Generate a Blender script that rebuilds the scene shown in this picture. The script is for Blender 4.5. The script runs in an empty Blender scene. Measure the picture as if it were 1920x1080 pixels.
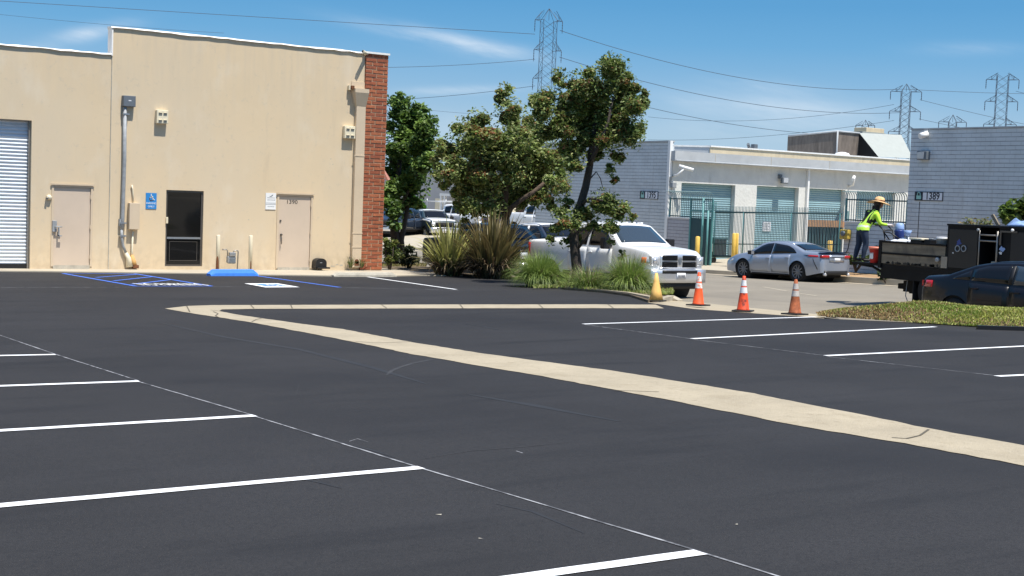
import bpy, bmesh, math, random
import numpy as np
from mathutils import Vector, Matrix, Euler
random.seed(7); RNG = np.random.default_rng(11)
C = bpy.context.scene.collection
SC = bpy.context.scene
PI = math.pi

# ---------------------------------------------------------------- camera
FPX, YAW, PITCH, ROLL, CAMH = 2582.866, 0.6112863, 0.0666074, 0.0374581, 1.55877
GX, GY = -0.0042655, -0.0233561          # fall of the ground
fw = Vector((math.sin(YAW)*math.cos(PITCH), math.cos(YAW)*math.cos(PITCH), -math.sin(PITCH)))
r0 = Vector((math.cos(YAW), -math.sin(YAW), 0)); d0 = fw.cross(r0)
rt = math.cos(ROLL)*r0 - math.sin(ROLL)*d0
dn = math.sin(ROLL)*r0 + math.cos(ROLL)*d0
CAM = Vector((0, 0, CAMH))
cd = bpy.data.cameras.new('camera'); cam = bpy.data.objects.new('camera', cd); C.objects.link(cam)
cd.sensor_width = 36; cd.lens = FPX/1920*36; cd.clip_start = 0.1; cd.clip_end = 6000
M3 = Matrix((rt, -dn, -fw)).transposed()
cam.matrix_world = Matrix.Translation(CAM) @ M3.to_4x4()
SC.camera = cam

# ---------------------------------------------------------------- world + sun + exposure
SUN_EL, SUN_AZ = math.radians(68), math.radians(171)     # azimuth clockwise from +Y
SC.view_settings.view_transform = 'Standard'; SC.view_settings.look = 'None'
SC.view_settings.exposure = 0.51; SC.view_settings.gamma = 1.0
W = bpy.data.worlds.new('World'); SC.world = W; W.use_nodes = True
nt = W.node_tree; nd = nt.nodes; lk = nt.links
bg = nd['Background']; bg.inputs['Strength'].default_value = 0.122
sky = nd.new('ShaderNodeTexSky'); sky.sky_type = 'NISHITA'; sky.sun_disc = False
sky.sun_elevation = SUN_EL; sky.sun_rotation = SUN_AZ
sky.altitude = 50; sky.air_density = 1.0; sky.dust_density = 0.35; sky.ozone_density = 2.2
def wmath(op, a, b=None, clamp=False):
    n = nd.new('ShaderNodeMath'); n.operation = op; n.use_clamp = clamp
    for i, v in enumerate((a, b)):
        if v is None: continue
        if isinstance(v, (int, float)): n.inputs[i].default_value = v
        else: lk.new(v, n.inputs[i])
    return n.outputs[0]
tc = nd.new('ShaderNodeTexCoord'); sep = nd.new('ShaderNodeSeparateXYZ'); lk.new(tc.outputs['Generated'], sep.inputs[0])
az = wmath('ARCTAN2', sep.outputs[0], sep.outputs[1]); el = wmath('ARCSINE', sep.outputs[2])
comb = nd.new('ShaderNodeCombineXYZ')
lk.new(wmath('MULTIPLY', az, 9.0), comb.inputs[0]); lk.new(wmath('MULTIPLY', wmath('ADD', el, wmath('MULTIPLY', az, 0.16)), 48.0), comb.inputs[1])
noi = nd.new('ShaderNodeTexNoise'); noi.inputs['Scale'].default_value = 1.0; noi.inputs['Detail'].default_value = 6; noi.inputs['Roughness'].default_value = 0.62
lk.new(comb.outputs[0], noi.inputs['Vector'])
def wisp(a0, e0, la, le, tilt, amp):
    u = wmath('SUBTRACT', az, a0); v = wmath('SUBTRACT', wmath('SUBTRACT', el, e0), wmath('MULTIPLY', u, tilt))
    q = wmath('ADD', wmath('POWER', wmath('ABSOLUTE', wmath('DIVIDE', u, la)), 2), wmath('POWER', wmath('ABSOLUTE', wmath('DIVIDE', v, le)), 2))
    return wmath('MULTIPLY', wmath('EXPONENT', wmath('MULTIPLY', q, -1.0)), amp)
def azel(px, py):
    v = (fw + rt*(px-960)/FPX + dn*(py-540)/FPX).normalized()
    return math.atan2(v.x, v.y), math.asin(v.z)
acc = None
for (x0, y0, x1, y1, th, amp) in [(660,40,1010,108,15,1.25),(60,85,260,42,14,1.0),(1330,150,1560,175,14,.55),(1200,185,1690,215,22,.75),(740,172,1010,165,8,.8),(1700,92,1940,92,12,.4),(1240,235,1690,240,24,.6),(740,230,1000,240,24,.5),(860,95,1000,100,14,.6)]:
    a0, e0 = azel(x0, y0); a1, e1 = azel(x1, y1)
    w_ = wisp((a0+a1)/2, (e0+e1)/2, abs(a1-a0)*.42, th/FPX, (e1-e0)/(a1-a0), amp)
    acc = w_ if acc is None else wmath('ADD', acc, w_)
streak = wmath('MULTIPLY', wmath('SUBTRACT', noi.outputs['Fac'], 0.30), 2.3, True)
cl = wmath('MULTIPLY', wmath('MULTIPLY', acc, streak), 0.52, True)
hs = nd.new('ShaderNodeHueSaturation'); hs.inputs['Saturation'].default_value = 1.12; hs.inputs['Value'].default_value = 1.0
lk.new(sky.outputs[0], hs.inputs['Color'])
ramp = nd.new('ShaderNodeValToRGB'); lk.new(wmath('DIVIDE', el, math.radians(40), True), ramp.inputs[0])
SK = 1/(0.122*2**0.51)
SKY = [(0,(.50,.66,.78)),(.068,(.405,.59,.755)),(.115,(.27,.50,.74)),(.16,(.163,.42,.712)),(.20,(.118,.365,.67)),(.36,(.09,.30,.60)),(1,(.06,.22,.52))]
for i_, (pos, c_) in enumerate(SKY):
    e_ = ramp.color_ramp.elements[0] if i_ == 0 else (ramp.color_ramp.elements[-1] if i_ == len(SKY)-1 else ramp.color_ramp.elements.new(pos))
    e_.position = pos; e_.color = (*[v*SK/8 for v in c_], 1)
vm = nd.new('ShaderNodeVectorMath'); vm.operation = 'SCALE'; vm.inputs['Scale'].default_value = 8; lk.new(ramp.outputs[0], vm.inputs[0])
lowsky = nd.new('ShaderNodeMix'); lowsky.data_type = 'RGBA'
mrs = nd.new('ShaderNodeMapRange'); mrs.inputs['From Min'].default_value = math.radians(20); mrs.inputs['From Max'].default_value = math.radians(45); mrs.inputs['To Min'].default_value = 1; mrs.inputs['To Max'].default_value = 0
lk.new(el, mrs.inputs[0]); lk.new(mrs.outputs[0], lowsky.inputs['Factor']); lk.new(hs.outputs[0], lowsky.inputs[6]); lk.new(vm.outputs[0], lowsky.inputs[7])
mx = nd.new('ShaderNodeMix'); mx.data_type = 'RGBA'
lk.new(cl, mx.inputs['Factor']); lk.new(lowsky.outputs[2], mx.inputs[6]); mx.inputs[7].default_value = (5.3, 5.65, 6.0, 1)
lk.new(mx.outputs[2], bg.inputs['Color'])
sd = bpy.data.lights.new('sun', 'SUN'); sd.energy = 4.6; sd.angle = math.radians(0.53); sd.color = (1.0, 0.955, 0.88)
sun = bpy.data.objects.new('sun', sd); C.objects.link(sun)
sv = Vector((math.sin(SUN_AZ)*math.cos(SUN_EL), math.cos(SUN_AZ)*math.cos(SUN_EL), math.sin(SUN_EL)))
sun.rotation_euler = (-sv).to_track_quat('-Z', 'Y').to_euler(); sun.location = (0, 0, 60)

# ---------------------------------------------------------------- where things stand
def gz(x, y):
    yy = y if y < 50 else 50 + .3*(y-50)
    xx = x if x < 60 else 60
    return GX*xx + GY*yy
def street_z(x, y):                       # crowned street surface
    return gz(x, y) + float(np.interp(x, [20, 22, 24, 31, 38.8, 40], [-.30, -.33, -.34, -.2, -.2, -.2]))
def pad(x, y):                      # ground beyond the far kerb
    return gz(x, y) - .04 + min(max(0, x-39.5), 8)*.055
def ray(px, py): return fw + rt*((px-960)/FPX) + dn*((py-540)/FPX)
def G(px, py, dz=0.0):
    v = ray(px, py); t = (dz-CAMH)/(v.z-GX*v.x-GY*v.y); return CAM + v*t
def WY(px, py, y): v = ray(px, py); return CAM + v*(y/v.y)
def WX(px, py, x): v = ray(px, py); return CAM + v*(x/v.x)
def DP(px, py, z): return CAM + ray(px, py)*z

# ---------------------------------------------------------------- materials
def mat(name, col, rough=0.6, metal=0.0, var=0.0, scale=3.0, bump=0.0, bscale=40.0, coat=0.0, spec=0.5, var2=None, streak=False, stretch=(1,1,1)):
    m = bpy.data.materials.new(name); m.use_nodes = True
    t = m.node_tree; b = t.nodes['Principled BSDF']
    b.inputs['Base Color'].default_value = (*col, 1); b.inputs['Roughness'].default_value = rough
    b.inputs['Metallic'].default_value = metal; b.inputs['Coat Weight'].default_value = coat
    b.inputs['Specular IOR Level'].default_value = spec; b.inputs['Coat Roughness'].default_value = .05
    if var or bump:
        tcn = t.nodes.new('ShaderNodeTexCoord'); mp = t.nodes.new('ShaderNodeMapping'); mp.inputs['Scale'].default_value = stretch
        t.links.new(tcn.outputs['Object'], mp.inputs[0])
    if var:
        n = t.nodes.new('ShaderNodeTexNoise'); n.inputs['Scale'].default_value = scale; n.inputs['Detail'].default_value = 8; n.inputs['Roughness'].default_value = .65
        t.links.new(mp.outputs[0], n.inputs['Vector'])
        cr = t.nodes.new('ShaderNodeValToRGB')
        lo = tuple(max(0, c*(1-var)) for c in col); hi = var2 or tuple(min(1, c*(1+var)) for c in col)
        cr.color_ramp.elements[0].position = .3; cr.color_ramp.elements[1].position = .7
        cr.color_ramp.elements[0].color = (*lo, 1); cr.color_ramp.elements[1].color = (*hi, 1)
        t.links.new(n.outputs['Fac'], cr.inputs[0]); t.links.new(cr.outputs[0], b.inputs['Base Color'])
    if bump:
        n2 = t.nodes.new('ShaderNodeTexNoise'); n2.inputs['Scale'].default_value = bscale; n2.inputs['Detail'].default_value = 5
        t.links.new(mp.outputs[0], n2.inputs['Vector'])
        bp = t.nodes.new('ShaderNodeBump'); bp.inputs['Strength'].default_value = bump; bp.inputs['Distance'].default_value = .02
        t.links.new(n2.outputs['Fac'], bp.inputs['Height']); t.links.new(bp.outputs[0], b.inputs['Normal'])
    return m
def leaf_mat(name, transl=0.25, rough=.45):
    m = bpy.data.materials.new(name); m.use_nodes = True; t = m.node_tree; b = t.nodes['Principled BSDF']
    a = t.nodes.new('ShaderNodeAttribute'); a.attribute_name = 'leafcol'
    t.links.new(a.outputs['Color'], b.inputs['Base Color']); b.inputs['Roughness'].default_value = rough
    tr = t.nodes.new('ShaderNodeBsdfTranslucent'); t.links.new(a.outputs['Color'], tr.inputs['Color'])
    ms = t.nodes.new('ShaderNodeMixShader'); ms.inputs[0].default_value = transl
    t.links.new(b.outputs[0], ms.inputs[1]); t.links.new(tr.outputs[0], ms.inputs[2])
    t.links.new(ms.outputs[0], t.nodes['Material Output'].inputs['Surface'])
    return m
def add_layer(m, col, scale, lo, hi, amount, stretch=(1,1,1), detail=6, rough=None):
    """a second, blotchy tone (dirt, wear, patches) over a material's base colour"""
    t = m.node_tree; b = t.nodes['Principled BSDF']; inp = b.inputs['Base Color']
    tcn = t.nodes.new('ShaderNodeTexCoord'); mp = t.nodes.new('ShaderNodeMapping'); mp.inputs['Scale'].default_value = stretch
    t.links.new(tcn.outputs['Object'], mp.inputs[0])
    n = t.nodes.new('ShaderNodeTexNoise'); n.inputs['Scale'].default_value = scale; n.inputs['Detail'].default_value = detail; n.inputs['Roughness'].default_value = .6
    t.links.new(mp.outputs[0], n.inputs['Vector'])
    mr = t.nodes.new('ShaderNodeMapRange'); mr.inputs['From Min'].default_value = lo; mr.inputs['From Max'].default_value = hi; mr.inputs['To Max'].default_value = amount
    t.links.new(n.outputs['Fac'], mr.inputs[0])
    x = t.nodes.new('ShaderNodeMix'); x.data_type = 'RGBA'
    t.links.new(mr.outputs[0], x.inputs['Factor'])
    if inp.is_linked: t.links.new(inp.links[0].from_socket, x.inputs[6])
    else: x.inputs[6].default_value = inp.default_value
    x.inputs[7].default_value = (*col, 1)
    t.links.new(x.outputs[2], inp)
    return m
def brickwall(name, c1, c2, mortar, bw, rh, ms, bump=.6, axis='YZ', var=.0):
    m = bpy.data.materials.new(name); m.use_nodes = True; t = m.node_tree; b = t.nodes['Principled BSDF']
    tcn = t.nodes.new('ShaderNodeTexCoord'); sp = t.nodes.new('ShaderNodeSeparateXYZ'); cb = t.nodes.new('ShaderNodeCombineXYZ')
    t.links.new(tcn.outputs['Object'], sp.inputs[0])
    ad = t.nodes.new('ShaderNodeMath'); ad.operation = 'ADD'; t.links.new(sp.outputs[0], ad.inputs[0]); t.links.new(sp.outputs[1], ad.inputs[1])
    t.links.new(ad.outputs[0], cb.inputs[0]); t.links.new(sp.outputs[2], cb.inputs[1])
    br = t.nodes.new('ShaderNodeTexBrick'); t.links.new(cb.outputs[0], br.inputs['Vector'])
    br.inputs['Color1'].default_value = (*c1, 1); br.inputs['Color2'].default_value = (*c2, 1); br.inputs['Mortar'].default_value = (*mortar, 1)
    br.inputs['Scale'].default_value = 1; br.inputs['Mortar Size'].default_value = ms; br.inputs['Brick Width'].default_value = bw; br.inputs['Row Height'].default_value = rh
    br.inputs['Mortar Smooth'].default_value = .35
    b2 = t.nodes.new('ShaderNodeTexBrick'); t.links.new(cb.outputs[0], b2.inputs['Vector'])      # bed joints: deeper than the upright ones
    b2.inputs['Color1'].default_value = b2.inputs['Color2'].default_value = (1,1,1,1); b2.inputs['Mortar'].default_value = (.47,.48,.50,1)
    b2.inputs['Scale'].default_value = 1; b2.inputs['Mortar Size'].default_value = ms*1.25; b2.inputs['Brick Width'].default_value = 300; b2.inputs['Row Height'].default_value = rh; b2.inputs['Mortar Smooth'].default_value = .4
    n = t.nodes.new('ShaderNodeTexNoise'); n.inputs['Scale'].default_value = 1.2; n.inputs['Detail'].default_value = 8; t.links.new(tcn.outputs['Object'], n.inputs['Vector'])
    x2 = t.nodes.new('ShaderNodeMix'); x2.data_type = 'RGBA'; x2.blend_type = 'MULTIPLY'
    n3 = t.nodes.new('ShaderNodeTexNoise'); n3.inputs['Scale'].default_value = 2.6; n3.inputs['Detail'].default_value = 4; t.links.new(tcn.outputs['Object'], n3.inputs['Vector'])
    m3 = t.nodes.new('ShaderNodeMapRange'); m3.inputs['From Min'].default_value = .3; m3.inputs['From Max'].default_value = .65; m3.inputs['To Min'].default_value = .5; t.links.new(n3.outputs['Fac'], m3.inputs[0]); t.links.new(m3.outputs[0], x2.inputs['Factor'])
    t.links.new(br.outputs['Color'], x2.inputs[6]); t.links.new(b2.outputs['Color'], x2.inputs[7])
    x = t.nodes.new('ShaderNodeMix'); x.data_type = 'RGBA'; x.blend_type = 'MULTIPLY'; x.inputs['Factor'].default_value = .55
    cr = t.nodes.new('ShaderNodeValToRGB'); cr.color_ramp.elements[0].position = .35; cr.color_ramp.elements[0].color = (.80,.79,.78,1); cr.color_ramp.elements[1].position = .65
    t.links.new(n.outputs['Fac'], cr.inputs[0]); t.links.new(x2.outputs[2], x.inputs[6]); t.links.new(cr.outputs[0], x.inputs[7])
    t.links.new(x.outputs[2], b.inputs['Base Color']); b.inputs['Roughness'].default_value = .85
    bp = t.nodes.new('ShaderNodeBump'); bp.inputs['Strength'].default_value = bump; bp.inputs['Distance'].default_value = .03; bp.invert = True
    t.links.new(br.outputs['Fac'], bp.inputs['Height']); t.links.new(bp.outputs[0], b.inputs['Normal'])
    return m

MT = {}
MT['sealcoat'] = mat('sealcoat', (.0315,.0305,.031), .8, var=.18, scale=.35, bump=.35, bscale=160, spec=.2)
add_layer(MT['sealcoat'], (.040,.039,.041), .9, .5, .75, .6, stretch=(.35,1.6,1))
add_layer(MT['sealcoat'], (.016,.016,.018), 95, .48, .62, .55, detail=3)
add_layer(MT['sealcoat'], (.052,.050,.050), 140, .56, .66, .6, detail=2)
add_layer(MT['sealcoat'], (.0195,.0195,.0215), .25, .50, .72, .8)
add_layer(MT['sealcoat'], (.0185,.0185,.020), 1.3, .54, .72, .7, stretch=(.28,1.5,1))
add_layer(MT['sealcoat'], (.0175,.0175,.019), 30, .52, .64, .5, detail=4)
add_layer(MT['sealcoat'], (.060,.058,.055), 30, .66, .74, .5, detail=3)
MT['street'] = mat('street_asphalt', (.228,.200,.155), .85, var=.14, scale=.5, bump=.4, bscale=90)
add_layer(MT['street'], (.165,.147,.118), .35, .52, .7, .6, stretch=(1.5,.25,1))
add_layer(MT['street'], (.31,.28,.23), 60, .6, .75, .6, detail=3)
MT['concrete'] = mat('concrete', (.375,.318,.224), .9, var=.12, scale=1.6, bump=.5, bscale=55)
add_layer(MT['concrete'], (.25,.205,.14), 11, .56, .72, .6, detail=7)
add_layer(MT['concrete'], (.47,.41,.31), 24, .58, .72, .5, detail=4)
add_layer(MT['concrete'], (.27,.22,.14), 2.2, .55, .75, .55)
add_layer(MT['concrete'], (.16,.13,.10), 38, .63, .72, .7, detail=3)
MT['walk'] = mat('walk_concrete', (.43,.375,.285), .85, var=.12, scale=1.1, bump=.2, bscale=60)
add_layer(MT['walk'], (.32,.27,.20), 1.3, .55, .75, .5)
MT['stopc'] = mat('stop_concrete', (.46,.42,.34), .9, var=.2, scale=5, bump=.4, bscale=50)
MT['joint'] = mat('joint_dark', (.10,.085,.06), .9)
MT['soil'] = mat('soil', (.36,.23,.12), .95, var=.3, scale=2.5, bump=.6, bscale=30)
MT['soil_dark'] = mat('soil_dark', (.13,.095,.055), .95, var=.45, scale=4, bump=.6, bscale=30)
MT['ground'] = mat('ground_earth', (.22,.19,.14), .95, var=.25, scale=.2)
MT['white_line'] = mat('white_line_paint', (.86,.86,.86), .6, var=.04, scale=8)
add_layer(MT['white_line'], (.45,.45,.46), 55, .66, .74, .55, detail=3)
MT['blue_line'] = mat('blue_line_paint', (.045,.15,.60), .6, var=.2, scale=6)
MT['old_line'] = mat('chalk_line', (.30,.30,.31), .8, var=.4, scale=5)
add_layer(MT['old_line'], (.06,.06,.065), 6, .45, .6, .9)
MT['stucco'] = mat('tan_stucco', (.675,.535,.35), .9, var=.045, scale=.55, bump=.25, bscale=70)
add_layer(MT['stucco'], (.645,.53,.37), .45, .42, .62, .8, stretch=(1,1,.5))
add_layer(MT['stucco'], (.47,.37,.25), 1.5, .60, .78, .35, stretch=(2.4,1,.35))
add_layer(MT['stucco'], (.52,.44,.33), 7, .60, .72, .35, detail=3)
add_layer(MT['stucco'], (.72,.63,.49), .9, .56, .74, .45, stretch=(1.5,1,.8))
def grime_and_bounce(m, col, z0, z1, amount, scale, stretch):
    """splash dirt with painted bounce warmth, or run-off: noise whose strength dies out between heights z0 and z1"""
    t = m.node_tree; b = t.nodes['Principled BSDF']; inp = b.inputs['Base Color']
    tcn = t.nodes.new('ShaderNodeTexCoord'); mp = t.nodes.new('ShaderNodeMapping'); mp.inputs['Scale'].default_value = stretch; t.links.new(tcn.outputs['Object'], mp.inputs[0])
    n = t.nodes.new('ShaderNodeTexNoise'); n.inputs['Scale'].default_value = scale; n.inputs['Detail'].default_value = 7; t.links.new(mp.outputs[0], n.inputs['Vector'])
    sp = t.nodes.new('ShaderNodeSeparateXYZ'); t.links.new(tcn.outputs['Object'], sp.inputs[0])
    a = t.nodes.new('ShaderNodeMapRange'); a.inputs['From Min'].default_value = z0; a.inputs['From Max'].default_value = z1; t.links.new(sp.outputs[2], a.inputs[0])
    q = t.nodes.new('ShaderNodeMapRange'); q.inputs['From Min'].default_value = .42; q.inputs['From Max'].default_value = .68; q.inputs['To Max'].default_value = amount; t.links.new(n.outputs['Fac'], q.inputs[0])
    k = t.nodes.new('ShaderNodeMath'); k.operation = 'MULTIPLY'; t.links.new(a.outputs[0], k.inputs[0]); t.links.new(q.outputs[0], k.inputs[1])
    x = t.nodes.new('ShaderNodeMix'); x.data_type = 'RGBA'; t.links.new(k.outputs[0], x.inputs['Factor']); t.links.new(inp.links[0].from_socket, x.inputs[6]); x.inputs[7].default_value = (*col, 1); t.links.new(x.outputs[2], inp)
grime_and_bounce(MT['stucco'], (.40,.30,.19), .05, -.95, .40, 5, (1,1,.8))  # wall foot: splash dirt, with warm bounce light painted into its orange tint
grime_and_bounce(MT['stucco'], (.52,.44,.34), 3.4, 5.9, .30, 2.2, (3.2,1,.22))
MT['tan_paint'] = mat('tan_paint', (.61,.49,.345), .55, var=.04, scale=2)
MT['door_paint'] = mat('door_paint', (.60,.485,.37), .5, var=.04, scale=1.5)
MT['cream'] = mat('cream_paint', (.74,.66,.48), .5, var=.06, scale=4)
MT['white'] = mat('white_paint', (.80,.80,.78), .5, var=.06, scale=3)
MT['capwhite'] = mat('cap_white', (.82,.80,.75), .6, var=.12, scale=3)
MT['gap'] = mat('gap_dark', (.012,.012,.012), .9)
MT['elec'] = mat('grey_enamel', (.13,.15,.17), .5, var=.1, scale=5)
MT['pipe'] = mat('galvanised', (.30,.315,.325), .6, .1, var=.2, scale=8)
MT['steel'] = mat('steel', (.45,.46,.47), .35, .8)
MT['rust'] = mat('rust', (.17,.065,.025), .9, var=.5, scale=14)
MT['rollsteel'] = mat('roll_steel', (.66,.70,.73), .38, .15, var=.06, scale=2)
MT['darkglass'] = mat('dark_glass', (.008,.008,.008), .05, spec=.35)
MT['alu'] = mat('bronze_alu', (.13,.115,.10), .4, .5)
MT['alu_light'] = mat('alu_light', (.30,.28,.25), .4, .5)
MT['black'] = mat('black_plastic', (.012,.012,.013), .45)
MT['blacksteel'] = mat('black_steel', (.008,.008,.0085), .6, var=.3, scale=3, spec=.22)
MT['mortar'] = mat('mortar', (.40,.25,.155), .95, var=.2, scale=9)
MT['block'] = brickwall('blue_grey_block', (.63,.67,.69), (.60,.64,.66), (.555,.59,.61), .41, .152, .012, bump=.6)
add_layer(MT['block'], (.40,.40,.39), 1.1, .60, .76, .6, stretch=(1.6,1.6,.22))
MT['block_dark'] = brickwall('violet_grey_block', (.46,.455,.485), (.43,.425,.455), (.39,.385,.41), .41, .152, .012, bump=.6)
MT['baywall'] = mat('bay_stucco', (.66,.66,.62), .9, var=.07, scale=1.6, bump=.8, bscale=9)
add_layer(MT['baywall'], (.45,.44,.40), 1.2, .56, .76, .5, stretch=(2,2,.5))
MT['fascia'] = mat('fascia_grey', (.44,.46,.47), .8, var=.1, scale=1.5)
MT['beige'] = mat('beige_parapet', (.60,.50,.34), .85, var=.12, scale=1.2, stretch=(2,2,.6))
add_layer(MT['beige'], (.36,.28,.18), 2.0, .58, .76, .5, stretch=(2,2,.3))
MT['brownwood'] = mat('weathered_sheet', (.17,.14,.115), .9, var=.35, scale=2.4, stretch=(3,3,.5))
MT['sheet'] = mat('pale_sheet', (.38,.40,.365), .5, var=.05, scale=1, stretch=(4,4,.4))
MT['teal_door'] = mat('teal_shutter', (.255,.40,.44), .5, var=.08, scale=1)
MT['teal'] = mat('teal_steel', (.10,.27,.265), .5, var=.15, scale=4)
MT['teal_dark'] = mat('dark_teal', (.03,.085,.095), .6)
MT['picket'] = mat('picket_teal', (.16,.25,.26), .5)
MT['yellow'] = mat('bollard_yellow', (.72,.47,.09), .55, var=.12, scale=5)
MT['signblack'] = mat('sign_black', (.012,.016,.03), .4)
MT['signwhite'] = mat('sign_white', (.72,.74,.78), .5)
MT['signblue'] = mat('sign_blue', (.03,.23,.56), .45)
MT['signgreen'] = mat('sign_mint', (.30,.56,.50), .5)
MT['pylon'] = mat('pylon_steel', (.055,.07,.10), .7, .0)
MT['wire'] = mat('wire_metal', (.07,.09,.12), .7)
MT['farwall'] = mat('far_grey_wall', (.42,.42,.43), .9, var=.06, scale=.6)
MT['bark'] = mat('bark', (.10,.07,.05), .95, var=.45, scale=9, bump=1.0, bscale=25)
MT['bark_dark'] = mat('bark_dark', (.045,.035,.028), .95, var=.4, scale=9, bump=1.0, bscale=25)
MT['leaf'] = leaf_mat('leaf', .35, .58)
MT['blade'] = leaf_mat('blade', .25, .5)
MT['whitepaint'] = mat('white_car_paint', (.82,.82,.81), .3, coat=.6)
MT['silverpaint'] = mat('silver_car_paint', (.36,.40,.47), .32, .45, coat=.8)
MT['blackpaint'] = mat('black_car_paint', (.006,.0065,.009), .3, coat=.22, spec=.3)
MT['navypaint'] = mat('navy_car_paint', (.02,.03,.05), .3, coat=.7)
MT['greenpaint'] = mat('dark_green_paint', (.03,.05,.055), .35, coat=.5)
MT['maroonpaint'] = mat('maroon_paint', (.06,.015,.013), .35, coat=.5)
MT['glass'] = mat('tinted_glass', (.008,.009,.011), .05, spec=.4)
MT['windscreen'] = mat('windscreen_glass', (.035,.05,.065), .04, spec=.9)
MT['chrome'] = mat('chrome', (.80,.81,.83), .28, .75)
MT['tyre'] = mat('tyre', (.014,.014,.014), .85)
MT['alloy'] = mat('alloy', (.42,.43,.44), .35, .25)
MT['alloy_dark'] = mat('alloy_dark', (.20,.205,.215), .4, .2)
MT['redlamp'] = mat('red_lamp', (.45,.012,.015), .2, coat=.5)
MT['lamp'] = mat('clear_lamp', (.62,.64,.66), .12, .3, coat=.7)
MT['amber'] = mat('amber_lamp', (.75,.17,.04), .25, coat=.5)
MT['plate'] = mat('number_plate', (.75,.75,.76), .5)
MT['trim'] = mat('black_trim', (.012,.012,.013), .55)
MT['orange'] = mat('cone_orange', (.90,.105,.02), .55, var=.12, scale=6)
MT['orange_dirty'] = mat('cone_orange_dirty', (.36,.10,.035), .75, var=.55, scale=9)
MT['orange_worn'] = mat('cone_orange_worn', (.80,.08,.02), .6, var=.2, scale=6)
add_layer(MT['orange_worn'], (.12,.02,.012), 9, .5, .62, .9)
MT['band'] = mat('reflective_band', (.80,.78,.76), .4, var=.08, scale=14)
MT['band_worn'] = mat('reflective_band_worn', (.78,.74,.70), .5, var=.1, scale=10)
add_layer(MT['band_worn'], (.75,.22,.10), 14, .52, .6, .8)
MT['band_dirty'] = mat('reflective_band_dirty', (.50,.45,.40), .6, var=.25, scale=12)
MT['yellow_cone'] = mat('faded_yellow', (.80,.48,.14), .65, var=.08, scale=6)
MT['rubber'] = mat('rubber_base', (.016,.015,.014), .8, var=.3, scale=10)
MT['board'] = mat('grey_timber', (.21,.172,.12), .85, var=.3, scale=2.2, stretch=(4,.5,4))
add_layer(MT['board'], (.08,.07,.06), 3.0, .52, .7, .7, stretch=(1,1,.6))
MT['skin'] = mat('skin', (.38,.20,.13), .6)
MT['denim'] = mat('denim', (.018,.032,.062), .9, var=.35, scale=10)
MT['lime'] = mat('lime_cloth', (.52,.88,.06), .85, var=.12, scale=8)
MT['vest'] = mat('hi_vis_vest', (.56,.92,.10), .8, var=.05, scale=8)
MT['vestband'] = mat('vest_band', (.70,.74,.62), .5)
MT['vestblack'] = mat('vest_black', (.012,.014,.014), .9)
MT['straw'] = mat('straw', (.78,.50,.24), .85, var=.18, scale=20, bump=.4, bscale=90)
MT['hatband'] = mat('hat_band', (.16,.055,.02), .8)
MT['glove'] = mat('work_glove', (.62,.55,.52), .8)
MT['boot'] = mat('boot_leather', (.02,.017,.015), .7)
MT['bucket_red'] = mat('bucket_red', (.50,.03,.03), .5, var=.2, scale=10)
MT['machine_blue'] = mat('machine_blue', (.03,.06,.24), .4)
MT['paleblue'] = mat('pale_blue_plastic', (.28,.40,.66), .5)
MT['wstop_blue'] = mat('kerb_blue', (.06,.25,.80), .6, var=.1, scale=6)
MT['grass_a'] = MT['blade']

# ---------------------------------------------------------------- mesh helpers
def obj(name, bm, m=None, parent=None, smooth=False, loc=None):
    me = bpy.data.meshes.new(name)
    if isinstance(bm, bmesh.types.BMesh):
        bmesh.ops.recalc_face_normals(bm, faces=bm.faces) if getattr(bm, '_rc', False) else None
        bm.to_mesh(me); bm.free()
    else:
        me.from_pydata(bm[0], [], bm[1]); me.update()
    o = bpy.data.objects.new(name, me); C.objects.link(o)
    if m is not None:
        for q in (m if isinstance(m, (list, tuple)) else [m]): me.materials.append(q)
    if parent is not None: o.parent = parent
    if loc is not None: o.location = loc
    if smooth: me.polygons.foreach_set('use_smooth', [True]*len(me.polygons))
    return o
def tag(o, label, cat, group=None):
    o['label'] = label; o['category'] = cat
    if group: o['group'] = group
    return o
def struct(o): o['kind'] = 'structure'; return o
def stuff(o): o['kind'] = 'stuff'; return o
def thing(name, label, cat, loc=(0,0,0), rz=0, group=None, tilt=False):
    o = bpy.data.objects.new(name, None); C.objects.link(o); o.empty_display_size = .2
    if tilt:
        n = Vector((-GX, -GY, 1)).normalized()
        q = Vector((0,0,1)).rotation_difference(n)
        o.rotation_mode = 'QUATERNION'; o.rotation_quaternion = q @ Euler((0,0,rz)).to_quaternion()
    else: o.rotation_euler = (0,0,rz)
    o.location = loc
    return tag(o, label, cat, group)
def dup(root, loc, rz, label, group=None):
    r = root.copy(); C.objects.link(r); r.location = loc
    if r.rotation_mode == 'QUATERNION':
        n = Vector((-GX, -GY, 1)).normalized(); r.rotation_quaternion = Vector((0,0,1)).rotation_difference(n) @ Euler((0,0,rz)).to_quaternion()
    else: r.rotation_euler = (0,0,rz)
    r['label'] = label
    if group: r['group'] = group
    for ch in list(root.children):
        c = ch.copy(); C.objects.link(c); c.parent = r
        for g in ch.children:
            d = g.copy(); C.objects.link(d); d.parent = c
    return r
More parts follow.
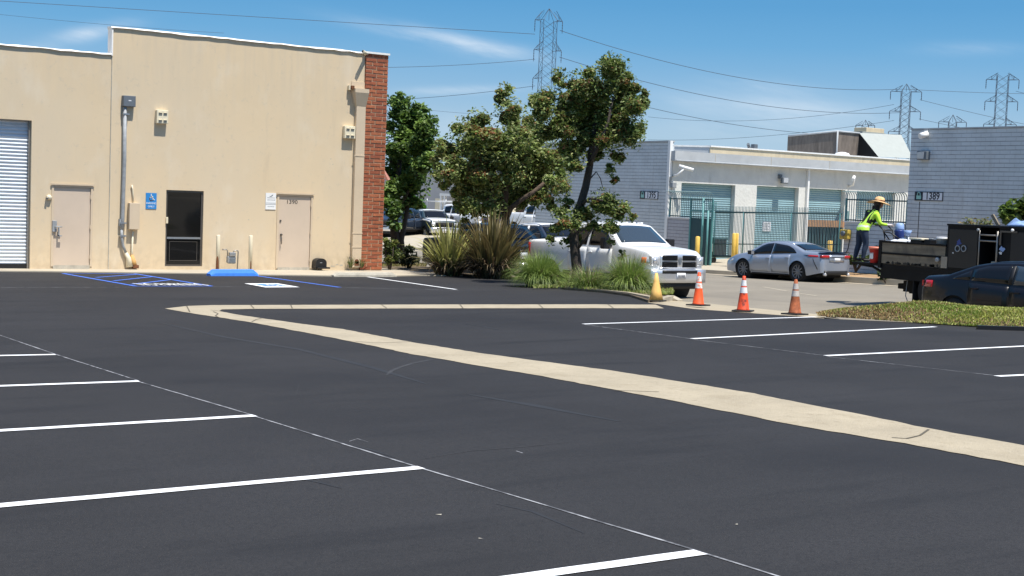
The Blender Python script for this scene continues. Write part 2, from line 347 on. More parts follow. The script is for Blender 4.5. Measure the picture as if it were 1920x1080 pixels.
def bbox(bm, x0, x1, y0, y1, z0, z1, mi=0, bev=0):
    vs = [bm.verts.new(p) for p in ((x0,y0,z0),(x1,y0,z0),(x1,y1,z0),(x0,y1,z0),(x0,y0,z1),(x1,y0,z1),(x1,y1,z1),(x0,y1,z1))]
    fs = [bm.faces.new([vs[i] for i in f]) for f in ((3,2,1,0),(4,5,6,7),(0,1,5,4),(1,2,6,5),(2,3,7,6),(3,0,4,7))]
    for f in fs: f.material_index = mi
    if bev:
        es = list({e for f in fs for e in f.edges})
        r = bmesh.ops.bevel(bm, geom=es, offset=bev, segments=2, affect='EDGES', profile=.5)
        for f in r['faces']: f.material_index = mi
    return fs
def box(x0, x1, y0, y1, z0, z1, bev=0):
    bm = bmesh.new(); bbox(bm, x0, x1, y0, y1, z0, z1, 0, bev); return bm
def tube(bm, pts, rad, n=8, mi=0, cap=True):
    pts = [Vector(p) for p in pts]; rings = []
    for i, p in enumerate(pts):
        a = pts[max(0, i-1)]; b = pts[min(len(pts)-1, i+1)]; t = (b-a).normalized()
        u = t.orthogonal().normalized() if i == 0 else (u0 - t*u0.dot(t)).normalized()
        u0 = u; v = t.cross(u); r = rad[i] if isinstance(rad, (list, tuple)) else rad
        rings.append([bm.verts.new(p + (u*math.cos(2*PI*k/n) + v*math.sin(2*PI*k/n))*r) for k in range(n)])
    for i in range(len(rings)-1):
        for k in range(n):
            f = bm.faces.new((rings[i][k], rings[i][(k+1)%n], rings[i+1][(k+1)%n], rings[i+1][k])); f.material_index = mi; f.smooth = n > 5
    if cap and n > 2:
        for rr in (rings[0][::-1], rings[-1]):
            f = bm.faces.new(rr); f.material_index = mi
    return bm
def lathe(bm, prof, n=20, mi=None, origin=(0,0,0), axis='Z', caps=True):
    ox, oy, oz = origin; rings = []
    for (r, z) in prof:
        ring = []
        for k in range(n):
            a = 2*PI*k/n; c, s = r*math.cos(a), r*math.sin(a)
            p = (ox+c, oy+s, oz+z) if axis == 'Z' else ((ox+z, oy+c, oz+s) if axis == 'X' else (ox+c, oy+z, oz+s))
            ring.append(bm.verts.new(p))
        rings.append(ring)
    for i in range(len(rings)-1):
        for k in range(n):
            f = bm.faces.new((rings[i][k], rings[i][(k+1)%n], rings[i+1][(k+1)%n], rings[i+1][k])); f.smooth = True
            if mi: f.material_index = mi[i]
    if caps:
        f = bm.faces.new(rings[0][::-1]); f.material_index = mi[0] if mi else 0
        f = bm.faces.new(rings[-1]); f.material_index = mi[-1] if mi else 0
    return bm
def sheet(name, pts, m, parent=None, z=None):
    """a flat polygon given as 3D points"""
    bm = bmesh.new(); f = bm.faces.new([bm.verts.new(p) for p in pts])
    bmesh.ops.triangulate(bm, faces=[f])
    for f in bm.faces:
        f.normal_update()
        if f.normal.z < 0: f.normal_flip()
    return obj(name, bm, m, parent)
def slab(name, pts, th, m, parent=None):
    """polygon top with side walls going down by th"""
    bm = bmesh.new(); t = [bm.verts.new(p) for p in pts]; b = [bm.verts.new((p[0], p[1], p[2]-th)) for p in pts]
    f = bm.faces.new(t); n = len(pts)
    for i in range(n): bm.faces.new((t[i], b[i], b[(i+1)%n], t[(i+1)%n]))
    bmesh.ops.triangulate(bm, faces=[f]); bmesh.ops.recalc_face_normals(bm, faces=bm.faces)
    return obj(name, bm, m, parent)
def text_mesh(s, size, ext=.002, align='CENTER', bold=0.0):
    cu = bpy.data.curves.new('lettering', 'FONT'); cu.body = s; cu.size = size; cu.align_x = align; cu.align_y = 'CENTER'; cu.extrude = ext; cu.resolution_u = 3; cu.offset = bold
    o = bpy.data.objects.new('lettering', cu); C.objects.link(o)
    dg = bpy.context.evaluated_depsgraph_get(); me = bpy.data.meshes.new_from_object(o.evaluated_get(dg))
    bpy.data.objects.remove(o); bpy.data.curves.remove(cu)
    return me
def text_obj(name, s, size, m, mw, parent=None, sx=1.0, bold=0.0):
    me = text_mesh(s, size, bold=bold); me.materials.clear(); me.materials.append(m)
    o = bpy.data.objects.new(name, me); C.objects.link(o)
    me.transform(mw @ Matrix.Diagonal((sx,1,1,1)))
    if parent is not None: o.parent = parent
    return o
def wall_holes(u0, u1, z0, z1, holes, fmap, depth):
    """a wall face with rectangular openings and their reveals; fmap(u, z, d) -> point, d goes into the wall"""
    bm = bmesh.new(); us = sorted({u0, u1, *[h[0] for h in holes], *[h[1] for h in holes]}); zs = sorted({z0, z1, *[h[2] for h in holes], *[h[3] for h in holes]})
    us = [u for u in us if u0 <= u <= u1]; zs = [z for z in zs if z0 <= z <= z1]
    V = {}
    def v(u, z, d=0):
        k = (round(u,5), round(z,5), round(d,5))
        if k not in V: V[k] = bm.verts.new(fmap(u, z, d))
        return V[k]
    for i in range(len(us)-1):
        for j in range(len(zs)-1):
            cu, cz = (us[i]+us[i+1])/2, (zs[j]+zs[j+1])/2
            if any(h[0] < cu < h[1] and h[2] < cz < h[3] for h in holes): continue
            bm.faces.new((v(us[i],zs[j]), v(us[i+1],zs[j]), v(us[i+1],zs[j+1]), v(us[i],zs[j+1])))
    for h in holes:
        a, b, c, d = h[:4]; dp = h[4] if len(h) > 4 else depth
        for (p, q) in (((a,c),(b,c)),((b,c),(b,d)),((b,d),(a,d)),((a,d),(a,c))):
            bm.faces.new((v(*p), v(*q), v(*q, dp), v(*p, dp)))
    return bm
# ================================================================ GROUND
def onlot(p, dz=0.0): return (p.x, p.y, GX*p.x+GY*p.y+dz)
def grid_sheet(name, xs, ys, zf, m):
    vs = [(x, y, zf(x, y)) for x in xs for y in ys]; n = len(ys); fs = []
    for i in range(len(xs)-1):
        for j in range(n-1):
            fs.append((i*n+j, (i+1)*n+j, (i+1)*n+j+1, i*n+j+1))
    return struct(obj(name, (vs, fs), m))
grid_sheet('ground', [-2500, -300, -40, 0, 38, 60, 300, 2500], [-1500, -60, 0, 50, 300, 4000], lambda x, y: gz(x, y) - (.6 if y < 300 else 1.5), MT['ground'])
lot_edge = [(820,514),(870,517.5),(960,523),(1060,543.5),(1130,549),(1180,556),(1215,567),(1300,579),(1530,596.5)]
E_ = [G(*p) for p in lot_edge]
LOTPTS = [(-45,-40),(22.6,-40),(22.6,6)] + [(21.2,14.2),(20.5,16.2)] + [(p.x,p.y) for p in E_[::-1]] + [(22.83,37.5),(22.7,39.5),(-45,39.5)]
struct(slab('lot_asphalt', [(x, y, GX*x+GY*y) for x, y in LOTPTS], .35, MT['sealcoat']))
grid_sheet('street_asphalt', [19.0, 22, 24, 27, 31, 35, 39.0], [-60, 0, 50, 120, 400], street_z, MT['street'])
# concrete apron of the driveway
top_ = [G(1215,560), G(1300,569), G(1420,579.5), G(1545,589.5)]
bot_ = [G(1545,597.2), G(1300,579.6), G(1215,567.6)]
ap = [onlot(p, .004) for p in bot_[::-1]]
tp = []
for (px, py) in [(1552,591),(1420,578.5),(1310,567.5),(1240,562)]:
    q = G(px, py, -.22); tp.append((q.x, q.y, q.z))
struct(sheet('driveway_apron', ap + tp, MT['concrete']))
gp = [(p[0], p[1], p[2]) for p in tp]
gut = [(x+.75, y+.3, street_z(x+.75, y+.3)+.012) for x, y, z in tp]
struct(sheet('street_gutter', gp + gut[::-1], MT['walk']))
# sidewalk in front of the tan building
WALLY = 38.2
sw_front = [G(-420,506.5),G(0,509.5),G(250,512.5),G(390,514),G(480,516.5),G(620,518.5),G(715,519),G(790,517.5),G(868,518)]
swp = [onlot(p, .03) for p in sw_front] + [onlot(Vector((23.6,38.0,0)), .03), onlot(Vector((23.2,40.5,0)), .03), onlot(Vector((-25,40.5,0)), .03)]
struct(slab('building_sidewalk', swp, .2, MT['walk']))
# planter strip beside the street
pl = [onlot(p, .05) for p in E_[:7]] + [tuple(G(1236,562,-.03)), tuple(G(1258,556,-.16))]
pl += [(23.6, 26.2, street_z(23.6,26.2)+.10), (23.9, 29, gz(23.9,29)-.10), (23.95, 33, gz(23.95,33)-.02), (24.6, 38, gz(24.6,38)+.06), (26.5, 48, gz(26.5,48)+.05), (23.2, 48, gz(23,48)+.05)]
struct(slab('planter_bed', pl, .4, MT['soil_dark']))
def strip(name, path, w, h, m):
    bm = bmesh.new()
    for a, b in zip(path[:-1], path[1:]):
        d = (Vector(b)-Vector(a)); d.z = 0; d.normalize(); n = Vector((-d.y, d.x, 0))*w/2
        va = [Vector(a)-n, Vector(a)+n, Vector(b)+n, Vector(b)-n]
        t = [bm.verts.new(q+Vector((0,0,h))) for q in va]; bt = [bm.verts.new(q+Vector((0,0,-.3))) for q in va]
        bm.faces.new(t)
        for i in range(4): bm.faces.new((t[i], bt[i], bt[(i+1)%4], t[(i+1)%4]))
    bmesh.ops.recalc_face_normals(bm, faces=bm.faces)
    return obj(name, bm, m)
struct(strip('planter_kerb', [(p[0], p[1], p[2]) for p in pl[7:13]], .16, .03, MT['walk']))
struct(strip('planter_edging', [onlot(G(x, y), .0) for x, y in [(1050,541.5),(1110,546),(1180,553.5),(1222,562)]], .14, .07, MT['concrete']))
# concrete swale set flush in the asphalt
low = [(309,579),(345,585.5),(472,605),(666,642),(769,664),(900,686.5),(1000,703),(1250,750),(1500,800),(1700,833),(1920,874),(2150,918)]
up = [(2150,876),(1920,836),(1740,804),(1600,775),(1400,736),(1150,696),(900,662.5),(772,642),(640,617),(578,609.5),(490,597),(440,589.5),(411,583.5)]
inr = [(416,580.8),(470,579.6),(800,578.6),(1100,578.2),(1245,578.6)]
outr = [(1228,571.6),(1100,571.0),(800,571.3),(600,572),(400,572.5),(352,574)]
def jit(pts, a=.012):
    out = []
    for (p, q) in zip(pts[:-1], pts[1:]):
        A, B = G(*p), G(*q); n = max(1, int((A-B).length/.35))
        for i in range(n):
            c = A.lerp(B, i/n); out.append(Vector((c.x+random.uniform(-a,a), c.y+random.uniform(-a,a), 0)))
    out.append(G(*pts[-1])); return out
split_lo, split_up = low[2:], up[:5+0]
def band(name, a, b, n, m, dz):
    """a ribbon between two edges, each resampled to n points"""
    def res(pts):
        q = [G(*p) for p in pts]; L = [0]
        for i in range(len(q)-1): L.append(L[-1]+(q[i+1]-q[i]).length)
        out = []
        for k in range(n):
            s_ = L[-1]*k/(n-1); i = max(0, min(len(q)-2, next((j for j in range(len(L)-1) if L[j+1] >= s_-1e-9), len(q)-2)))
            c = q[i].lerp(q[i+1], (s_-L[i])/max(1e-9, L[i+1]-L[i])); out.append(Vector((c.x+random.uniform(-.014,.014), c.y+random.uniform(-.014,.014), 0)))
        return out
    A, B = res(a), res(b); vs = [onlot(p, dz) for p in A+B]
    o = obj(name, (vs, [(i, i+1, n+i+1, n+i) for i in range(n-1)]), m)
    return struct(o)
band('concrete_swale', [(345,585.5)]+low[2:], up[::-1], 120, MT['concrete'], .005)
band('concrete_swale', [(352,574)]+outr[::-1][1:], [(380,580.5)]+inr, 80, MT['concrete'], .0052)
struct(sheet('concrete_swale', [onlot(G(*p), .0051) for p in [(309,579),(345,585.5),(411,583.5),(416,580.8),(380,580.5),(352,574)]], MT['concrete']))
bm = bmesh.new()
def jline(px, w=.012):
    pts = [G(*p) for p in px]
    for a, b in zip(pts[:-1], pts[1:]):
        d = (b-a).normalized(); n = Vector((-d.y, d.x, 0))*w
        bm.faces.new([bm.verts.new(onlot(q, .009)) for q in (a-n, b-n, b+n, a+n)])
for j in ([(666,641),(700,643.5),(735,643),(772,641.5)],[(472,604.5),(480,600),(492,597)],[(1672,822),(1700,824),(1725,818),(1741,807)],[(400,585),(409,589),(404,593),(410,596)],[(411,584),(395,582)],
          [(470,572.5),(476,579)],[(545,572.3),(548,579)],[(715,571.7),(725,578.7)],[(862,571.3),(868,578.6)],[(1010,571.2),(1018,578.5)],[(1140,571.3),(1150,578.5)],[(350,574.5),(356,586)],[(1235,736),(1150,733)]):
    jline(j, .010)
struct(obj('swale_joint', bm, MT['joint']))

# painted markings (sheets above the asphalt)
def paint(name, px, w, m, dz=.005, rag=.006):
    A, B = G(*px[0]), G(*px[1]); d = (B-A).normalized(); n = Vector((-d.y, d.x, 0))*w/2; L = (B-A).length
    k = max(1, int(L/.25)); bm = bmesh.new(); l = []; r = []
    for i in range(k+1):
        c = A.lerp(B, i/k)
        l.append(bm.verts.new(onlot(c-n*(1+random.uniform(-rag,rag)*12), dz))); r.append(bm.verts.new(onlot(c+n*(1+random.uniform(-rag,rag)*12), dz)))
    for i in range(k): bm.faces.new((l[i], l[i+1], r[i+1], r[i]))
    for f in bm.faces:
        f.normal_update()
        if f.normal.z < 0: f.normal_flip()
    return struct(obj(name, bm, m))
for a, b in [((-180,671),(104,665.3)),((-220,732),(260,715.3)),((-300,826),(478,780)),((-400,985),(790,877.5)),((700,1122),(1314,1036.5))]:
    paint('stall_line', (a, b), .105, MT['white_line'])
for a, b in [((1094,608),(1530,594.5)),((1298,635.5),(1753,613)),((1549,667.5),(1990,646)),((1870,706),(2150,692))]:
    paint('stall_line', (a, b), .105, MT['white_line'])
paint('stall_line', ((690,519.5),(855,543)), .10, MT['white_line'])
paint('accessible_stall_line', ((478,517),(637,539)), .11, MT['blue_line'])
for a, b in [((118,513),(255,537)),((118,513),(255,513.5)),((252,513.5),(397,537)),((253,537),(397,537)),((180,520.5),(258,514.5)),((213,527),(288,519)),((247,533.5),(322,524.5))]:
    paint('access_aisle_line', (a, b), .11, MT['blue_line'], .005+random.random()*.003)
# chalk layout lines
for a, b in [((-20,622),(105,665)),((105,665),(260,714.5)),((478,781),(790,878.5)),((260,716),(478,780)),((795,880),(1316,1036)),((1316,1037),(1600,1125))]:
    paint('chalk_line', (a, b), .018, MT['old_line'], .0035, .03)
paint('chalk_line', ((1096,609),(1300,636)), .02, MT['old_line'], .0035, .03)
paint('chalk_line', ((1300,637),(1548,667)), .018, MT['old_line'], .0035, .03)
paint('chalk_line', ((1550,669),(1870,705)), .018, MT['old_line'], .0035, .03)
paint('chalk_line', ((-100,540),(255,538.5)), .03, MT['old_line'], .0035, .03)
paint('chalk_line', ((640,539),(860,544.5)), .03, MT['old_line'], .0035, .03)
paint('chalk_line', ((397,537.5),(470,538)), .03, MT['old_line'], .0035, .03)
# faint tyre arcs, scuffs and a darker patch in the seal coat
MT['scuff'] = mat('tyre_scuff', (.036,.035,.036), .85, var=.3, scale=6); MT['patch'] = mat('seal_patch', (.0185,.0182,.019), .75, var=.25, scale=1.2)
def mark(name, px, w, m, dz=.0022):
    pts = [G(*p) for p in px]; bm = bmesh.new(); l = []; r = []
    for i, c in enumerate(pts):
        a = pts[max(0,i-1)]; b = pts[min(len(pts)-1,i+1)]; d = (b-a).normalized(); n = Vector((-d.y, d.x, 0))*w/2*(.3 if i in (0, len(pts)-1) else 1)
        l.append(bm.verts.new(onlot(c-n, dz))); r.append(bm.verts.new(onlot(c+n, dz)))
    for i in range(len(pts)-1): bm.faces.new((l[i], l[i+1], r[i+1], r[i]))
    bmesh.ops.recalc_face_normals(bm, faces=bm.faces)
    for f in bm.faces:
        f.normal_update()
        if f.normal.z < 0: f.normal_flip()
    return struct(obj(name, bm, m))
mark('tyre_scuff', [(724,704),(735,695),(752,688),(775,681),(800,676),(830,671)], .05, MT['scuff'])
for pts_, w_ in (([(870,607+0),(905,612),(940,620)], .05), ([(560,898),(600,905),(640,916)], .03), ([(1095,1000),(1000,960),(930,945)], .03), ([(555,742),(560,722)], .012), ([(640,830),(700,845),(740,858)], .03)):
    mark('tyre_scuff', pts_, w_, MT['patch'], .0015+random.random()*.0008)
mark('tyre_scuff', [(790,861),(880,846),(985,838),(1080,828)], .012, MT['scuff']); mark('tyre_scuff', [(655,828),(670,823),(690,829)], .014, MT['old_line']); mark('tyre_scuff', [(968,846),(980,850)], .03, MT['old_line'])
mark('tyre_scuff', [(300,605),(420,632),(560,655),(700,690),(800,720)], .10, MT['patch'], .0018); mark('tyre_scuff', [(880,740),(1000,760),(1160,790)], .12, MT['patch'], .0018)
for k in range(70):
    px, py = random.uniform(150,1900), random.uniform(620,1060); q = G(px, py)
    if q.z > -.45 or True: struct(sheet('grit', [onlot(q+Vector((random.uniform(-.02,.02), random.uniform(-.02,.02), 0)), .003) for _ in range(3)], MT['stopc'])) if k < 4 else None
# NO PARKING in the aisle
me = text_mesh('NO PARKING', .62, .0)
q = G(322,534.2); xx = (G(390,534.4)-G(256,534.2)); xx.z = 0; ang = math.atan2(xx.y, xx.x); ww = max(v.co.x for v in me.vertices)-min(v.co.x for v in me.vertices)
dpy = (G(322,531)-G(322,536)).length
mw = Matrix.Translation((q.x, q.y, 0)) @ Matrix.Rotation(ang,4,'Z') @ Matrix.Diagonal((xx.length*.92/ww, dpy/.62*1.1, 1, 1))
me.transform(mw)
for v in me.vertices: v.co.z = GX*v.co.x+GY*v.co.y+.012
me.materials.clear(); me.materials.append(MT['white_line'])
o = bpy.data.objects.new('no_parking_lettering', me); C.objects.link(o); struct(o)
# wheelchair emblem: white field, blue ground, white figure
c4 = [G(458,531.8), G(520,531.6), G(562,538.8), G(498,539.2)]
def bil(u, v): return c4[0].lerp(c4[1], u).lerp(c4[3].lerp(c4[2], u), v)
struct(sheet('wheelchair_marking', [onlot(p, .006) for p in c4], MT['white_line']))
struct(sheet('wheelchair_marking_field', [onlot(bil(u, v), .009) for u, v in ((.17,.2),(.83,.2),(.83,.8),(.17,.8))], MT['signblue']))
def wheelchair(fn, th, z_of):
    """strokes of the wheelchair figure in a unit square, fn maps (u,v) to a point"""
    bm = bmesh.new()
    def stroke(pts):
        for a, b in zip(pts[:-1], pts[1:]):
            a, b = Vector(a), Vector(b); d = (b-a).normalized()*th/2; n = Vector((-d.y, d.x))
            bm.faces.new([bm.verts.new(z_of(fn(*q))) for q in (a-n-d, b-n+d, b+n+d, a+n-d)])
    cx, cy, r = .45, .33, .23
    stroke([(cx+r*math.cos(t), cy+r*math.sin(t)) for t in [math.radians(a) for a in range(130, 372, 22)]])
    stroke([(.45,.78),(.46,.48),(.68,.47),(.80,.20),(.90,.24)]); stroke([(.46,.62),(.66,.62)])
    bm.faces.new([bm.verts.new(z_of(fn(.45+.065*math.cos(t), .88+.065*math.sin(t)))) for t in [2*PI*k/12 for k in range(12)]])
    return bm
o = obj('wheelchair_marking_figure', wheelchair(lambda u, v: bil(.2+.6*u, .78-.56*v), .10, lambda p: onlot(p, .013)), MT['white_line']); struct(o)

# ================================================================ TAN BUILDING
tb = thing('tan_building', 'tan stucco warehouse with red brick corner pier and roll-up door', 'building', (12.9, WALLY, -.9))
def kid(o, par):
    """parent keeping world placement"""
    o.parent = par; o.matrix_parent_inverse = Matrix.Translation(par.location).inverted() if par.rotation_mode != 'QUATERNION' and par.rotation_euler[2] == 0 else par.matrix_basis.inverted(); return o
XS = WY(210.5,100,WALLY).x; XP = WY(685,100,WALLY).x; XE = WY(727,100,WALLY).x; ZT = WY(213,50,WALLY).z; ZL = WY(100,91,WALLY).z
ZB = -1.25
def WR(px0, py0, px1, py1): a = WY(px0, py0, WALLY); b = WY(px1, py1, WALLY); return a.x, b.x, b.z, a.z
rx1 = WY(60,226,WALLY).x; rzt = WY(60,226,WALLY).z; rzb = WY(55,497,WALLY).z
d1 = WR(101,350,168.5,499.5); wn = WR(312,356,379,499.5); d2 = WR(523,367,580,503)
yl = WALLY+.015
bm = wall_holes(-24, XS, ZB, ZL, [(rx1-3.7, rx1, ZB, rzt, .24), (d1[0], d1[1], ZB, d1[3], .05), (rx1-12.5, rx1-8.8, ZB, rzt, .24)], lambda u, z, d: (u, yl+d, z), .2)
for p in (((-24,yl,ZL),(XS,yl,ZL),(XS,yl+22,ZL),(-24,yl+22,ZL)), ((-24,yl,ZB),(-24,yl,ZL),(-24,yl+22,ZL),(-24,yl+22,ZB))):
    bm.faces.new([bm.verts.new(q) for q in p])
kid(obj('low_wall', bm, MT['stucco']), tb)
bm = wall_holes(XS, XP, ZB, ZT, [(wn[0], wn[1], wn[2], wn[3], .10), (d2[0], d2[1], ZB, d2[3], .05)], lambda u, z, d: (u, WALLY+d, z), .2)
for p in (((XS,WALLY+.3,ZL-.1),(XS,WALLY+.3,ZT),(XP,WALLY+.3,ZT),(XP,WALLY+.3,ZL-.1)), ((XS,WALLY,ZL-.1),(XS,WALLY,ZT),(XS,WALLY+.3,ZT),(XS,WALLY+.3,ZL-.1)), ((XP,WALLY,ZB),(XP,WALLY,ZL),(XP,WALLY+22,ZL),(XP,WALLY+22,ZB)),((XS,WALLY+.3,ZL-.05),(XP,WALLY+.3,ZL-.05),(XP,WALLY+22,ZL-.05),(XS,WALLY+22,ZL-.05))):
    bm.faces.new([bm.verts.new(q) for q in p])
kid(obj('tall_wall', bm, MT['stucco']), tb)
kid(obj('wall_joint', box(XS-.012, XS+.008, WALLY-.006, WALLY+.02, -1.0, ZL-.02), MT['stopc']), tb)
# white coping along the roof edges, slightly uneven
def coping(x0, x1, z, y):
    bm = bmesh.new(); n = int((x1-x0)/.28); pr = []
    for i in range(n+1):
        x = x0+(x1-x0)*i/n; j = random.uniform(-.012,.012); k = random.uniform(-.02,.014)
        pr.append([bm.verts.new(p) for p in ((x,y-.052,z-.026+k),(x,y-.022,z+.010+j),(x,y+.3,z+.03+j),(x,y+.3,z-.05))])
    for i in range(n):
        for q in range(3): bm.faces.new((pr[i][q], pr[i+1][q], pr[i+1][q+1], pr[i][q+1]))
    bm.faces.new(pr[0]); bm.faces.new(pr[-1][::-1]); bmesh.ops.recalc_face_normals(bm, faces=bm.faces)
    return bm
kid(obj('parapet_cap', coping(-24, XS-.03, ZL, yl), MT['capwhite']), tb)
kid(obj('parapet_cap', coping(XS-.05, XP, ZT, WALLY), MT['capwhite']), tb)
kid(obj('parapet_flashing', box(XS-.03, XS+.012, WALLY-.03, WALLY+.3, ZL-.05, ZT+.01), MT['capwhite']), tb)
# roll-up door
def shutter(x0, x1, z0, z1, y, pitch, dep, m, name='roll_door', parent=None, axis='X'):
    prof = []; z = z0; k = 0
    while z < z1-1e-4:
        for (dz, dd) in ((0,0),(.18,-.7),(.42,-1),(.66,-.7),(.84,0)):
            if z+dz*pitch < z1: prof.append((z+dz*pitch, y+dd*dep))
        z += pitch
    vs = []; fs = []
    for (zz, yy) in prof: vs += [(x0, yy, zz), (x1, yy, zz)] if axis == 'X' else [(yy, x0, zz), (yy, x1, zz)]
    for i in range(len(prof)-1): fs.append((2*i, 2*i+1, 2*i+3, 2*i+2))
    return obj(name, (vs, fs), m, smooth=False)
rd = kid(shutter(rx1-3.7, rx1-.015, rzb, rzt+.1, yl+.21, .098, .030, MT['rollsteel']), tb)
kid(obj('door_bottom_bar', box(rx1-3.7, rx1-.02, yl+.15, yl+.22, -1.1, rzb+.02), MT['gap']), tb)
kid(obj('door_guide', box(rx1-.05, rx1-.006, yl+.10, yl+.2, -1.1, rzt), MT['alu_light']), tb)
rd = kid(shutter(rx1-12.5, rx1-8.8, rzb, rzt+.1, yl+.21, .098, .030, MT['rollsteel']), tb)
# flush doors
def flush_door(r, y, zb, label):
    x0, x1, _, z1 = r
    f = bmesh.new(); t = .055
    bbox(f, x0-t, x0+.004, y-.02, y+.05, zb, z1+t); bbox(f, x1-.004, x1+t, y-.02, y+.05, zb, z1+t); bbox(f, x0+.004, x1-.004, y-.02, y+.05, z1-.004, z1+t)
    bbox(f, x0-t-.03, x1+t+.03, y-.055, y-.0215, z1+t, z1+t+.035)
    fr = kid(obj('door_frame', f, MT['tan_paint']), tb)
    d = kid(obj('door', box(x0+.014, x1-.014, y+.012, y+.05, zb+.03, z1-.014), MT['door_paint']), tb)
    kid(obj('door_gap', box(x0+.002, x1-.002, y+.030, y+.052, zb, z1-.002), MT['stopc']), tb)
    kid(obj('threshold', box(x0+.006, x1-.006, y-.02, y+.010, zb-.1, zb+.028), MT['stopc']), tb)
    for fz in (.12, .5, .88): kid(obj('hinge', box(x1-.018, x1+.012, y-.032, y-.0205, zb+(z1-zb)*fz-.06, zb+(z1-zb)*fz+.06), MT['tan_paint']), tb)
    return d
zb1, zb2 = d1[2]+.0, d2[2]+.0
door1 = flush_door(d1, yl, zb1, ''); door2 = flush_door(d2, WALLY, zb2, '')
def at_wall(px, py, off=0): p = WY(px, py, WALLY-off); return p
p = at_wall(101,423)
bm = bmesh.new(); bbox(bm, p.x-.05, p.x+.07, WALLY-.05, WALLY+.02, p.z-.17, p.z+.14, 0, .01); tube(bm, [(p.x+.02, WALLY-.03, p.z-.02),(p.x+.02, WALLY-.09, p.z-.02),(p.x+.2, WALLY-.09, p.z-.03)], .016); bbox(bm, p.x+.10, p.x+.13, WALLY-.10, WALLY-.02, p.z-.28, p.z-.05); bbox(bm, p.x+.10, p.x+.2, WALLY-.10, WALLY-.05, p.z-.29, p.z-.26)
kid(obj('door_handle', bm, MT['pipe']), tb)
p = at_wall(527,440)
bm = bmesh.new(); lathe(bm, [(.035,0),(.035,-.03),(.02,-.05),(.02,-.08)], 12, origin=(p.x, WALLY+.01, p.z), axis='Y'); tube(bm, [(p.x, WALLY-.02, p.z-.06),(p.x-.01, WALLY-.07, p.z-.08),(p.x-.01, WALLY-.07, p.z-.26),(p.x, WALLY-.02, p.z-.28)], .014)
kid(obj('door_handle', bm, MT['alu']), tb)
p = at_wall(526,414); bm = bmesh.new(); lathe(bm, [(.03,0),(.03,-.02)], 12, origin=(p.x, WALLY+.01, p.z), axis='Y'); kid(obj('deadbolt', bm, MT['alu']), tb)
p = at_wall(547.5,379); o = text_obj('door_number', '1390', .17, MT['black'], Matrix.Translation((p.x, WALLY+.010, p.z)) @ Matrix.Rotation(PI/2,4,'X'), None, 1.15); kid(o, tb)
# window with dark glass, a crossbar and a lower panel
x0, x1, z0, z1 = wn; f = bmesh.new(); t = .055; y0 = WALLY+.045
bbox(f, x0+.001, x0+t, y0, y0+.05, z0+.001, z1-.001); bbox(f, x1-t, x1-.001, y0, y0+.05, z0+.001, z1-.001); bbox(f, x0+t, x1-t, y0, y0+.05, z1-t, z1-.001); bbox(f, x0+t, x1-t, y0, y0+.05, z0+.001, z0+.05)
win = kid(obj('window', f, MT['alu']), tb)
zc = at_wall(345,446.5).z
kid(obj('crossbar', box(x0+t+.002, x1-t-.002, y0-.008, y0+.05, zc-.028, zc+.028), MT['steel']), tb)
kid(obj('window_pane', box(x0+t, x1-t, y0+.03, y0+.045, zc+.03, z1-t), MT['darkglass']), tb)
f = bmesh.new(); bbox(f, x0+t, x1-t, y0+.022, y0+.045, z0+.05, zc-.03); kid(obj('lower_panel', f, MT['darkglass']), tb)
f = bmesh.new()
a, b, c, d = x0+t+.09, x1-t-.09, z0+.16, zc-.10
for q in ((a,b,c,c+.012),(a,b,d-.012,d),(a,a+.012,c+.012,d-.012),(b-.012,b,c+.012,d-.012)): bbox(f, q[0], q[1], y0+.014, y0+.024, q[2], q[3])
kid(obj('panel_moulding', f, MT['alu']), tb)
p = at_wall(312.3,413); kid(obj('window_stop', box(p.x-.03, p.x+.03, WALLY-.05, WALLY+.04, p.z-.09, p.z+.09, .008), MT['cream']), tb)
# brick pier: real bricks on mortar
pier = kid(obj('brick_pier', box(XP+.012, XE-.008, WALLY-.051, WALLY+.62, ZB, ZT-.03), MT['mortar']), tb)
bm = bmesh.new(); nb = 57; ch = (ZT-.02+1.05)/nb; wtot = XE-XP
for r in range(nb):
    z = -1.05+r*ch
    for face in ('f', 's'):
        lim = wtot if face == 'f' else .66
        off = (0 if r % 2 else -.145) if face == 'f' else (-.145 if r % 2 else 0)
        u = off
        while u < lim-.02:
            a = max(0, u); b = min(lim, u+.385)
            if b-a > .05:
                jx = random.uniform(-.006, .006); hh = ch*random.uniform(.66,.74); pr = random.uniform(.002,.014); mi = random.randint(0,3)
                if face == 'f': bbox(bm, XP+a+.006, XP+b-.012, WALLY-.055-pr, WALLY-.01, z+.01+jx, z+.01+jx+hh, mi)
                else: bbox(bm, XE-.03, XE-.0+pr*.6, WALLY-.05+a+.006, WALLY-.05+b-.012, z+.01+jx, z+.01+jx+hh, mi)
            u += .40
bk = [mat('brick_%d' % i, c, .85, var=.25, scale=7, bump=.4, bscale=40) for i, c in enumerate([(.35,.105,.045),(.32,.09,.04),(.38,.12,.052),(.28,.08,.038)])]
kid(obj('pier_brick', bm, bk), pier)
kid(obj('pier_cap', box(XP-.01, XE+.03, WALLY-.11, WALLY+.66, ZT-.028, ZT+.03), MT['capwhite']), tb)
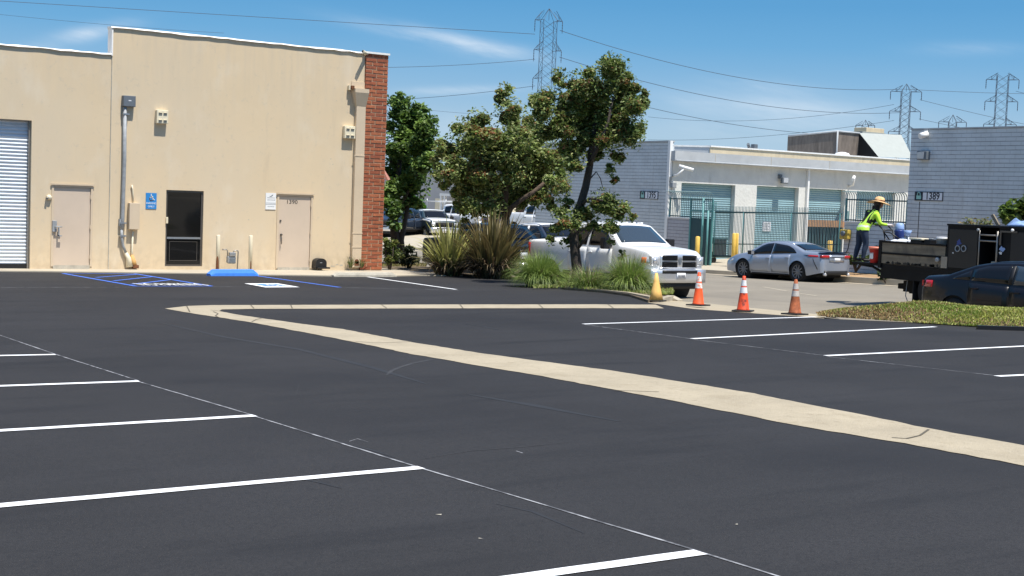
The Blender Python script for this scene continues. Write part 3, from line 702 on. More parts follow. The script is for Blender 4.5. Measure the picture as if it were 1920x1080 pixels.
# scupper box, conductor head and downspout
p0 = at_wall(684,163); p1 = at_wall(661,181)
xd0, xd1 = at_wall(665,205).x, at_wall(682,205).x
bm = bmesh.new()
hz = at_wall(671,167).z; hb = at_wall(671,200).z; xa, xb = at_wall(659,168).x, at_wall(685,168).x
rows = [((xa, xb), -.26, hz), ((xa, xb), -.26, hz-.12), ((xd0-.005, xd1+.005), -.13, hb)]
ring = []
for (a, b), dy, z in rows: ring.append([bm.verts.new(q) for q in ((a, WALLY, z), (a, WALLY+dy, z), (b, WALLY+dy, z), (b, WALLY, z))])
for i in range(2):
    for k in range(3): bm.faces.new((ring[i][k], ring[i][k+1], ring[i+1][k+1], ring[i+1][k]))
bm.faces.new(ring[0][::-1])
zds = at_wall(668,503).z+.04
bbox(bm, xd0, xd1, WALLY-.13, WALLY-.002, zds, hb)
for zz in (at_wall(670,292).z, at_wall(668,437).z, at_wall(668,463).z): bbox(bm, xd0-.03, xd1+.008, WALLY-.14, WALLY-.131, zz-.02, zz+.02)
bbox(bm, xa-.01, xb-.03, WALLY-.02, WALLY, hz+.0, hz+.22)
ds = kid(obj('downspout', bm, MT['tan_paint']), tb)
bm = bmesh.new(); lathe(bm, [(.075,0),(.075,-.02)], 14, origin=((xd0+xd1)/2, WALLY-.125, zds+.18), axis='Y'); bbox(bm, (xd0+xd1)/2-.075, (xd0+xd1)/2+.075, WALLY-.145, WALLY-.126, zds+.05, zds+.18)
kid(obj('downspout_outlet', bm, MT['rust']), tb)
# peeled plaster and chips along the wall foot, patches on the wall
for (px, py, r) in [(690,497,5),(640,497,4),(632,496,3),(626,499,3),(655,498,4),(622,499,3),(631,189,1.6),(620,298,2),(624,308,1.8),(466,412,2),(42,196,1.6),(520,455,1.5),(560,330,1.2)]:
    p = at_wall(px, py); n = 9; bm = bmesh.new()
    bm.faces.new([bm.verts.new((p.x+r/68*random.uniform(.5,1.5)*math.cos(2*PI*k/n), WALLY-.004, p.z+r/110*random.uniform(.4,1)*math.sin(2*PI*k/n))) for k in range(n)])
    kid(obj('plaster_chip', bm, MT['stopc']), tb)

# ---- things fixed on or standing by the tan building
b0, b1 = at_wall(228,179), at_wall(251,201)
eb = thing('electrical_box', 'small grey electrical box on top of the tall conduit', 'electrical box', (b0.x, WALLY, b1.z))
kid(obj('box_body', box(b0.x, b1.x, WALLY-.15, WALLY-.002, b1.z, b0.z, .008), MT['elec']), eb)
kid(obj('box_lid', box(b0.x+.012, b1.x-.012, WALLY-.162, WALLY-.1505, b1.z+.012, b0.z-.03), MT['elec']), eb)
p = at_wall(240,189); kid(obj('maker_plate', box(p.x-.04, p.x+.04, WALLY-.166, WALLY-.1625, p.z-.014, p.z+.014), MT['plate']), eb)
cxp = at_wall(233.5,240).x; path = []
for (px, py) in [(234,201),(233,300),(229.5,410),(228,430)]: p = at_wall(px, py, .06); path.append((p.x, WALLY-.07, p.z))
cd_ = thing('conduit', 'grey galvanised conduit running down the tan wall from the electrical box', 'conduit', (path[0][0], WALLY, -.9))
bm = bmesh.new(); tube(bm, path, .055, 12); kid(obj('pipe', bm, MT['pipe']), cd_)
bm = bmesh.new(); pp = []
for (px, py) in [(228,430),(228.5,448),(231,462),(236,474),(241,484),(243,500)]: p = at_wall(px, py, .08); pp.append((p.x, WALLY-.08, p.z))
tube(bm, pp[:4], .04, 10); kid(obj('elbow', bm, MT['pipe']), cd_)
bm = bmesh.new(); tube(bm, pp[3:], [.045,.07,.10], 10); kid(obj('riser_foot', bm, MT['cream']), cd_)
for (px, py) in [(234,214),(228.5,418),(228,442)]: p = at_wall(px, py); kid(obj('strap', box(p.x-.09, p.x+.09, WALLY-.13, WALLY-.005, p.z-.02, p.z+.02), MT['steel']), cd_)
p = at_wall(224,417); kid(obj('junction_box', box(p.x-.03, p.x+.05, WALLY-.1, WALLY-.003, p.z-.1, p.z+.1), MT['pipe']), cd_)
b0, b1 = at_wall(239.5,380), at_wall(258,430)
tx = thing('utility_box', 'tan painted utility box beside the grey conduit with a cable out of its top', 'utility box', (b0.x, WALLY, b1.z))
kid(obj('box_body', box(b0.x, b1.x, WALLY-.17, WALLY-.002, b1.z, b0.z, .01), MT['tan_paint']), tx)
pp = [at_wall(x, y, .03) for x, y in [(247,347),(248.5,355),(249,362),(250,380)]]
bm = bmesh.new(); tube(bm, [(p.x, WALLY-.04, p.z) for p in pp], .022, 8); kid(obj('cable', bm, MT['cream']), tx)
pp = [at_wall(x, y, .05) for x, y in [(249,430),(247.5,470),(247,486)]]
bm = bmesh.new(); tube(bm, [(p.x, WALLY-.06, p.z) for p in pp], .028, 8); kid(obj('lower_pipe', bm, MT['cream']), tx)
pp = [at_wall(x, y, .06) for x, y in [(247,478),(250,490),(251,497)]]
bm = bmesh.new(); tube(bm, [(p.x, WALLY-.07, p.z) for p in pp], [.04,.07,.08], 10); kid(obj('pipe_boot', bm, mat('orange_boot', (.62,.36,.12), .7)), tx)
p = at_wall(251,498.5); kid(obj('boot_foot', box(p.x-.07, p.x+.09, WALLY-.16, WALLY-.02, p.z-.06, p.z+.03), MT['rust']), tx)
# twin-lens emergency lights
def wall_light(px0, py0, px1, py1, label):
    a, b = at_wall(px0, py0), at_wall(px1, py1); t_ = thing('wall_light', label, 'wall light', (a.x, WALLY, b.z), group='four-lens cream wall lights')
    kid(obj('housing', box(a.x, b.x, WALLY-.15, WALLY-.002, b.z, a.z, .012), MT['cream']), t_)
    w = (b.x-a.x); h = a.z-b.z
    for fx in (.30, .72):
        for fz in (.18, .72):
            kid(obj('lens', box(a.x+w*(fx-.13), a.x+w*(fx+.13), WALLY-.165, WALLY-.1505, b.z+h*(fz-.055), b.z+h*(fz+.055)), MT['stopc']), t_)
            kid(obj('lens_hood', box(a.x+w*(fx-.15), a.x+w*(fx+.15), WALLY-.185, WALLY-.1505, b.z+h*(fz+.07), b.z+h*(fz+.10)), MT['cream']), t_)
wall_light(291,206,312,232.5, 'cream four-lens wall light above the blue wheelchair sign')
wall_light(642.5,236,662,260.5, 'cream four-lens wall light close to the downspout')
# small lamp by the plain door
p = at_wall(92,370); t_ = thing('door_bell_lamp', 'little cream bell lamp beside the plain unnumbered door', 'lamp', (p.x, WALLY, p.z))
bm = bmesh.new(); lathe(bm, [(.02,-.10),(.045,-.09),(.07,-.04),(.075,0)], 14, origin=(p.x, WALLY+.012, p.z), axis='Y'); kid(obj('dome', bm, MT['cream']), t_)
bm = bmesh.new(); tube(bm, [(p.x-.06, WALLY+.0, p.z), (p.x-.08, WALLY-.10, p.z-.03)], .03, 8); kid(obj('lamp_stub', bm, MT['alu_light']), t_)
# camera bullet under the parapet and a floodlight by the conductor head
p = at_wall(677,99); t_ = thing('security_camera', 'cream security camera under the roof edge next to the brick pier', 'security camera', (p.x, WALLY, p.z))
bm = bmesh.new(); tube(bm, [(p.x+.2, WALLY-.03, p.z-.02),(p.x-.1, WALLY-.32, p.z+.01)], .05, 10); kid(obj('camera_body', bm, MT['cream']), t_)
bm = bmesh.new(); tube(bm, [(p.x+.08, WALLY, p.z-.02),(p.x+.08, WALLY-.14, p.z-.06),(p.x+.06, WALLY-.18, p.z-.02)], .025, 8); kid(obj('bracket', bm, MT['cream']), t_)
bm = bmesh.new(); lathe(bm, [(.042,0),(.042,.012)], 12, origin=(p.x-.105, WALLY-.325, p.z+.01), axis='Y'); kid(obj('camera_lens', bm, MT['black']), t_)
p = at_wall(655,164); t_ = thing('floodlight', 'small box floodlight mounted beside the downspout funnel', 'floodlight', (p.x, WALLY, p.z))
kid(obj('lamp_body', box(p.x-.02, p.x+.075, WALLY-.2, WALLY-.04, p.z-.05, p.z+.05), MT['rust']), t_)
kid(obj('lamp_arm', box(p.x-.07, p.x+.0, WALLY-.12, WALLY-.001, p.z-.08, p.z+.055), MT['cream']), t_)
# signs
def wsign(px0, py0, px1, py1): a, b = at_wall(px0, py0), at_wall(px1, py1); return a.x, b.x, b.z, a.z
x0,x1,z0,z1 = wsign(273.5,361.5,293,392)
sg = thing('accessible_parking_sign', 'blue wheelchair parking sign between the utility box and the dark window', 'sign', (x0, WALLY, z0))
kid(obj('sign_plate', box(x0, x1, WALLY-.015, WALLY-.003, z0, z1), MT['signblue']), sg)
w, h = x1-x0, z1-z0
bm = wheelchair(lambda u, v: Vector((x0+w*(.20+.65*u), WALLY-.018, z0+h*(.46+.52*v))), .11, lambda p: (p.x, p.y, p.z)); kid(obj('wheelchair_symbol', bm, MT['white']), sg)
RX = Matrix.Rotation(PI/2,4,'X')
kid(text_obj('sign_lettering', 'PARKING', h*.17, MT['white'], Matrix.Translation((x0+w/2, WALLY-.017, z0+h*.35)) @ RX, None, .92), sg)
kid(text_obj('sign_lettering', 'ONLY', h*.17, MT['white'], Matrix.Translation((x0+w/2, WALLY-.017, z0+h*.15)) @ RX, None, .95), sg)
x0,x1,z0,z1 = wsign(498,361.5,516.5,393)
sg = thing('notice_sign', 'white company notice sign beside the door numbered 1390', 'sign', (x0, WALLY, z0)); w, h = x1-x0, z1-z0
kid(obj('sign_plate', box(x0, x1, WALLY-.018, WALLY-.003, z0, z1), MT['white']), sg)
bm = bmesh.new()
bm.faces.new([bm.verts.new((x0+w*u, WALLY-.020, z0+h*v)) for u, v in ((.34,.82),(.46,.80),(.62,.88),(.72,.92),(.66,.83),(.52,.77),(.4,.77))])
kid(obj('bird_emblem', bm, MT['elec']), sg)
bm = bmesh.new()
for v, a, b in ((.69,.16,.88),(.56,.16,.92),(.16,.2,.84)):
    u = a
    while u < b: l = random.uniform(.05,.14); bbox(bm, x0+w*u, x0+w*min(b,u+l), WALLY-.0205, WALLY-.0185, z0+h*v, z0+h*(v+.035)); u += l+.03
for v in (.30,.38): bbox(bm, x0+.005, x1-.005, WALLY-.0205, WALLY-.0185, z0+h*v, z0+h*v+.012)
kid(obj('fine_print', bm, MT['pipe']), sg)
# two pipe bollards and a gas meter
SWZ = lambda x, y: GX*x+GY*y+.03
def pipe_bollard(px, pyt, label, rusty):
    y = WALLY-.55; p = WY(px, pyt, y); x = p.x; zb = SWZ(x, y)
    t_ = thing('pipe_bollard', label, 'bollard', (x, y, zb), group='tan pipe bollards guarding the gas meter')
    bm = bmesh.new(); lathe(bm, [(.058,-.1),(.058,p.z-zb-.02),(.05,p.z-zb)], 18); obj('post', bm, MT['cream'], t_)
    bm = bmesh.new(); n = 10; R_ = .0605
    if rusty: prof = [(a, .02+.0*a, .40*math.sqrt(max(0,1-(a/0.9)**2))+.0) for a in np.linspace(-.9,.9,n)]
    else: prof = [(a+.5, .02, .28*math.sqrt(max(0,1-(a/.35)**2))) for a in np.linspace(-.35,.35,n)]
    lo_ = []; hi_ = []
    for a, z0_, z1_ in prof:
        an = -PI/2-.62+a
        lo_.append(bm.verts.new((R_*math.cos(an), R_*math.sin(an), z0_))); hi_.append(bm.verts.new((R_*math.cos(an), R_*math.sin(an), z0_+z1_)))
    for i in range(n-1): bm.faces.new((lo_[i], lo_[i+1], hi_[i+1], hi_[i]))
    obj('rust_patch', bm, MT['rust'], t_)
pipe_bollard(409.5,440.5,'tan pipe bollard with a large rusty patch at its foot',True)
pipe_bollard(470.5,441.5,'tan pipe bollard with only a thin rust streak at its foot',False)
y = WALLY-.3; p = WY(433,497,y); gm = thing('gas_meter', 'grey gas meter with bent pipes between two tan bollards', 'gas meter', (p.x, y, SWZ(p.x, y)))
zz = p.z+.02
kid(obj('meter_body', box(p.x-.13, p.x+.13, y-.10, y+.09, zz+.02, zz+.26, .05), MT['pipe']), gm)
kid(obj('index_box', box(p.x-.10, p.x+.10, y-.125, y-.02, zz+.245, zz+.36, .02), MT['steel']), gm)
kid(obj('meter_face', box(p.x-.09, p.x+.09, y-.115, y-.101, zz+.05, zz+.19, .005), MT['elec']), gm)
tp_ = WY(430,468,y).z
bm = bmesh.new(); tube(bm, [(p.x-.28, y, tp_),(p.x-.15, y, tp_+.0),(p.x-.12, y, tp_-.03),(p.x-.11, y, zz+.24)], .018, 8); kid(obj('inlet_pipe', bm, MT['alu_light']), gm)
bm = bmesh.new(); tube(bm, [(p.x+.07, y, zz+.24),(p.x+.07, y, tp_-.06),(p.x+.10, y, tp_-.03),(p.x+.20, y, tp_-.03),(p.x+.22, y, tp_-.06),(p.x+.20, y, SWZ(p.x, y)-.05)], .020, 8); kid(obj('outlet_pipe', bm, MT['alu_light']), gm)
# black hooded box at the foot of the wall
x0,x1,z0,z1 = wsign(585,483.5,604.5,502.5)
hb_ = thing('hooded_box', 'small black hooded box at the wall foot beside door 1390', 'box', ((x0+x1)/2, WALLY-.14, z0))
bm = bmesh.new(); n = 10; cx = (x0+x1)/2; rr = (x1-x0)/2; pr = [(x0, z0), (x0, z1-rr*.7)] + [(cx+rr*math.cos(a), z1-rr*.7+rr*.7*math.sin(a)) for a in np.linspace(PI, 0, n)] + [(x1, z0)]
fr_ = [bm.verts.new((x, WALLY-.28, z)) for x, z in pr]; bk_ = [bm.verts.new((x, WALLY-.004, z)) for x, z in pr]
bm.faces.new(fr_); 
for i in range(len(pr)): bm.faces.new((fr_[i], bk_[i], bk_[(i+1)%len(pr)], fr_[(i+1)%len(pr)]))
bmesh.ops.recalc_face_normals(bm, faces=bm.faces)
kid(obj('hood', bm, MT['black']), hb_)
kid(obj('label_plate', box(cx-.05, cx+.03, WALLY-.284, WALLY-.2802, z0+.17, z0+.19), MT['pipe']), hb_)
kid(obj('tray', box(x0+.03, x1+.06, WALLY-.40, WALLY-.281, z0, z0+.05, .006), MT['black']), hb_)
# wheel stops
def wheel_stop(pa, pb, m, label, h=.13, w=.26, group=None, name='wheel_stop'):
    A, B = G(*pa), G(*pb); d = B-A; d.z = 0; L = d.length; ang = math.atan2(d.y, d.x); c = (A+B)/2
    t_ = bmesh.new(); xs_ = [(-L/2, .35), (-L/2+.14, 1), (L/2-.14, 1), (L/2, .35)]; rows_ = []
    for x, s in xs_:
        rows_.append([t_.verts.new(q) for q in ((x,-w/2,-.02),(x,-w/2*(.95),h*.45*s),(x,-w/2*.72,h*s),(x,w/2*.72,h*s),(x,w/2*.95,h*.45*s),(x,w/2,-.02))])
    for a, b in zip(rows_[:-1], rows_[1:]):
        for i in range(5): t_.faces.new((a[i], b[i], b[i+1], a[i+1]))
    t_.faces.new(rows_[0]); t_.faces.new(rows_[-1][::-1]); bmesh.ops.recalc_face_normals(t_, faces=t_.faces)
    o = obj(name, t_, m); o.location = (c.x, c.y, GX*c.x+GY*c.y+.004); o.rotation_euler = (0, 0, ang)
    return tag(o, label, 'wheel stop', group)
A_ = G(392,517.3)
wheel_stop((391,517.2),(480,517.2), MT['wstop_blue'], 'bright blue painted wheel stop in front of the gas meter', .17, .3)
wheel_stop((623,518.6),(740,518.9), MT['stopc'], 'bare grey concrete wheel stop near the brick pier', .12, .24)
# awning flap behind the pier
q0 = DP(722,320,46); t_ = bmesh.new()
vs = [t_.verts.new(p) for p in (DP(719,320,45),DP(721,318.5,45.6),DP(732,336,45.6),DP(728,338,45),)]
f = t_.faces.new(vs); r_ = bmesh.ops.extrude_face_region(t_, geom=[f]); 
for v in r_['geom']:
    if isinstance(v, bmesh.types.BMVert): v.co += Vector((-.06,.05,0))
bmesh.ops.recalc_face_normals(t_, faces=t_.faces)
kid(obj('side_awning', t_, mat('awning_rose', (.50,.22,.16), .8, var=.1, scale=5)), tb)

struct(strip('bank_edge', [onlot(G(1832,617.5), .0), onlot(G(1930,620.5), .0), onlot(G(2050,624), .0)], .10, .07, MT['black']))
# ================================================================ FAR SIDE OF THE STREET
FX, BY = 41.59, 47.26
grid_sheet('far_pavement', [39.45, 40.5, 41.6, 44, 47.5, 60, 90], [-60, 0, 20, 38, 50, 60, 90, 140, 260], lambda x, y: pad(x, y), MT['walk'])
bm = bmesh.new()
prev = None
for y in (-60, 0, 20, 35, 37.5, 38.6, 50, 90, 140, 260):
    h = pad(39.5, y)+.07 if y < 38 else pad(39.5, y)+.004
    row = [bm.verts.new(p) for p in ((39.30, y, gz(39.4,y)-.4), (39.33, y, h), (39.52, y, h), (39.52, y, h-.3))]
    if prev:
        for i in range(3): bm.faces.new((prev[i], row[i], row[i+1], prev[i+1]))
    prev = row
bmesh.ops.recalc_face_normals(bm, faces=bm.faces)
struct(obj('street_kerb', bm, MT['walk']))
grid_sheet('street_gutter', [38.75, 39.32], [-60, 0, 38, 50, 120], lambda x, y: gz(x, y)-.19, MT['walk'])
grid_sheet('soil_bed', [39.5, 40.6, 41.55], [18, 28, 33, 38.2], lambda x, y: pad(x, y)+.05, MT['soil'])
# ---- address building with the three-figure facade walls
def ztop(px, py, X): return WX(px, py, X).z
YE = WX(1254.5,268,FX).y; ZR = WX(1254,266,FX).z
fX = lambda u, z, d: (FX+d, u, z)
b95 = thing('blue_grey_building', 'blue grey block building with the number plate 1395', 'building', (FX, YE, pad(FX, YE)))
def block_box(x0, x1, y0, y1, z0, z1):
    return box(x0, x1, y0, y1, z0, z1)
kid(obj('block_wall', block_box(FX, FX+.3, YE, 57.2, -2.2, ZR), MT['block']), b95)
kid(obj('end_wall', block_box(FX, FX+16, 57.201, 57.5, -2.2, ZR), MT['block']), b95)
kid(obj('roof_coping', box(FX-.04, FX+.34, YE-.03, 57.5, ZR+.002, ZR+.06), MT['fascia']), b95)
kid(obj('corner_board', box(FX-.06, FX+.10, YE-.16, YE-.001, -1.6, ZR+.05), MT['white']), b95)
# low block walls either side of the gate, with barred tops
zlow = WX(1270,407,FX).z
yl0 = WX(1293,440,FX).y
lw = thing('low_block_wall', 'violet grey low block wall between building 1395 and the pedestrian gate', 'wall', (FX, yl0, pad(FX, yl0)))
kid(obj('block_wall', box(FX-.02, FX+.18, yl0, YE-.17, -1.9, zlow-.05), MT['block_dark']), lw)
kid(obj('wall_cap', box(FX-.05, FX+.21, yl0-.02, YE-.17, zlow-.049, zlow), MT['white']), lw)
yr0, yr1 = WX(1697.5,420,FX).y, WX(1583,440,FX).y
zlr = WX(1600,415,FX).z
lw = thing('low_block_wall', 'blue grey low block wall below the barred panel behind the worker', 'wall', (FX, yr0, pad(FX, yr0)))
kid(obj('block_wall', box(FX-.02, FX+.18, yr0+.02, yr1, -1.9, zlr-.05), MT['block']), lw)
kid(obj('wall_cap', box(FX-.05, FX+.21, yr0+.02, yr1+.02, zlr-.049, zlr), MT['white']), lw)
def barred_panel(y0, y1, z0, zr1, zt, label, pitch=.115):
    t_ = thing('barred_panel', label, 'fence panel', (FX+.08, y0, z0), group='teal barred panels with curved tops')
    bm = bmesh.new(); n = int((y1-y0)/pitch)
    for i in range(n+1):
        y = y0+(y1-y0)*i/n; r = .22
        pts = [(FX+.08, y, z0), (FX+.08, y, zt-r)] + [(FX+.08-r*1.1*(1-math.cos(a)), y, zt-r+r*math.sin(a)) for a in np.linspace(.3, PI*.62, 5)]
        tube(bm, pts, .016, 5)
    kid(obj('bar', bm, MT['picket']), t_)
    for z in (z0+.05, zr1):
        kid(obj('rail', box(FX+.055, FX+.105, y0-.03, y1+.03, z-.025, z+.025), MT['teal_dark']), t_)
    for y in (y0-.05, (y0+y1)/2, y1+.05): kid(obj('post', box(FX+.05, FX+.11, y-.03, y+.03, z0, zr1+.05), MT['teal']), t_)
zt_ = WX(1290,359,FX).z; zr_ = WX(1280,373,FX).z
barred_panel(WX(1332,400,FX).y, YE-.22, zlow, zr_, zt_, 'teal barred panel with curved tops on the wall beside building 1395')
zt_ = WX(1640,360,FX).z; zr_ = WX(1640,375.5,FX).z
barred_panel(yr0+.05, yr1, zlr, zr_, zt_, 'teal barred panel with curved tops behind the worker in the straw hat')
# pedestrian gate
yg0, yg1 = WX(1334,440,FX).y, WX(1293.5,440,FX).y; zgt = WX(1313,394,FX).z; zg0 = pad(FX, 46.5)-.05
pg = thing('pedestrian_gate', 'teal steel pedestrian gate with a dark mesh screen beside the low wall', 'gate', (FX, yg0, zg0))
bm = bmesh.new()
for y in (yg0, yg1): bbox(bm, FX-.04, FX+.04, y-.04, y+.04, zg0-.3, zgt)
bbox(bm, FX-.04, FX+.04, yg0+.041, yg1-.041, zgt-.07, zgt-.001); ym = WX(1314.5,440,FX-.3).y
kid(obj('gate_frame', bm, MT['teal']), pg)
bm = bmesh.new()
for y in (ym, yg0-.0): tube(bm, [(FX-.25, y, zg0-.2), (FX-.25, y, WX(1316,371,FX).z if y == ym else zgt)], .045, 8)
kid(obj('gate_post', bm, MT['teal']), pg)
bm = bmesh.new()
for i in range(26):
    y = yg0+.05+(yg1-yg0-.1)*i/25; bbox(bm, FX+.0, FX+.02, y-.018, y+.018, zg0+.05, zgt-.35)
kid(obj('mesh_screen', bm, MT['teal_dark']), pg)
bm = bmesh.new()
for i in range(8):
    y = ym-.05-.5*i/7; tube(bm, [(FX, y, zgt), (FX-.0, y, zgt+.38)], .014, 5)
kid(obj('gate_spike', bm, MT['teal']), pg)
# rolling gate across the court mouth
A_ = WX(1337,483,FX+.25); B_ = WX(1576,472,FX+1.1)
ga = thing('rolling_gate', 'long teal picket rolling gate across the mouth of the court', 'gate', (A_.x, A_.y, A_.z))
zA0, zA1 = A_.z, WX(1337,397.5,FX+.25).z; zB0, zB1 = B_.z-.25, WX(1576,400.5,FX+1.1).z
def gp_(t, z): return (A_.x+(B_.x-A_.x)*t, A_.y+(B_.y-A_.y)*t, (zA0*(1-t)+zB0*t) + z*((zA1-zA0)*(1-t)+(zB1-zB0)*t))
n = 84; bm = bmesh.new()
for i in range(n+1): tube(bm, [gp_(i/n, .02), gp_(i/n, 1.13)], .0135, 5)
kid(obj('picket', bm, MT['picket']), ga)
for z, r in ((.03,.045),(.30,.022),(1.0,.035)):
    bm = bmesh.new(); tube(bm, [gp_(0,z), gp_(.5,z), gp_(1,z)], r, 6); kid(obj('rail', bm, MT['teal_dark']), ga)
for t in (.0, .24, .62, .985):
    bm = bmesh.new(); tube(bm, [gp_(t,.0), gp_(t,1.01)], .035, 6); kid(obj('post', bm, MT['teal']), ga)
for t in (.18, .46, .8):
    q = gp_(t, 0); bm = bmesh.new(); lathe(bm, [(.10,-.03),(.10,.03)], 14, origin=(q[0]-.05, q[1], q[2]-.02), axis='X'); kid(obj('wheel', bm, MT['rubber']), ga)
q = B_; gpo = thing('gate_post', 'pale teal catch post at the end of the rolling gate', 'post', (q.x, q.y-.15, zB0))
bm = bmesh.new(); bbox(bm, q.x-.06, q.x+.06, q.y-.32, q.y-.18, zB0-.3, zB1+.12, 0, .01); kid(obj('post', bm, mat('pale_teal', (.30,.46,.43), .5)), gpo)
kid(obj('post_footing', box(q.x-.2, q.x+.2, q.y-.5, q.y+.1, zB0-.4, zB0+.12), MT['white']), gpo)
p = WX(1565,461,FX+1.3); 
# ---- court end wall with the shutters
fY = lambda u, z, d: (u, BY+d, z)
def BR(px0, py0, px1, py1): a = WY(px0, py0, BY); b = WY(px1, py1, BY); return a.x, b.x, b.z, a.z
zfloor = pad(48, BY)-.3
bX0, bX1 = FX+.15, WY(1712,380,BY).x+4
bays = [(1278,343,1379,347),(1419.5,348.5,1498,352),(1515.5,353,1585,356),(1607,358.5,1679,361)]
holes = []
for i, b in enumerate(bays):
    a = WY(b[0], b[1], BY); c = WY(b[2], b[3], BY); holes.append((a.x, c.x, zfloor-.4 if i < 3 else WY(1640,412,BY).z, (a.z+c.z)/2, .27))
zf0, zf1 = WY(1300,304,BY-.4).z, WY(1300,284.5,BY-.4).z
zf0b, zf1b = zf0-.0, zf1
bay = thing('court_building', 'pale grey stucco workshop row with teal shutters inside the court', 'building', (bX0, BY, zfloor))
bm = wall_holes(bX0, bX1, zfloor-1, zf1-.03, holes, fY, .27); kid(obj('stucco_wall', bm, MT['baywall']), bay)
for i, h in enumerate(holes[:3]):
    s_ = kid(shutter(h[0]+.01, h[1]-.01, max(h[2], zfloor-.3), h[3]+.05, BY+.262, .105, .026, MT['teal_door']), bay)
h = holes[3]; bm = bmesh.new()
bbox(bm, h[0], h[1], BY+.2, BY+.26, h[2], h[3]); kid(obj('window', bm, MT['teal_door']), bay)
bm = bmesh.new()
for i in range(14): x = h[0]+(h[1]-h[0])*(i+.5)/14; bbox(bm, x-.012, x+.012, BY+.15, BY+.17, h[2], h[3]*.75+h[2]*.25)
for i in range(9): z = h[2]+(h[3]-h[2])*.75*(i+.5)/9; bbox(bm, h[0], h[1], BY+.172, BY+.19, z-.012, z+.012)
kid(obj('window_grille', bm, MT['sheet']), bay)
kid(obj('window_sill', box(h[0]-.05, h[1]+.05, BY-.05, BY+.1, h[2]-.08, h[2]-.002), MT['white']), bay)
kid(obj('fascia', box(FX+.02, bX1, BY-.30, BY+.3, zf0+.06, zf1), MT['fascia']), bay)
bm = bmesh.new(); tube(bm, [(FX+.05, BY-.335, zf0+.035), (bX1, BY-.335, zf0+.035)], .035, 8); kid(obj('gutter', bm, MT['fascia']), bay)
kid(obj('flat_roof', box(FX+.31, bX1, BY+.31, BY+9.8, zf1-.4, zf1-.32), MT['fascia']), bay)
kid(obj('soffit', box(FX+.02, bX1, BY-.295, BY-.002, zf0+.02, zf0+.058), MT['fascia']), bay)
xd = WY(1510,400,BY).x
bm = bmesh.new(); bbox(bm, xd-.06, xd+.06, BY-.13, BY-.005, zfloor, zf0+.02); kid(obj('downspout', bm, MT['white']), bay)
for px in (1345, 1450, 1560):                       # expansion joints in the fascia
    x = WY(px, 295, BY-.42).x; kid(obj('fascia_joint', box(x-.012, x+.012, BY-.308, BY-.3005, zf0+.07, zf1-.01), MT['stopc']), bay)
# stepped parapet behind the fascia
x0 = WY(1332,280,BY+1.2).x; z0 = WY(1340,276,BY+1.2).z
kid(obj('upper_parapet', box(x0, bX1, BY+1.2, BY+1.5, zf1-.5, z0), MT['beige']), bay)
kid(obj('upper_coping', box(x0-.03, bX1, BY+1.15, BY+1.55, z0+.002, z0+.07), MT['capwhite']), bay)
x2 = WY(1264,283,BY+2.6).x; z2 = WY(1264,279,BY+2.6).z
bm = bmesh.new(); vs = [(x2, BY+2.6, zf1-.5), (x0-.01, BY+1.25, zf1-.5), (x0-.01, BY+1.25, z0), (x2, BY+2.6, z0)]
f = bm.faces.new([bm.verts.new(p) for p in vs]); kid(obj('parapet_return', bm, MT['fascia']), bay)
kid(obj('return_coping', slab('coping', [(x2, BY+2.56, z0+.06), (x0-.01, BY+1.2, z0+.06), (x0-.01, BY+1.36, z0+.06), (x2, BY+2.75, z0+.06)], .08, MT['capwhite']).data.copy() and box(x2-.05, x2+.0, BY+2.6, BY+2.7, z0-.2, z0+.06), MT['capwhite']), bay)
for o_ in [o_ for o_ in C.objects if o_.name.startswith('coping')]: kid(o_, bay); o_.name = 'return_coping'
# rooftop penthouse of weathered sheets with a sloping pale panel
PY = BY+5.0
pa, pb, pc = WY(1504.5,258,PY+1.5), WY(1570,247,PY), WY(1611,250,PY)
ph = thing('roof_penthouse', 'weathered brown sheet-clad rooftop enclosure with a sloping pale panel', 'roof enclosure', (pb.x, PY, z0))
zb_ = z0-.6
bm = bmesh.new()
def quad(ps): bm.faces.new([bm.verts.new(p) for p in ps])
X0, X1 = pa.x, pc.x; zt1 = pb.z
quad([(pb.x, PY, zb_), (X1, PY, zb_), (X1, PY, zt1), (pb.x, PY, zt1)])
quad([(X0, PY+2.6, zb_), (pb.x, PY, zb_), (pb.x, PY, zt1), (X0, PY+2.6, WY(1505,258,PY+2.6).z)])
quad([(X0, PY+2.6, WY(1505,258,PY+2.6).z), (pb.x, PY, zt1), (X1, PY, zt1), (X1+1, PY+4, zt1)])
kid(obj('sheet_cladding', bm, MT['brownwood']), ph)
bm = bmesh.new(); tube(bm, [(pb.x, PY-.03, zb_), (pb.x, PY-.03, zt1+.03)], .05, 6); tube(bm, [(X0, PY+2.57, WY(1505,257,PY+2.57).z), (pb.x, PY-.03, zt1+.03), (X1, PY-.03, zt1+.02)], .05, 6); kid(obj('edge_trim', bm, MT['fascia']), ph)
q1, q2, q3, q4 = WY(1611,249,PY), WY(1647,294,PY-1.6), WY(1712,297,PY-1.6), WY(1690,253,PY)
bm = bmesh.new(); quad([q1, q2, q3, q4]); kid(obj('sloping_panel', bm, MT['sheet']), ph)
bm = bmesh.new(); quad([(X1, PY+.02, zb_), q2, q1, (X1-.02, PY+.03, zt1)]); kid(obj('dark_opening', bm, MT['gap']), ph)
a, b = WY(1617,239,PY+.6), WY(1650,248,PY+.6); kid(obj('roof_vent', box(a.x, b.x, PY+.3, PY+1.2, b.z-.1, a.z, .02), MT['beige']), ph)
a, b = WY(1612,246.5,PY+.4), WY(1655,250,PY+.4); kid(obj('vent_base', box(a.x, b.x, PY+.2, PY+1.4, b.z-.15, b.z), MT['sheet']), ph)
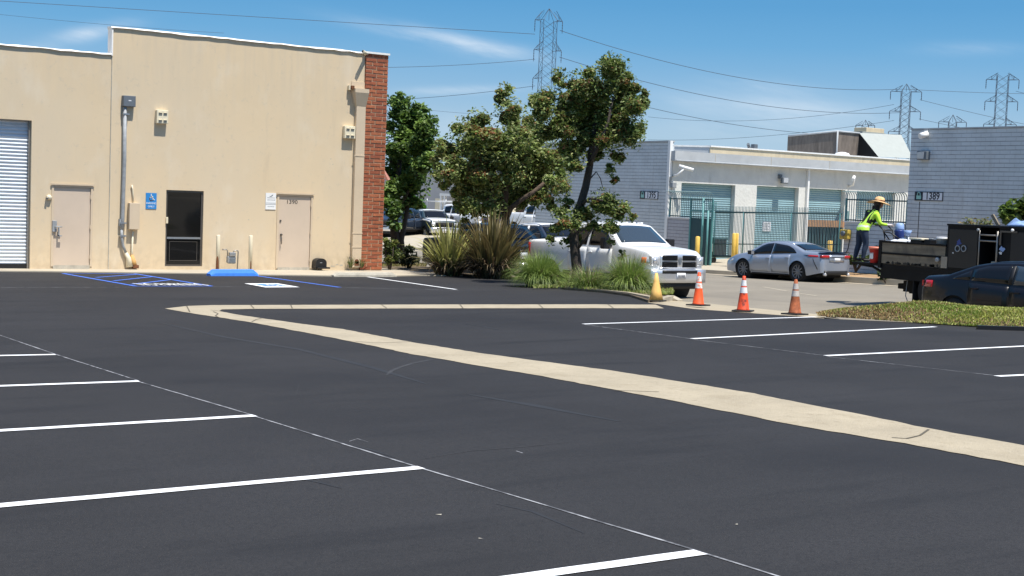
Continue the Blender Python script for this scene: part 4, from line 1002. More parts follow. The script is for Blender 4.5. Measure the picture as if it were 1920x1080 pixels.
a = WY(1579,289,BY+2.5); t_ = thing('roof_vent', 'small white roof vent just above the beige parapet', 'vent', (a.x, BY+2.5, z0)); bm = bmesh.new(); lathe(bm, [(.42,-.4),(.42,.0),(.34,.12),(.1,.18)], 14, origin=(a.x, BY+2.5, z0+.1)); kid(obj('vent_cap', bm, MT['white']), t_)
for k_, (px, py, lb) in enumerate(((1403,275,'cylindrical camera on a bent arm standing up from the beige parapet'),(1415,275,'small boxy camera standing up from the beige parapet'))):
    a = WY(px, py, BY+1.3); t_ = thing('roof_camera', lb, 'camera', (a.x, BY+1.3, z0))
    bm = bmesh.new(); tube(bm, [(a.x+.1, BY+1.3, z0), (a.x+.1, BY+1.3, a.z-.1)], .025, 6); kid(obj('camera_arm', bm, MT['pipe']), t_)
    bm = bmesh.new()
    if k_ == 0: tube(bm, [(a.x-.12, BY+1.2, a.z+.12), (a.x+.14, BY+1.35, a.z-.10)], .075, 8)
    else: bbox(bm, a.x-.12, a.x+.12, BY+1.2, BY+1.45, a.z-.12, a.z+.12, 0, .02)
    kid(obj('camera_body', bm, MT['elec']), t_)
# fixtures on the court wall
def bullet(px, py, label, flip=1):
    a = WY(px, py, BY-.5); t_ = thing('wall_camera', label, 'security camera', (a.x, BY, a.z))
    bm = bmesh.new(); tube(bm, [(a.x-.26*flip, BY-.35, a.z+.10), (a.x+.26*flip, BY-.75, a.z-.06)], [.085,.085], 10); kid(obj('camera_body', bm, MT['white']), t_)
    bm = bmesh.new(); tube(bm, [(a.x-.3*flip, BY, a.z-.35), (a.x-.28*flip, BY-.3, a.z-.30), (a.x-.1*flip, BY-.5, a.z-.02)], .05, 7); kid(obj('bracket', bm, MT['white']), t_)
bullet(1285,316,'white bullet camera above the first teal shutter'); bullet(1599,335,'white bullet camera beside the barred window', -1)
a = WY(1467.5,337,BY-.1); t_ = thing('shutter_floodlight', 'square floodlight over the middle teal shutter', 'floodlight', (a.x, BY, a.z))
kid(obj('lamp_body', box(a.x-.2, a.x+.2, BY-.3, BY-.14, a.z-.18, a.z+.12, .02), MT['elec']), t_); kid(obj('lamp_glass', box(a.x-.13, a.x+.17, BY-.315, BY-.3005, a.z-.14, a.z+.09), MT['lamp']), t_)
kid(obj('lamp_arm', box(a.x-.24, a.x-.1, BY-.16, BY, a.z+.05, a.z+.25), MT['elec']), t_)
a = WY(1261,344,BY-.1); t_ = thing('wall_lantern', 'small wall lantern near the corner of building 1395', 'lamp', (a.x, BY, a.z)); kid(obj('lamp_body', box(a.x-.12, a.x+.12, BY-.25, BY-.001, a.z-.2, a.z+.05, .02), MT['pipe']), t_); kid(obj('lamp_arm', box(a.x-.14, a.x-.08, BY-.1, BY-.001, a.z+.051, a.z+.3), MT['elec']), t_)
a, b = WY(1436.5,416,BY), WY(1450,434,BY); t_ = thing('posted_notice', 'pale paper notice on the middle teal shutter', 'notice', (a.x, BY, b.z)); kid(obj('notice_board', box(a.x, b.x, BY+.20, BY+.222, b.z, a.z), MT['signwhite']), t_)
bm = bmesh.new()
for k in range(5): z = b.z+(a.z-b.z)*(.15+.16*k); bbox(bm, a.x+.08, b.x-.1-.06*(k % 2), BY+.194, BY+.1995, z, z+.03)
kid(obj('fine_print', bm, MT['pipe']), t_)
# half-raised third bay: timber beam and dark gap below
h = holes[2]; zbm = WY(1550,419,BY-.2).z
t_ = thing('timber_beam', 'brown timber beam across the third shutter opening', 'beam', (h[0], BY, zbm)); kid(obj('beam', box(h[0]-.1, h[1]+.05, BY-.12, BY+.2, zbm-.18, zbm+.15), mat('brown_beam', (.36,.20,.10), .8, var=.2, scale=4)), t_)
sc_ = thing('steel_screen', 'dark barred screen under the timber beam', 'screen', (h[0], BY, zfloor)); kid(obj('backing', box(h[0], h[1], BY+.10, BY+.19, zfloor-.3, zbm-.19), MT['gap']), sc_)
bm = bmesh.new()
for i in range(13): x = h[0]+(h[1]-h[0])*(i+.5)/13; bbox(bm, x-.03, x+.03, BY+.02, BY+.08, zfloor-.3, zbm-.19)
kid(obj('slat', bm, MT['teal_dark']), sc_)
# yellow bollards, bin, meter
def yb(px, pyt, pyb, X, label, r=.10):
    y = WX(px, (pyt+pyb)/2, X).y; zt1 = WX(px, pyt, X).z; z0_ = min(WX(px, pyb, X).z, pad(X, y)+.3)
    t_ = thing('yellow_bollard', label, 'bollard', (X, y, z0_), group='yellow bollards by the rolling gate')
    bm = bmesh.new(); lathe(bm, [(r,-.5),(r,zt1-z0_-.04),(r*.6,zt1-z0_)], 16); obj('post', bm, MT['yellow'], t_)
    bm = bmesh.new(); lathe(bm, [(r+.004,.02),(r+.012,.05),(r+.004,.08)], 16); obj('foot_collar', bm, MT['stopc'], t_)
yb(1307.5,443,486,FX-.9,'yellow bollard standing in front of the pedestrian gate'); yb(1376,437,479,FX+.0,'yellow bollard in front of the rolling gate pickets',.09); yb(1381.5,437,478,FX+.1,'darker twin yellow bollard tight against its neighbour at the rolling gate',.07); yb(1556,451,474,FX+1.6,'yellow bollard inside the gate below the timber beam',.12)
a = WX(1340,462,FX+1.6); zf_ = pad(FX+1.6, a.y)
bn = thing('trash_cart', 'dark wheeled cart parked just inside the rolling gate', 'cart', (FX+1.6, a.y, zf_))
kid(obj('cart_body', box(FX+1.2, FX+1.95, a.y-.42, a.y+.42, zf_+.25, zf_+1.05, .03), MT['black']), bn); kid(obj('cart_lid', box(FX+1.15, FX+2.0, a.y-.46, a.y+.46, zf_+1.051, zf_+1.12, .02), MT['teal_dark']), bn)
for s_ in (-.3, .3):
    bm = bmesh.new(); lathe(bm, [(.13,-.03),(.13,.03)], 14, origin=(FX+1.3, a.y+s_, zf_+.13), axis='Y'); kid(obj('wheel', bm, MT['rubber']), bn)
kid(obj('cart_label', box(FX+1.185, FX+1.1995, a.y-.4, a.y-.18, zf_+.5, zf_+.85), MT['white']), bn)
a = WX(1584,438,FX-.15); mt_ = thing('meter_box', 'weathered yellow meter box on the low block wall beside the gate post', 'meter', (FX, a.y, a.z))
kid(obj('box_body', box(FX-.24, FX-.021, a.y-.22, a.y+.20, a.z-.22, a.z+.16, .03), mat('old_yellow', (.52,.36,.06), .6, var=.5, scale=12)), mt_)
bm = bmesh.new(); lathe(bm, [(.11,0),(.11,-.05),(.06,-.07)], 14, origin=(FX-.235, a.y+.0, a.z+.0), axis='X'); kid(obj('dial', bm, MT['elec']), mt_)
bm = bmesh.new(); tube(bm, [(FX-.08, a.y-.2, a.z-.22), (FX-.1, a.y-.15, a.z-.6), (FX-.06, a.y+.2, a.z-1.2)], .02, 6); kid(obj('cable', bm, MT['gap']), mt_)
# ---- building 1389
Y9 = WX(1706,300,FX).y; Z9 = WX(1706,243.5,FX).z
b89 = thing('blue_grey_building', 'blue grey block building with the number plate 1389 behind the black truck', 'building', (FX, Y9, pad(FX, Y9)))
kid(obj('block_wall', box(FX, FX+25, -10, Y9, -2, Z9), MT['block']), b89)
kid(obj('roof_coping', box(FX-.035, FX+25, -10, Y9+.03, Z9+.002, Z9+.05), MT['fascia']), b89)
for px in (1722, ):
    y = WX(px, 420, FX).y; kid(obj('control_joint', box(FX-.006, FX+.01, y-.012, y+.012, -1.5, WX(px,378,FX).z), MT['gap']), b89)
def number_plate(px0, py0, px1, py1, num, label):
    a, b = WX(px0, py0, FX), WX(px1, py1, FX); w = a.y-b.y; h = a.z-b.z
    t_ = thing('number_sign', label, 'sign', (FX, b.y, b.z))
    kid(obj('sign_backing', box(FX-.03, FX-.002, b.y, a.y, b.z, a.z), MT['signblack']), t_)
    kid(obj('number_field', box(FX-.036, FX-.0305, b.y+.02, a.y-w*.30, b.z+.03, a.z-.03), MT['signwhite']), t_)
    mw = Matrix.Translation((FX-.038, b.y+w*.355, (a.z+b.z)/2)) @ Matrix.Rotation(-PI/2,4,'Z') @ Matrix.Rotation(PI/2,4,'X')
    kid(text_obj('sign_number', num, h*1.12, MT['signblack'], mw, None, w*.60/(h*1.12*2.35), h*.022), t_)
    bm = bmesh.new(); cy = a.y-w*.15; s = w*.085
    bbox(bm, FX-.037, FX-.0305, cy-s, cy+s, b.z+h*.16, b.z+h*.56)
    tube(bm, [(FX-.034, cy-s*.62, b.z+h*.56)]+[(FX-.034, cy-s*.62*math.cos(t), b.z+h*.60+s*1.1*math.sin(t)) for t in np.linspace(0, PI, 7)]+[(FX-.034, cy+s*.62, b.z+h*.56)], .018, 6)
    kid(obj('padlock_emblem', bm, MT['signgreen']), t_)
number_plate(1716.5,359,1768,377.5,'1389','number sign 1389 with a mint padlock emblem'); number_plate(1201,358,1234,374,'1395','number sign 1395 with a padlock emblem on the wall next to the court')
a = WX(1729,291.5,FX-.15); t_ = thing('wall_pack_light', 'square wall light high on building 1389', 'wall light', (FX, a.y, a.z)); kid(obj('lamp_body', box(FX-.22, FX-.001, a.y-.24, a.y+.2, a.z-.16, a.z+.16, .02), MT['elec']), t_); kid(obj('lamp_glass', box(FX-.235, FX-.2205, a.y-.13, a.y+.17, a.z-.12, a.z+.12), MT['lamp']), t_)
a = WX(1731.5,254,FX-.2); t_ = thing('wall_camera', 'white camera under the roof edge of building 1389', 'security camera', (FX, a.y, a.z)); bm = bmesh.new(); tube(bm, [(FX-.35, a.y+.05, a.z-.03), (FX-.05, a.y-.05, a.z+.06)], .11, 10); kid(obj('camera_body', bm, MT['white']), t_); kid(obj('bracket', box(FX-.1, FX-.001, a.y-.06, a.y+.06, a.z+.07, a.z+.2), MT['white']), t_)
# ---- far building behind the parked pickups
GXW = 60.0
fb = thing('far_warehouse', 'plain grey warehouse beyond the parked pickups', 'building', (GXW, 90, -2))
kid(obj('wall', box(GXW, GXW+25, 76, 99.5, -4, WX(860,318,GXW).z), MT['farwall']), fb)
kid(obj('wall', box(GXW+1.5, GXW+26, 99.6, 150, -4, WX(860,330,GXW).z), MT['farwall']), fb)
a, b = WX(856,374,GXW), WX(878,410,GXW)
kid(obj('door_canopy', box(GXW-1.0, GXW-.01, b.y-1.2, a.y+1.0, a.z+.25, a.z+.45), MT['white']), fb)
kid(obj('doorway', box(GXW-.06, GXW-.005, b.y, a.y, -3, a.z+.2), MT['gap']), fb)
kid(obj('door_glass', box(GXW-.09, GXW-.065, b.y+.05, (a.y+b.y)/2+.2, -3, a.z+.1), MT['paleblue']), fb)
for px in (845, 852): y = WX(px, 390, GXW).y; kid(obj('door_post', box(GXW-1.0, GXW-.85, y-.12, y+.1, -3, a.z+.25), MT['white']), fb)
a, b = WX(818,372,GXW-.4), WX(826,386,GXW-.4); kid(obj('white_column', box(GXW-.5, GXW-.01, b.y, a.y, -3, a.z), MT['cream']), fb)
a = WX(970,352,GXW-3); bm = bmesh.new(); bbox(bm, GXW-4, GXW-3.4, a.y-.5, a.y+.5, -3, a.z, 0, .02); kid(obj('entrance_column', bm, MT['cream']), fb); kid(obj('column_cap', box(GXW-4.3, GXW-3.1, a.y-.8, a.y+1.2, a.z+.002, a.z+.4), MT['cream']), fb)
kid(obj('dark_entrance', box(GXW-2.9, GXW-.01, a.y+.6, a.y+4.4, -3, a.z+.3), mat('dark_entrance', (.03,.012,.010), .7)), fb)

# ================================================================ PYLONS AND LINES
def pylon(top, dist, px_per, label, arms, arm_w, ang, base_drop, peak=True, legs_w=2.2):
    """top: pixel of the peak, dist: metres away; arms: drops below the peak (m)"""
    P0 = DP(top[0], top[1], dist); t_ = thing('transmission_tower', label, 'pylon', (P0.x, P0.y, P0.z-base_drop), rz=ang, group='lattice transmission towers')
    H = base_drop; bm = bmesh.new(); hw = legs_w/2; r = max(.045, dist*.00017)
    def W_(z): d = H-z; return hw if d < arms[-1]+2 else hw+(d-arms[-1]-2)*.11
    zs = [H-(arms[0] if peak else arms[0]*.35)]
    while zs[-1] > 0: zs.append(max(0, zs[-1]-W_(zs[-1])*1.15*2*.62))
    for sx in (-1,1):
        for sy in (-1,1): tube(bm, [(sx*W_(z), sy*W_(z), z) for z in zs], r*1.25, 4)
    for z0_, z1_ in zip(zs[:-1], zs[1:]):
        w0, w1 = W_(z0_), W_(z1_)
        for (ax, ay, bx, by) in ((-1,-1,1,-1),(1,-1,1,1),(1,1,-1,1),(-1,1,-1,-1)):
            tube(bm, [(ax*w0, ay*w0, z0_), (bx*w1, by*w1, z1_)], r*.62, 3, cap=False); tube(bm, [(bx*w0, by*w0, z0_), (ax*w1, ay*w1, z1_)], r*.62, 3, cap=False)
    if peak:
        for sx in (-1,1):
            for sy in (-1,1): tube(bm, [(sx*hw, sy*hw, zs[0]), (0, 0, H)], r, 4)
        tube(bm, [(0,0,zs[0]),(0,0,H)], r, 4)
    obj('lattice_mast', bm, MT['pylon'], t_)
    tips = []
    for i, d in enumerate(arms):
        z = H-d
        for s in (-1, 1):
            bm = bmesh.new(); tip = (s*arm_w, 0, z)
            for sy in (-1, 1):
                tube(bm, [(s*hw, sy*hw, z), tip], r, 4); tube(bm, [(s*hw*.9, sy*hw*.6, z+(arms[0] if i == 0 and peak else 2.3)*.8), tip], r*.9, 4)
                m_ = (s*(hw+arm_w)/2, sy*hw*.45, z); tube(bm, [m_, (m_[0], m_[1]*.8, z+1.0)], r*.6, 3); tube(bm, [(s*hw, sy*hw, z+1.7), m_], r*.6, 3)
            obj('cross_arm', bm, MT['pylon'], t_)
        for s in (-1, 1):
            il = 2.6; bm = bmesh.new(); lathe(bm, [(r*.8,0)]+[(r*(2.0 if k % 2 else 1.0), -il*k/9) for k in range(1,9)]+[(r*.8,-il)], 6, origin=(s*arm_w, 0, z)); obj('insulator', bm, MT['pylon'], t_)
            tips.append(Vector(t_.location) + Vector((s*arm_w*math.cos(ang), s*arm_w*math.sin(ang), z-il)))
    return t_, tips
LA = math.atan2(-0.2, 1.0)
py1, tip1 = pylon((1030,16), 300, 8, 'tall lattice transmission tower rising behind the tree tops', [2.6,9.0,15.2], 3.1, -.62+.25, 46, True, 3.0)
py3, tip3 = pylon((1700,157), 420, 6, 'lattice transmission tower above the pale roof panel and building 1389', [2.4,8.4,14.6], 4.6, -.75, 46, True, 2.7)
py4, tip4 = pylon((1881,135), 380, 7, 'flat-topped lattice transmission tower beside the frame edge above building 1389', [2.1,8.1,14.4], 4.3, -.85, 46, False, 3.0)
py5, tip5 = pylon((1787,215), 560, 4, 'small distant lattice tower peeping over the roof of building 1389', [3.0], 5.4, -.8, 40, True, 3.0)
py6, tip6 = pylon((1623,225), 900, 3, 'tiny far lattice tower above the rooftop enclosure', [3.5], 6.0, -.8, 40, True, 4.0)
def wire(A, B, sag, label, r=None):
    A, B = Vector(A), Vector(B); n = 40; d = min((A-CAM).length, (B-CAM).length); pts = []; rad = []
    for i in range(n+1):
        t = i/n; p = A.lerp(B, t); p.z -= sag*4*t*(1-t); pts.append(p); rad.append((r or .00021)*max(60, (p-CAM).length))
    bm = bmesh.new(); tube(bm, pts, rad, 4, cap=False); return tag(obj('power_line', bm, MT['wire']), label, 'power line')
def px_at(px, py, d): return DP(px, py, d)
wire(px_at(-160,-8,170), px_at(1003,64,298), .0, 'power line passing above the tan roof to the tall tower, topmost')
wire(px_at(-160,62,200), px_at(1003,111,298), 3.2, 'power line skimming the low tan roof edge to the tall tower')
wire(px_at(-160,10,260), px_at(420,62,420), .5, 'faint power line above the tan roof near the step', .00012)
wire(px_at(560,186,420), px_at(1003,161,299), 1.5, 'power line from behind the brick pier to the lower arm of the tall tower', .00017)
wire(px_at(1050,57,301), px_at(1692,167,418), 4.2, 'power line sagging from the top arm of the tall tower towards building 1389')
wire(px_at(1049,107,301), px_at(1690,211,418), 4.0, 'power line sagging from the middle arm of the tall tower towards building 1389')
wire(px_at(1047,155,301), px_at(1688,251,418), 4.0, 'power line sagging from the lowest arm of the tall tower towards the roof enclosure')
wire(px_at(1692,167,418), px_at(2010,176,600), .5, 'power line running level past the flat-topped tower', .00017)
wire(px_at(1725,187,421), px_at(2010,250,500), .5, 'power line dropping away beyond the small distant tower', .00015)
wire(px_at(1723,223,421), px_at(2010,275,500), .5, 'power line dropping behind the roof of building 1389', .00015)
wire(px_at(1905,171,381), px_at(2060,196,330), .5, 'power line leaving the upper arm of the flat-topped tower', .00016)
wire(px_at(1215,219,500), px_at(1676,196,419), 3, 'thin power line rising to the tower above the roof enclosure', .00013)
wire(px_at(1215,262,600), px_at(1676,226,419), 2, 'thin power line low over the court roofs', .00013)
wire(px_at(800,206,700), px_at(960,216,700), .5, 'thin far power line between the two leafy crowns', .00011)
# ================================================================ PLANTS
def leaves_mesh(name, pts, cols, size, m, parent, elong=2.0, droop=.0, nrm_up=.75, jitter=.35, tone=None):
    """one small folded leaf per point"""
    n = len(pts); pts = np.asarray(pts); s = size*(1+RNG.uniform(-jitter, jitter, n))
    d = RNG.normal(size=(n,3)); d[:,2] = d[:,2]*.6-droop; d /= np.linalg.norm(d, axis=1)[:,None]
    u = RNG.normal(size=(n,3)); u[:,2] += nrm_up*2; u -= d*(u*d).sum(1)[:,None]; u /= np.linalg.norm(u, axis=1)[:,None]
    w = np.cross(d, u); L = (s*elong*.5)[:,None]; B = (s*.5)[:,None]
    v = np.empty((n,4,3)); v[:,0] = pts-d*L; v[:,1] = pts+w*B+u*B*.35; v[:,2] = pts+d*L; v[:,3] = pts-w*B+u*B*.35
    V = v.reshape(-1,3); F = np.empty((n,2,3), int); b = np.arange(n)*4
    F[:,0] = np.stack([b,b+1,b+2],1); F[:,1] = np.stack([b,b+2,b+3],1)
    me = bpy.data.meshes.new(name); me.vertices.add(len(V)); me.vertices.foreach_set('co', V.ravel())
    me.loops.add(n*6); me.loops.foreach_set('vertex_index', F.ravel()); me.polygons.add(n*2)
    me.polygons.foreach_set('loop_start', np.arange(n*2)*3); me.update(calc_edges=True); me.validate()
    at = me.color_attributes.new('leafcol', 'FLOAT_COLOR', 'POINT'); c = np.ones((n,4,4)); c[:,:,:3] = np.asarray(cols)[:,None,:]
    at.data.foreach_set('color', c.ravel()); me.materials.append(m)
    o = bpy.data.objects.new(name, me); C.objects.link(o)
    if parent is not None: o.parent = parent
    return o
def clump_points(center, rad, n, hollow=.45):
    d = RNG.normal(size=(n,3)); d /= np.linalg.norm(d, axis=1)[:,None]; r = RNG.uniform(hollow**3, 1, n)**(1/3)
    return np.asarray(center)+d*r[:,None]*np.asarray(rad), d, r
def palette(n, base, spread, pick=None):
    base = np.asarray(base); i = RNG.integers(0, len(base), n) if pick is None else RNG.choice(len(base), n, p=pick)
    return np.clip(base[i]*(1+RNG.uniform(-spread, spread, (n,1))), 0.005, 1)
def crown_from(clumps, depth, root, size, cols, tipcols, tip_share, spread_depth, dens=.55, elong=2.0, droop=.15):
    P_ = []; K = []
    for (px, py, r) in clumps:
        dd = depth + RNG.uniform(-1,1)*spread_depth; c = DP(px, py, dd); R_ = r*dd/FPX
        sub = max(3, int(r/7))                      # each clump of several tufts
        p, d, q = clump_points(np.array(c), (R_*1.12,)*3, int(r*r*dens*.22), .3); P_.append(p); K.append(palette(len(p), cols, .4))
        for k in range(sub):
            o = RNG.normal(size=3); o /= np.linalg.norm(o); o *= R_*RNG.uniform(.15,.85)
            rr = R_*RNG.uniform(.34,.66); n = int(r*r*dens*(rr/R_)**2*2.1)
            p, d, q = clump_points(np.array(c)+o, (rr, rr, rr*.8), n, .2); P_.append(p)
            col = palette(n, cols, .35); t = RNG.uniform(size=n) < tip_share*np.clip((d[:,2]+.5)*1.1, 0, 1)*RNG.choice([.1,1,1.9])
            col[t] = palette(int(t.sum()), tipcols, .3); K.append(col*RNG.uniform(.8,1.2))
    P_ = np.concatenate(P_)-np.array(root.location); return leaves_mesh('crown', P_, np.concatenate(K), size, MT['leaf'], root, elong, droop)
def limbs(root, paths, m, name='trunk'):
    for i, (nm, pts, rad) in enumerate(paths):
        bm = bmesh.new(); q = [Vector(p)-Vector(root.location) for p in pts]
        tube(bm, q, list(np.linspace(rad[0], rad[1], len(q))), 9); obj(nm, bm, m, root)
GREEN = [(.11,.17,.035),(.15,.20,.045),(.075,.12,.03),(.19,.22,.06),(.22,.23,.09)]
OLIVE = [(.165,.23,.055),(.215,.275,.07),(.115,.17,.045),(.275,.315,.095),(.32,.34,.14)]
RUST = [(.30,.12,.045),(.34,.18,.065),(.24,.10,.045),(.38,.25,.10)]
BRIGHT = [(.07,.14,.026),(.11,.19,.036),(.045,.095,.018),(.16,.25,.05)]
# tree with the slanting dark trunk in front of the white pickup
D3 = 36.6; bx_ = DP(1085,537,D3)
t3 = thing('tree', 'slender tree with a dark leaning trunk in front of the white pickup', 'tree', (bx_.x, bx_.y, bx_.z))
C3 = [(1150,128,30),(1122,160,40),(1088,150,26),(1166,170,36),(1188,200,26),(1047,140,16),(1052,158,14),(1062,205,40),(1108,225,42),(1150,235,40),(1176,250,26),(1024,190,28),(1010,215,28),(1196,184,14),(1205,190,12),(1040,240,36),(1085,268,34),(1125,272,28),(1160,290,18),(1192,262,20),(1200,240,14),(1144,318,12),(1150,336,10),(1076,300,24),
      (1128,382,28),(1096,400,26),(1160,400,22),(1072,415,22),(1052,402,18),(1138,428,18),(1150,378,16),(1080,440,14),(1040,432,16),(1170,388,14),(1062,456,12),(1110,424,20),(1186,408,10),(1034,452,10),(1145,455,9),(1168,478,10),(1060,380,14),(1130,200,34),(1085,190,30),(1165,215,30),(1062,240,30),(1140,262,24),(1020,205,22),(1210,178,9),(1212,196,9),(1195,235,18),(1140,115,14),(1170,150,18)]
crown_from(C3, D3, t3, .052, OLIVE+GREEN[:3], RUST, .24, .8, 1.3)
def P3(px, py, dd=0): return DP(px, py, D3+dd)
limbs(t3, [('trunk', [P3(1088,548),P3(1084,525),P3(1080,490),P3(1076,450),P3(1078,415),P3(1088,385),P3(1098,350),P3(1106,310),P3(1110,275),P3(1116,235)], (.16,.075)),
           ('limb', [P3(1106,310),P3(1112,295,-.3),P3(1124,270,-.6),P3(1140,230,-.6),P3(1150,180,-.5)], (.07,.025)),
           ('limb', [P3(1110,275),P3(1098,250,.4),P3(1080,225,.7),P3(1060,205,.9)], (.06,.025)),
           ('limb', [P3(1116,235),P3(1120,190,.3),P3(1130,150,.3)], (.06,.02)),
           ('limb', [P3(1088,385),P3(1106,372,-.4),P3(1130,376,-.7)], (.045,.02)),
           ('limb', [P3(1080,470),P3(1098,448,-.3),P3(1112,428,-.4)], (.045,.018)),
           ('limb', [P3(1098,345),P3(1118,322,.2),P3(1126,335,.2),P3(1130,352,.3)], (.02,.008)),
           ('limb', [P3(1078,430),P3(1060,420,.4),P3(1048,405,.6)], (.04,.015)),
           ('limb', [P3(1140,245,-.5),P3(1170,255,-.3),P3(1192,250,-.2)], (.03,.012))], MT['bark_dark'])
# two stakes leaning at its foot
for pts, lb in (([(1072,505),(1066,530),(1061,548)],'thin dark stake leaning at the foot of the slender tree'),):
    st = tag(obj('tree_stake', tube(bmesh.new(), [P3(x, y, -.3) for x, y in pts], .028, 6), MT['bark_dark']), lb, 'stake')
# rust-tinted tree behind the spiky clumps
D2 = 43.2; b2 = DP(938,522,D2)
t2 = thing('tree', 'broad rust-tinted tree rising behind the spiky flax clumps', 'tree', (b2.x, b2.y, b2.z))
C2 = [(950,172,18),(944,190,18),(962,205,24),(952,225,30),(895,228,26),(868,240,24),(880,262,32),(842,280,28),(826,285,16),(905,275,40),(940,275,40),(975,262,36),(1000,245,30),(915,318,42),(878,318,36),(845,318,28),(960,318,44),(1000,300,38),(1030,292,34),(985,345,36),(940,352,40),(895,355,36),(866,365,22),(1030,340,32),(1050,355,24),(1010,372,22),(970,375,24),(925,385,26),(885,385,18),(1055,320,24),(836,346,14),(872,398,12),(1000,185,12),(905,400,16),(1035,378,16),(822,312,14),(880,378,20),(868,412,9),(895,398,14),(858,385,12),(820,330,14),(815,300,12),(832,270,14),(985,300,30),(1015,310,26),(1042,345,20)]
crown_from(C2, D2, t2, .064, OLIVE, RUST, .24, 1.2, 1.2)
def P2(px, py, dd=0): return DP(px, py, D2+dd)
limbs(t2, [('trunk', [P2(938,530),P2(938,490),P2(944,450),P2(948,415),P2(946,385)], (.20,.12)),
           ('trunk', [P2(940,520),P2(930,470),P2(926,420),P2(922,380),P2(920,335)], (.16,.08)),
           ('limb', [P2(948,412),P2(958,390,-.3),P2(975,376,-.5),P2(1000,360,-.6),P2(1030,335,-.4)], (.10,.05)),
           ('limb', [P2(946,385),P2(950,350),P2(955,300),P2(952,230)], (.10,.03)),
           ('limb', [P2(922,380),P2(900,345,.4),P2(875,310,.6)], (.07,.03)),
           ('limb', [P2(950,350),P2(975,310,.5),P2(1000,270,.6)], (.06,.025))], MT['bark'])
# bright green tree behind the brick pier
D1 = 49; b1 = DP(742,480,D1)
t1 = thing('tree', 'bright green tree growing just behind the brick pier', 'tree', (b1.x, b1.y, b1.z))
C1 = [(742,192,18),(762,205,24),(785,214,20),(738,225,26),(768,242,34),(802,238,22),(815,225,8),(806,262,18),(745,270,34),(785,280,32),(760,310,38),(738,330,28),(795,312,26),(778,345,30),(745,360,28),(752,180,8),(798,208,9),(770,372,22),(735,390,20),(815,250,9),(752,395,18),(740,420,14)]
crown_from(C1, D1, t1, .10, BRIGHT, [(.22,.32,.07)], .4, 1.2, .8, 1.8)
def P1(px, py, dd=0): return DP(px, py, D1+dd)
limbs(t1, [('trunk', [P1(742,500),P1(742,450),P1(738,410),P1(742,360),P1(750,300)], (.22,.08)),('limb', [P1(740,400),P1(765,360,-.4),P1(790,310,-.6)], (.08,.03)),('limb', [P1(742,360),P1(730,320,.4),P1(742,250,.5)], (.08,.03)),('trunk', [P1(756,492),P1(752,450),P1(762,400),P1(770,350)], (.13,.06))], MT['bark_dark'])
# rounded bright shrub far behind by the warehouse
def bush(name, clumps, depth, foot, size, cols, tips, ts, label, cat='shrub', dens=.6, elong=1.8, spread=.5, group=None):
    b = DP(foot[0], foot[1], depth); t = thing(name, label, cat, (b.x, b.y, b.z), group=group)
    o = crown_from(clumps, depth, t, size, cols, tips, ts, spread, dens, elong); o.name = 'foliage'
    bm = bmesh.new(); ps = []
    for k in range(4):
        c_ = clumps[k % len(clumps)]; q = DP(c_[0], c_[1], depth)-b; bm_pts = [(0,0,-.2), q*.5+Vector((random.uniform(-.1,.1),0,0)), q*.95]; tube(bm, bm_pts, [.04,.03,.012], 6)
    obj('stem', bm, MT['bark_dark'], t); return t
bush('shrub', [(772,383,14),(788,386,12),(760,388,12),(780,396,14),(764,400,12),(792,398,10),(770,374,8)], 97, (775,425), .26, [(.06,.16,.015),(.09,.21,.02)], [(.12,.26,.03)], .3, 'round bright green shrub against the grey warehouse', spread=.6)
bush('shrub', [(728,470,16),(738,462,12),(732,485,14),(724,455,10),(745,478,10)], 44.5, (731,497), .075, [(.10,.14,.03),(.15,.18,.04),(.06,.09,.02)], [(.26,.26,.08)], .4, 'small yellow-green shrub at the foot of the brick pier', spread=.3)
bush('shrub', [(768,478,16),(758,485,14),(778,485,14),(764,468,10)], 46, (766,498), .06, [(.03,.045,.02),(.045,.06,.03),(.02,.03,.015)], [(.10,.11,.07)], .3, 'low dark shrub between the pier and the flax clumps', elong=3.4, spread=.3)
bush('shrub', [(1898,392,18),(1882,404,12),(1910,400,16),(1925,390,20),(1890,412,10),(1935,410,18)], 46.0, (1905,470), .15, [(.07,.12,.02),(.10,.16,.025),(.045,.08,.015)], [(.19,.23,.04)], .3, 'leafy yellow-green shrub beside building 1389 above the black truck', spread=.4)
bush('shrub', [(1590,487,11),(1604,489,11),(1620,486,11),(1634,478,10),(1640,470,9),(1578,489,9)], 52.3, (1605,500), .08, [(.06,.11,.03),(.09,.14,.04)], [(.14,.18,.05)], .3, 'low green ground shrub behind the worker on the lift gate', spread=.3)
bush('shrub', [(1650,512,12),(1664,516,14),(1680,515,14),(1656,522,10),(1690,520,12)], 49.5, (1668,532), .09, [(.05,.085,.025),(.075,.11,.03),(.03,.05,.018)], [(.13,.15,.05)], .25, 'dark green shrub on the kerb below the truck bed', spread=.3)
for (px, k) in ((1812,5),(1826,6),(1846,7)):
    b = DP(px, 447, 47.5); t = thing('weed', {1812:'thin pale weed beside its taller neighbours above the black truck box',1826:'middle weed stem of three above the black truck box',1846:'leafiest of the weeds above the black truck box next to the timber stake'}[px], 'weed', (b.x, b.y, b.z-.6), group='weeds by building 1389')
    p, d, r = clump_points((0,0,.95), (.30,.3,.38), 90*k//5, .1); leaves_mesh('foliage', p, palette(len(p), [(.13,.17,.06),(.2,.21,.08),(.24,.19,.09)], .3), .065, MT['leaf'], t, 3.0)
    bm = bmesh.new()
    for j in range(5): a = random.uniform(0,6.28); tube(bm, [(0,0,-.3),(.05*math.cos(a),.05*math.sin(a),.5),(.25*math.cos(a),.2*math.sin(a),random.uniform(.9,1.25))], [.014,.01,.005], 5)
    obj('stem', bm, mat('weed_stem', (.16,.17,.07), .8), t)
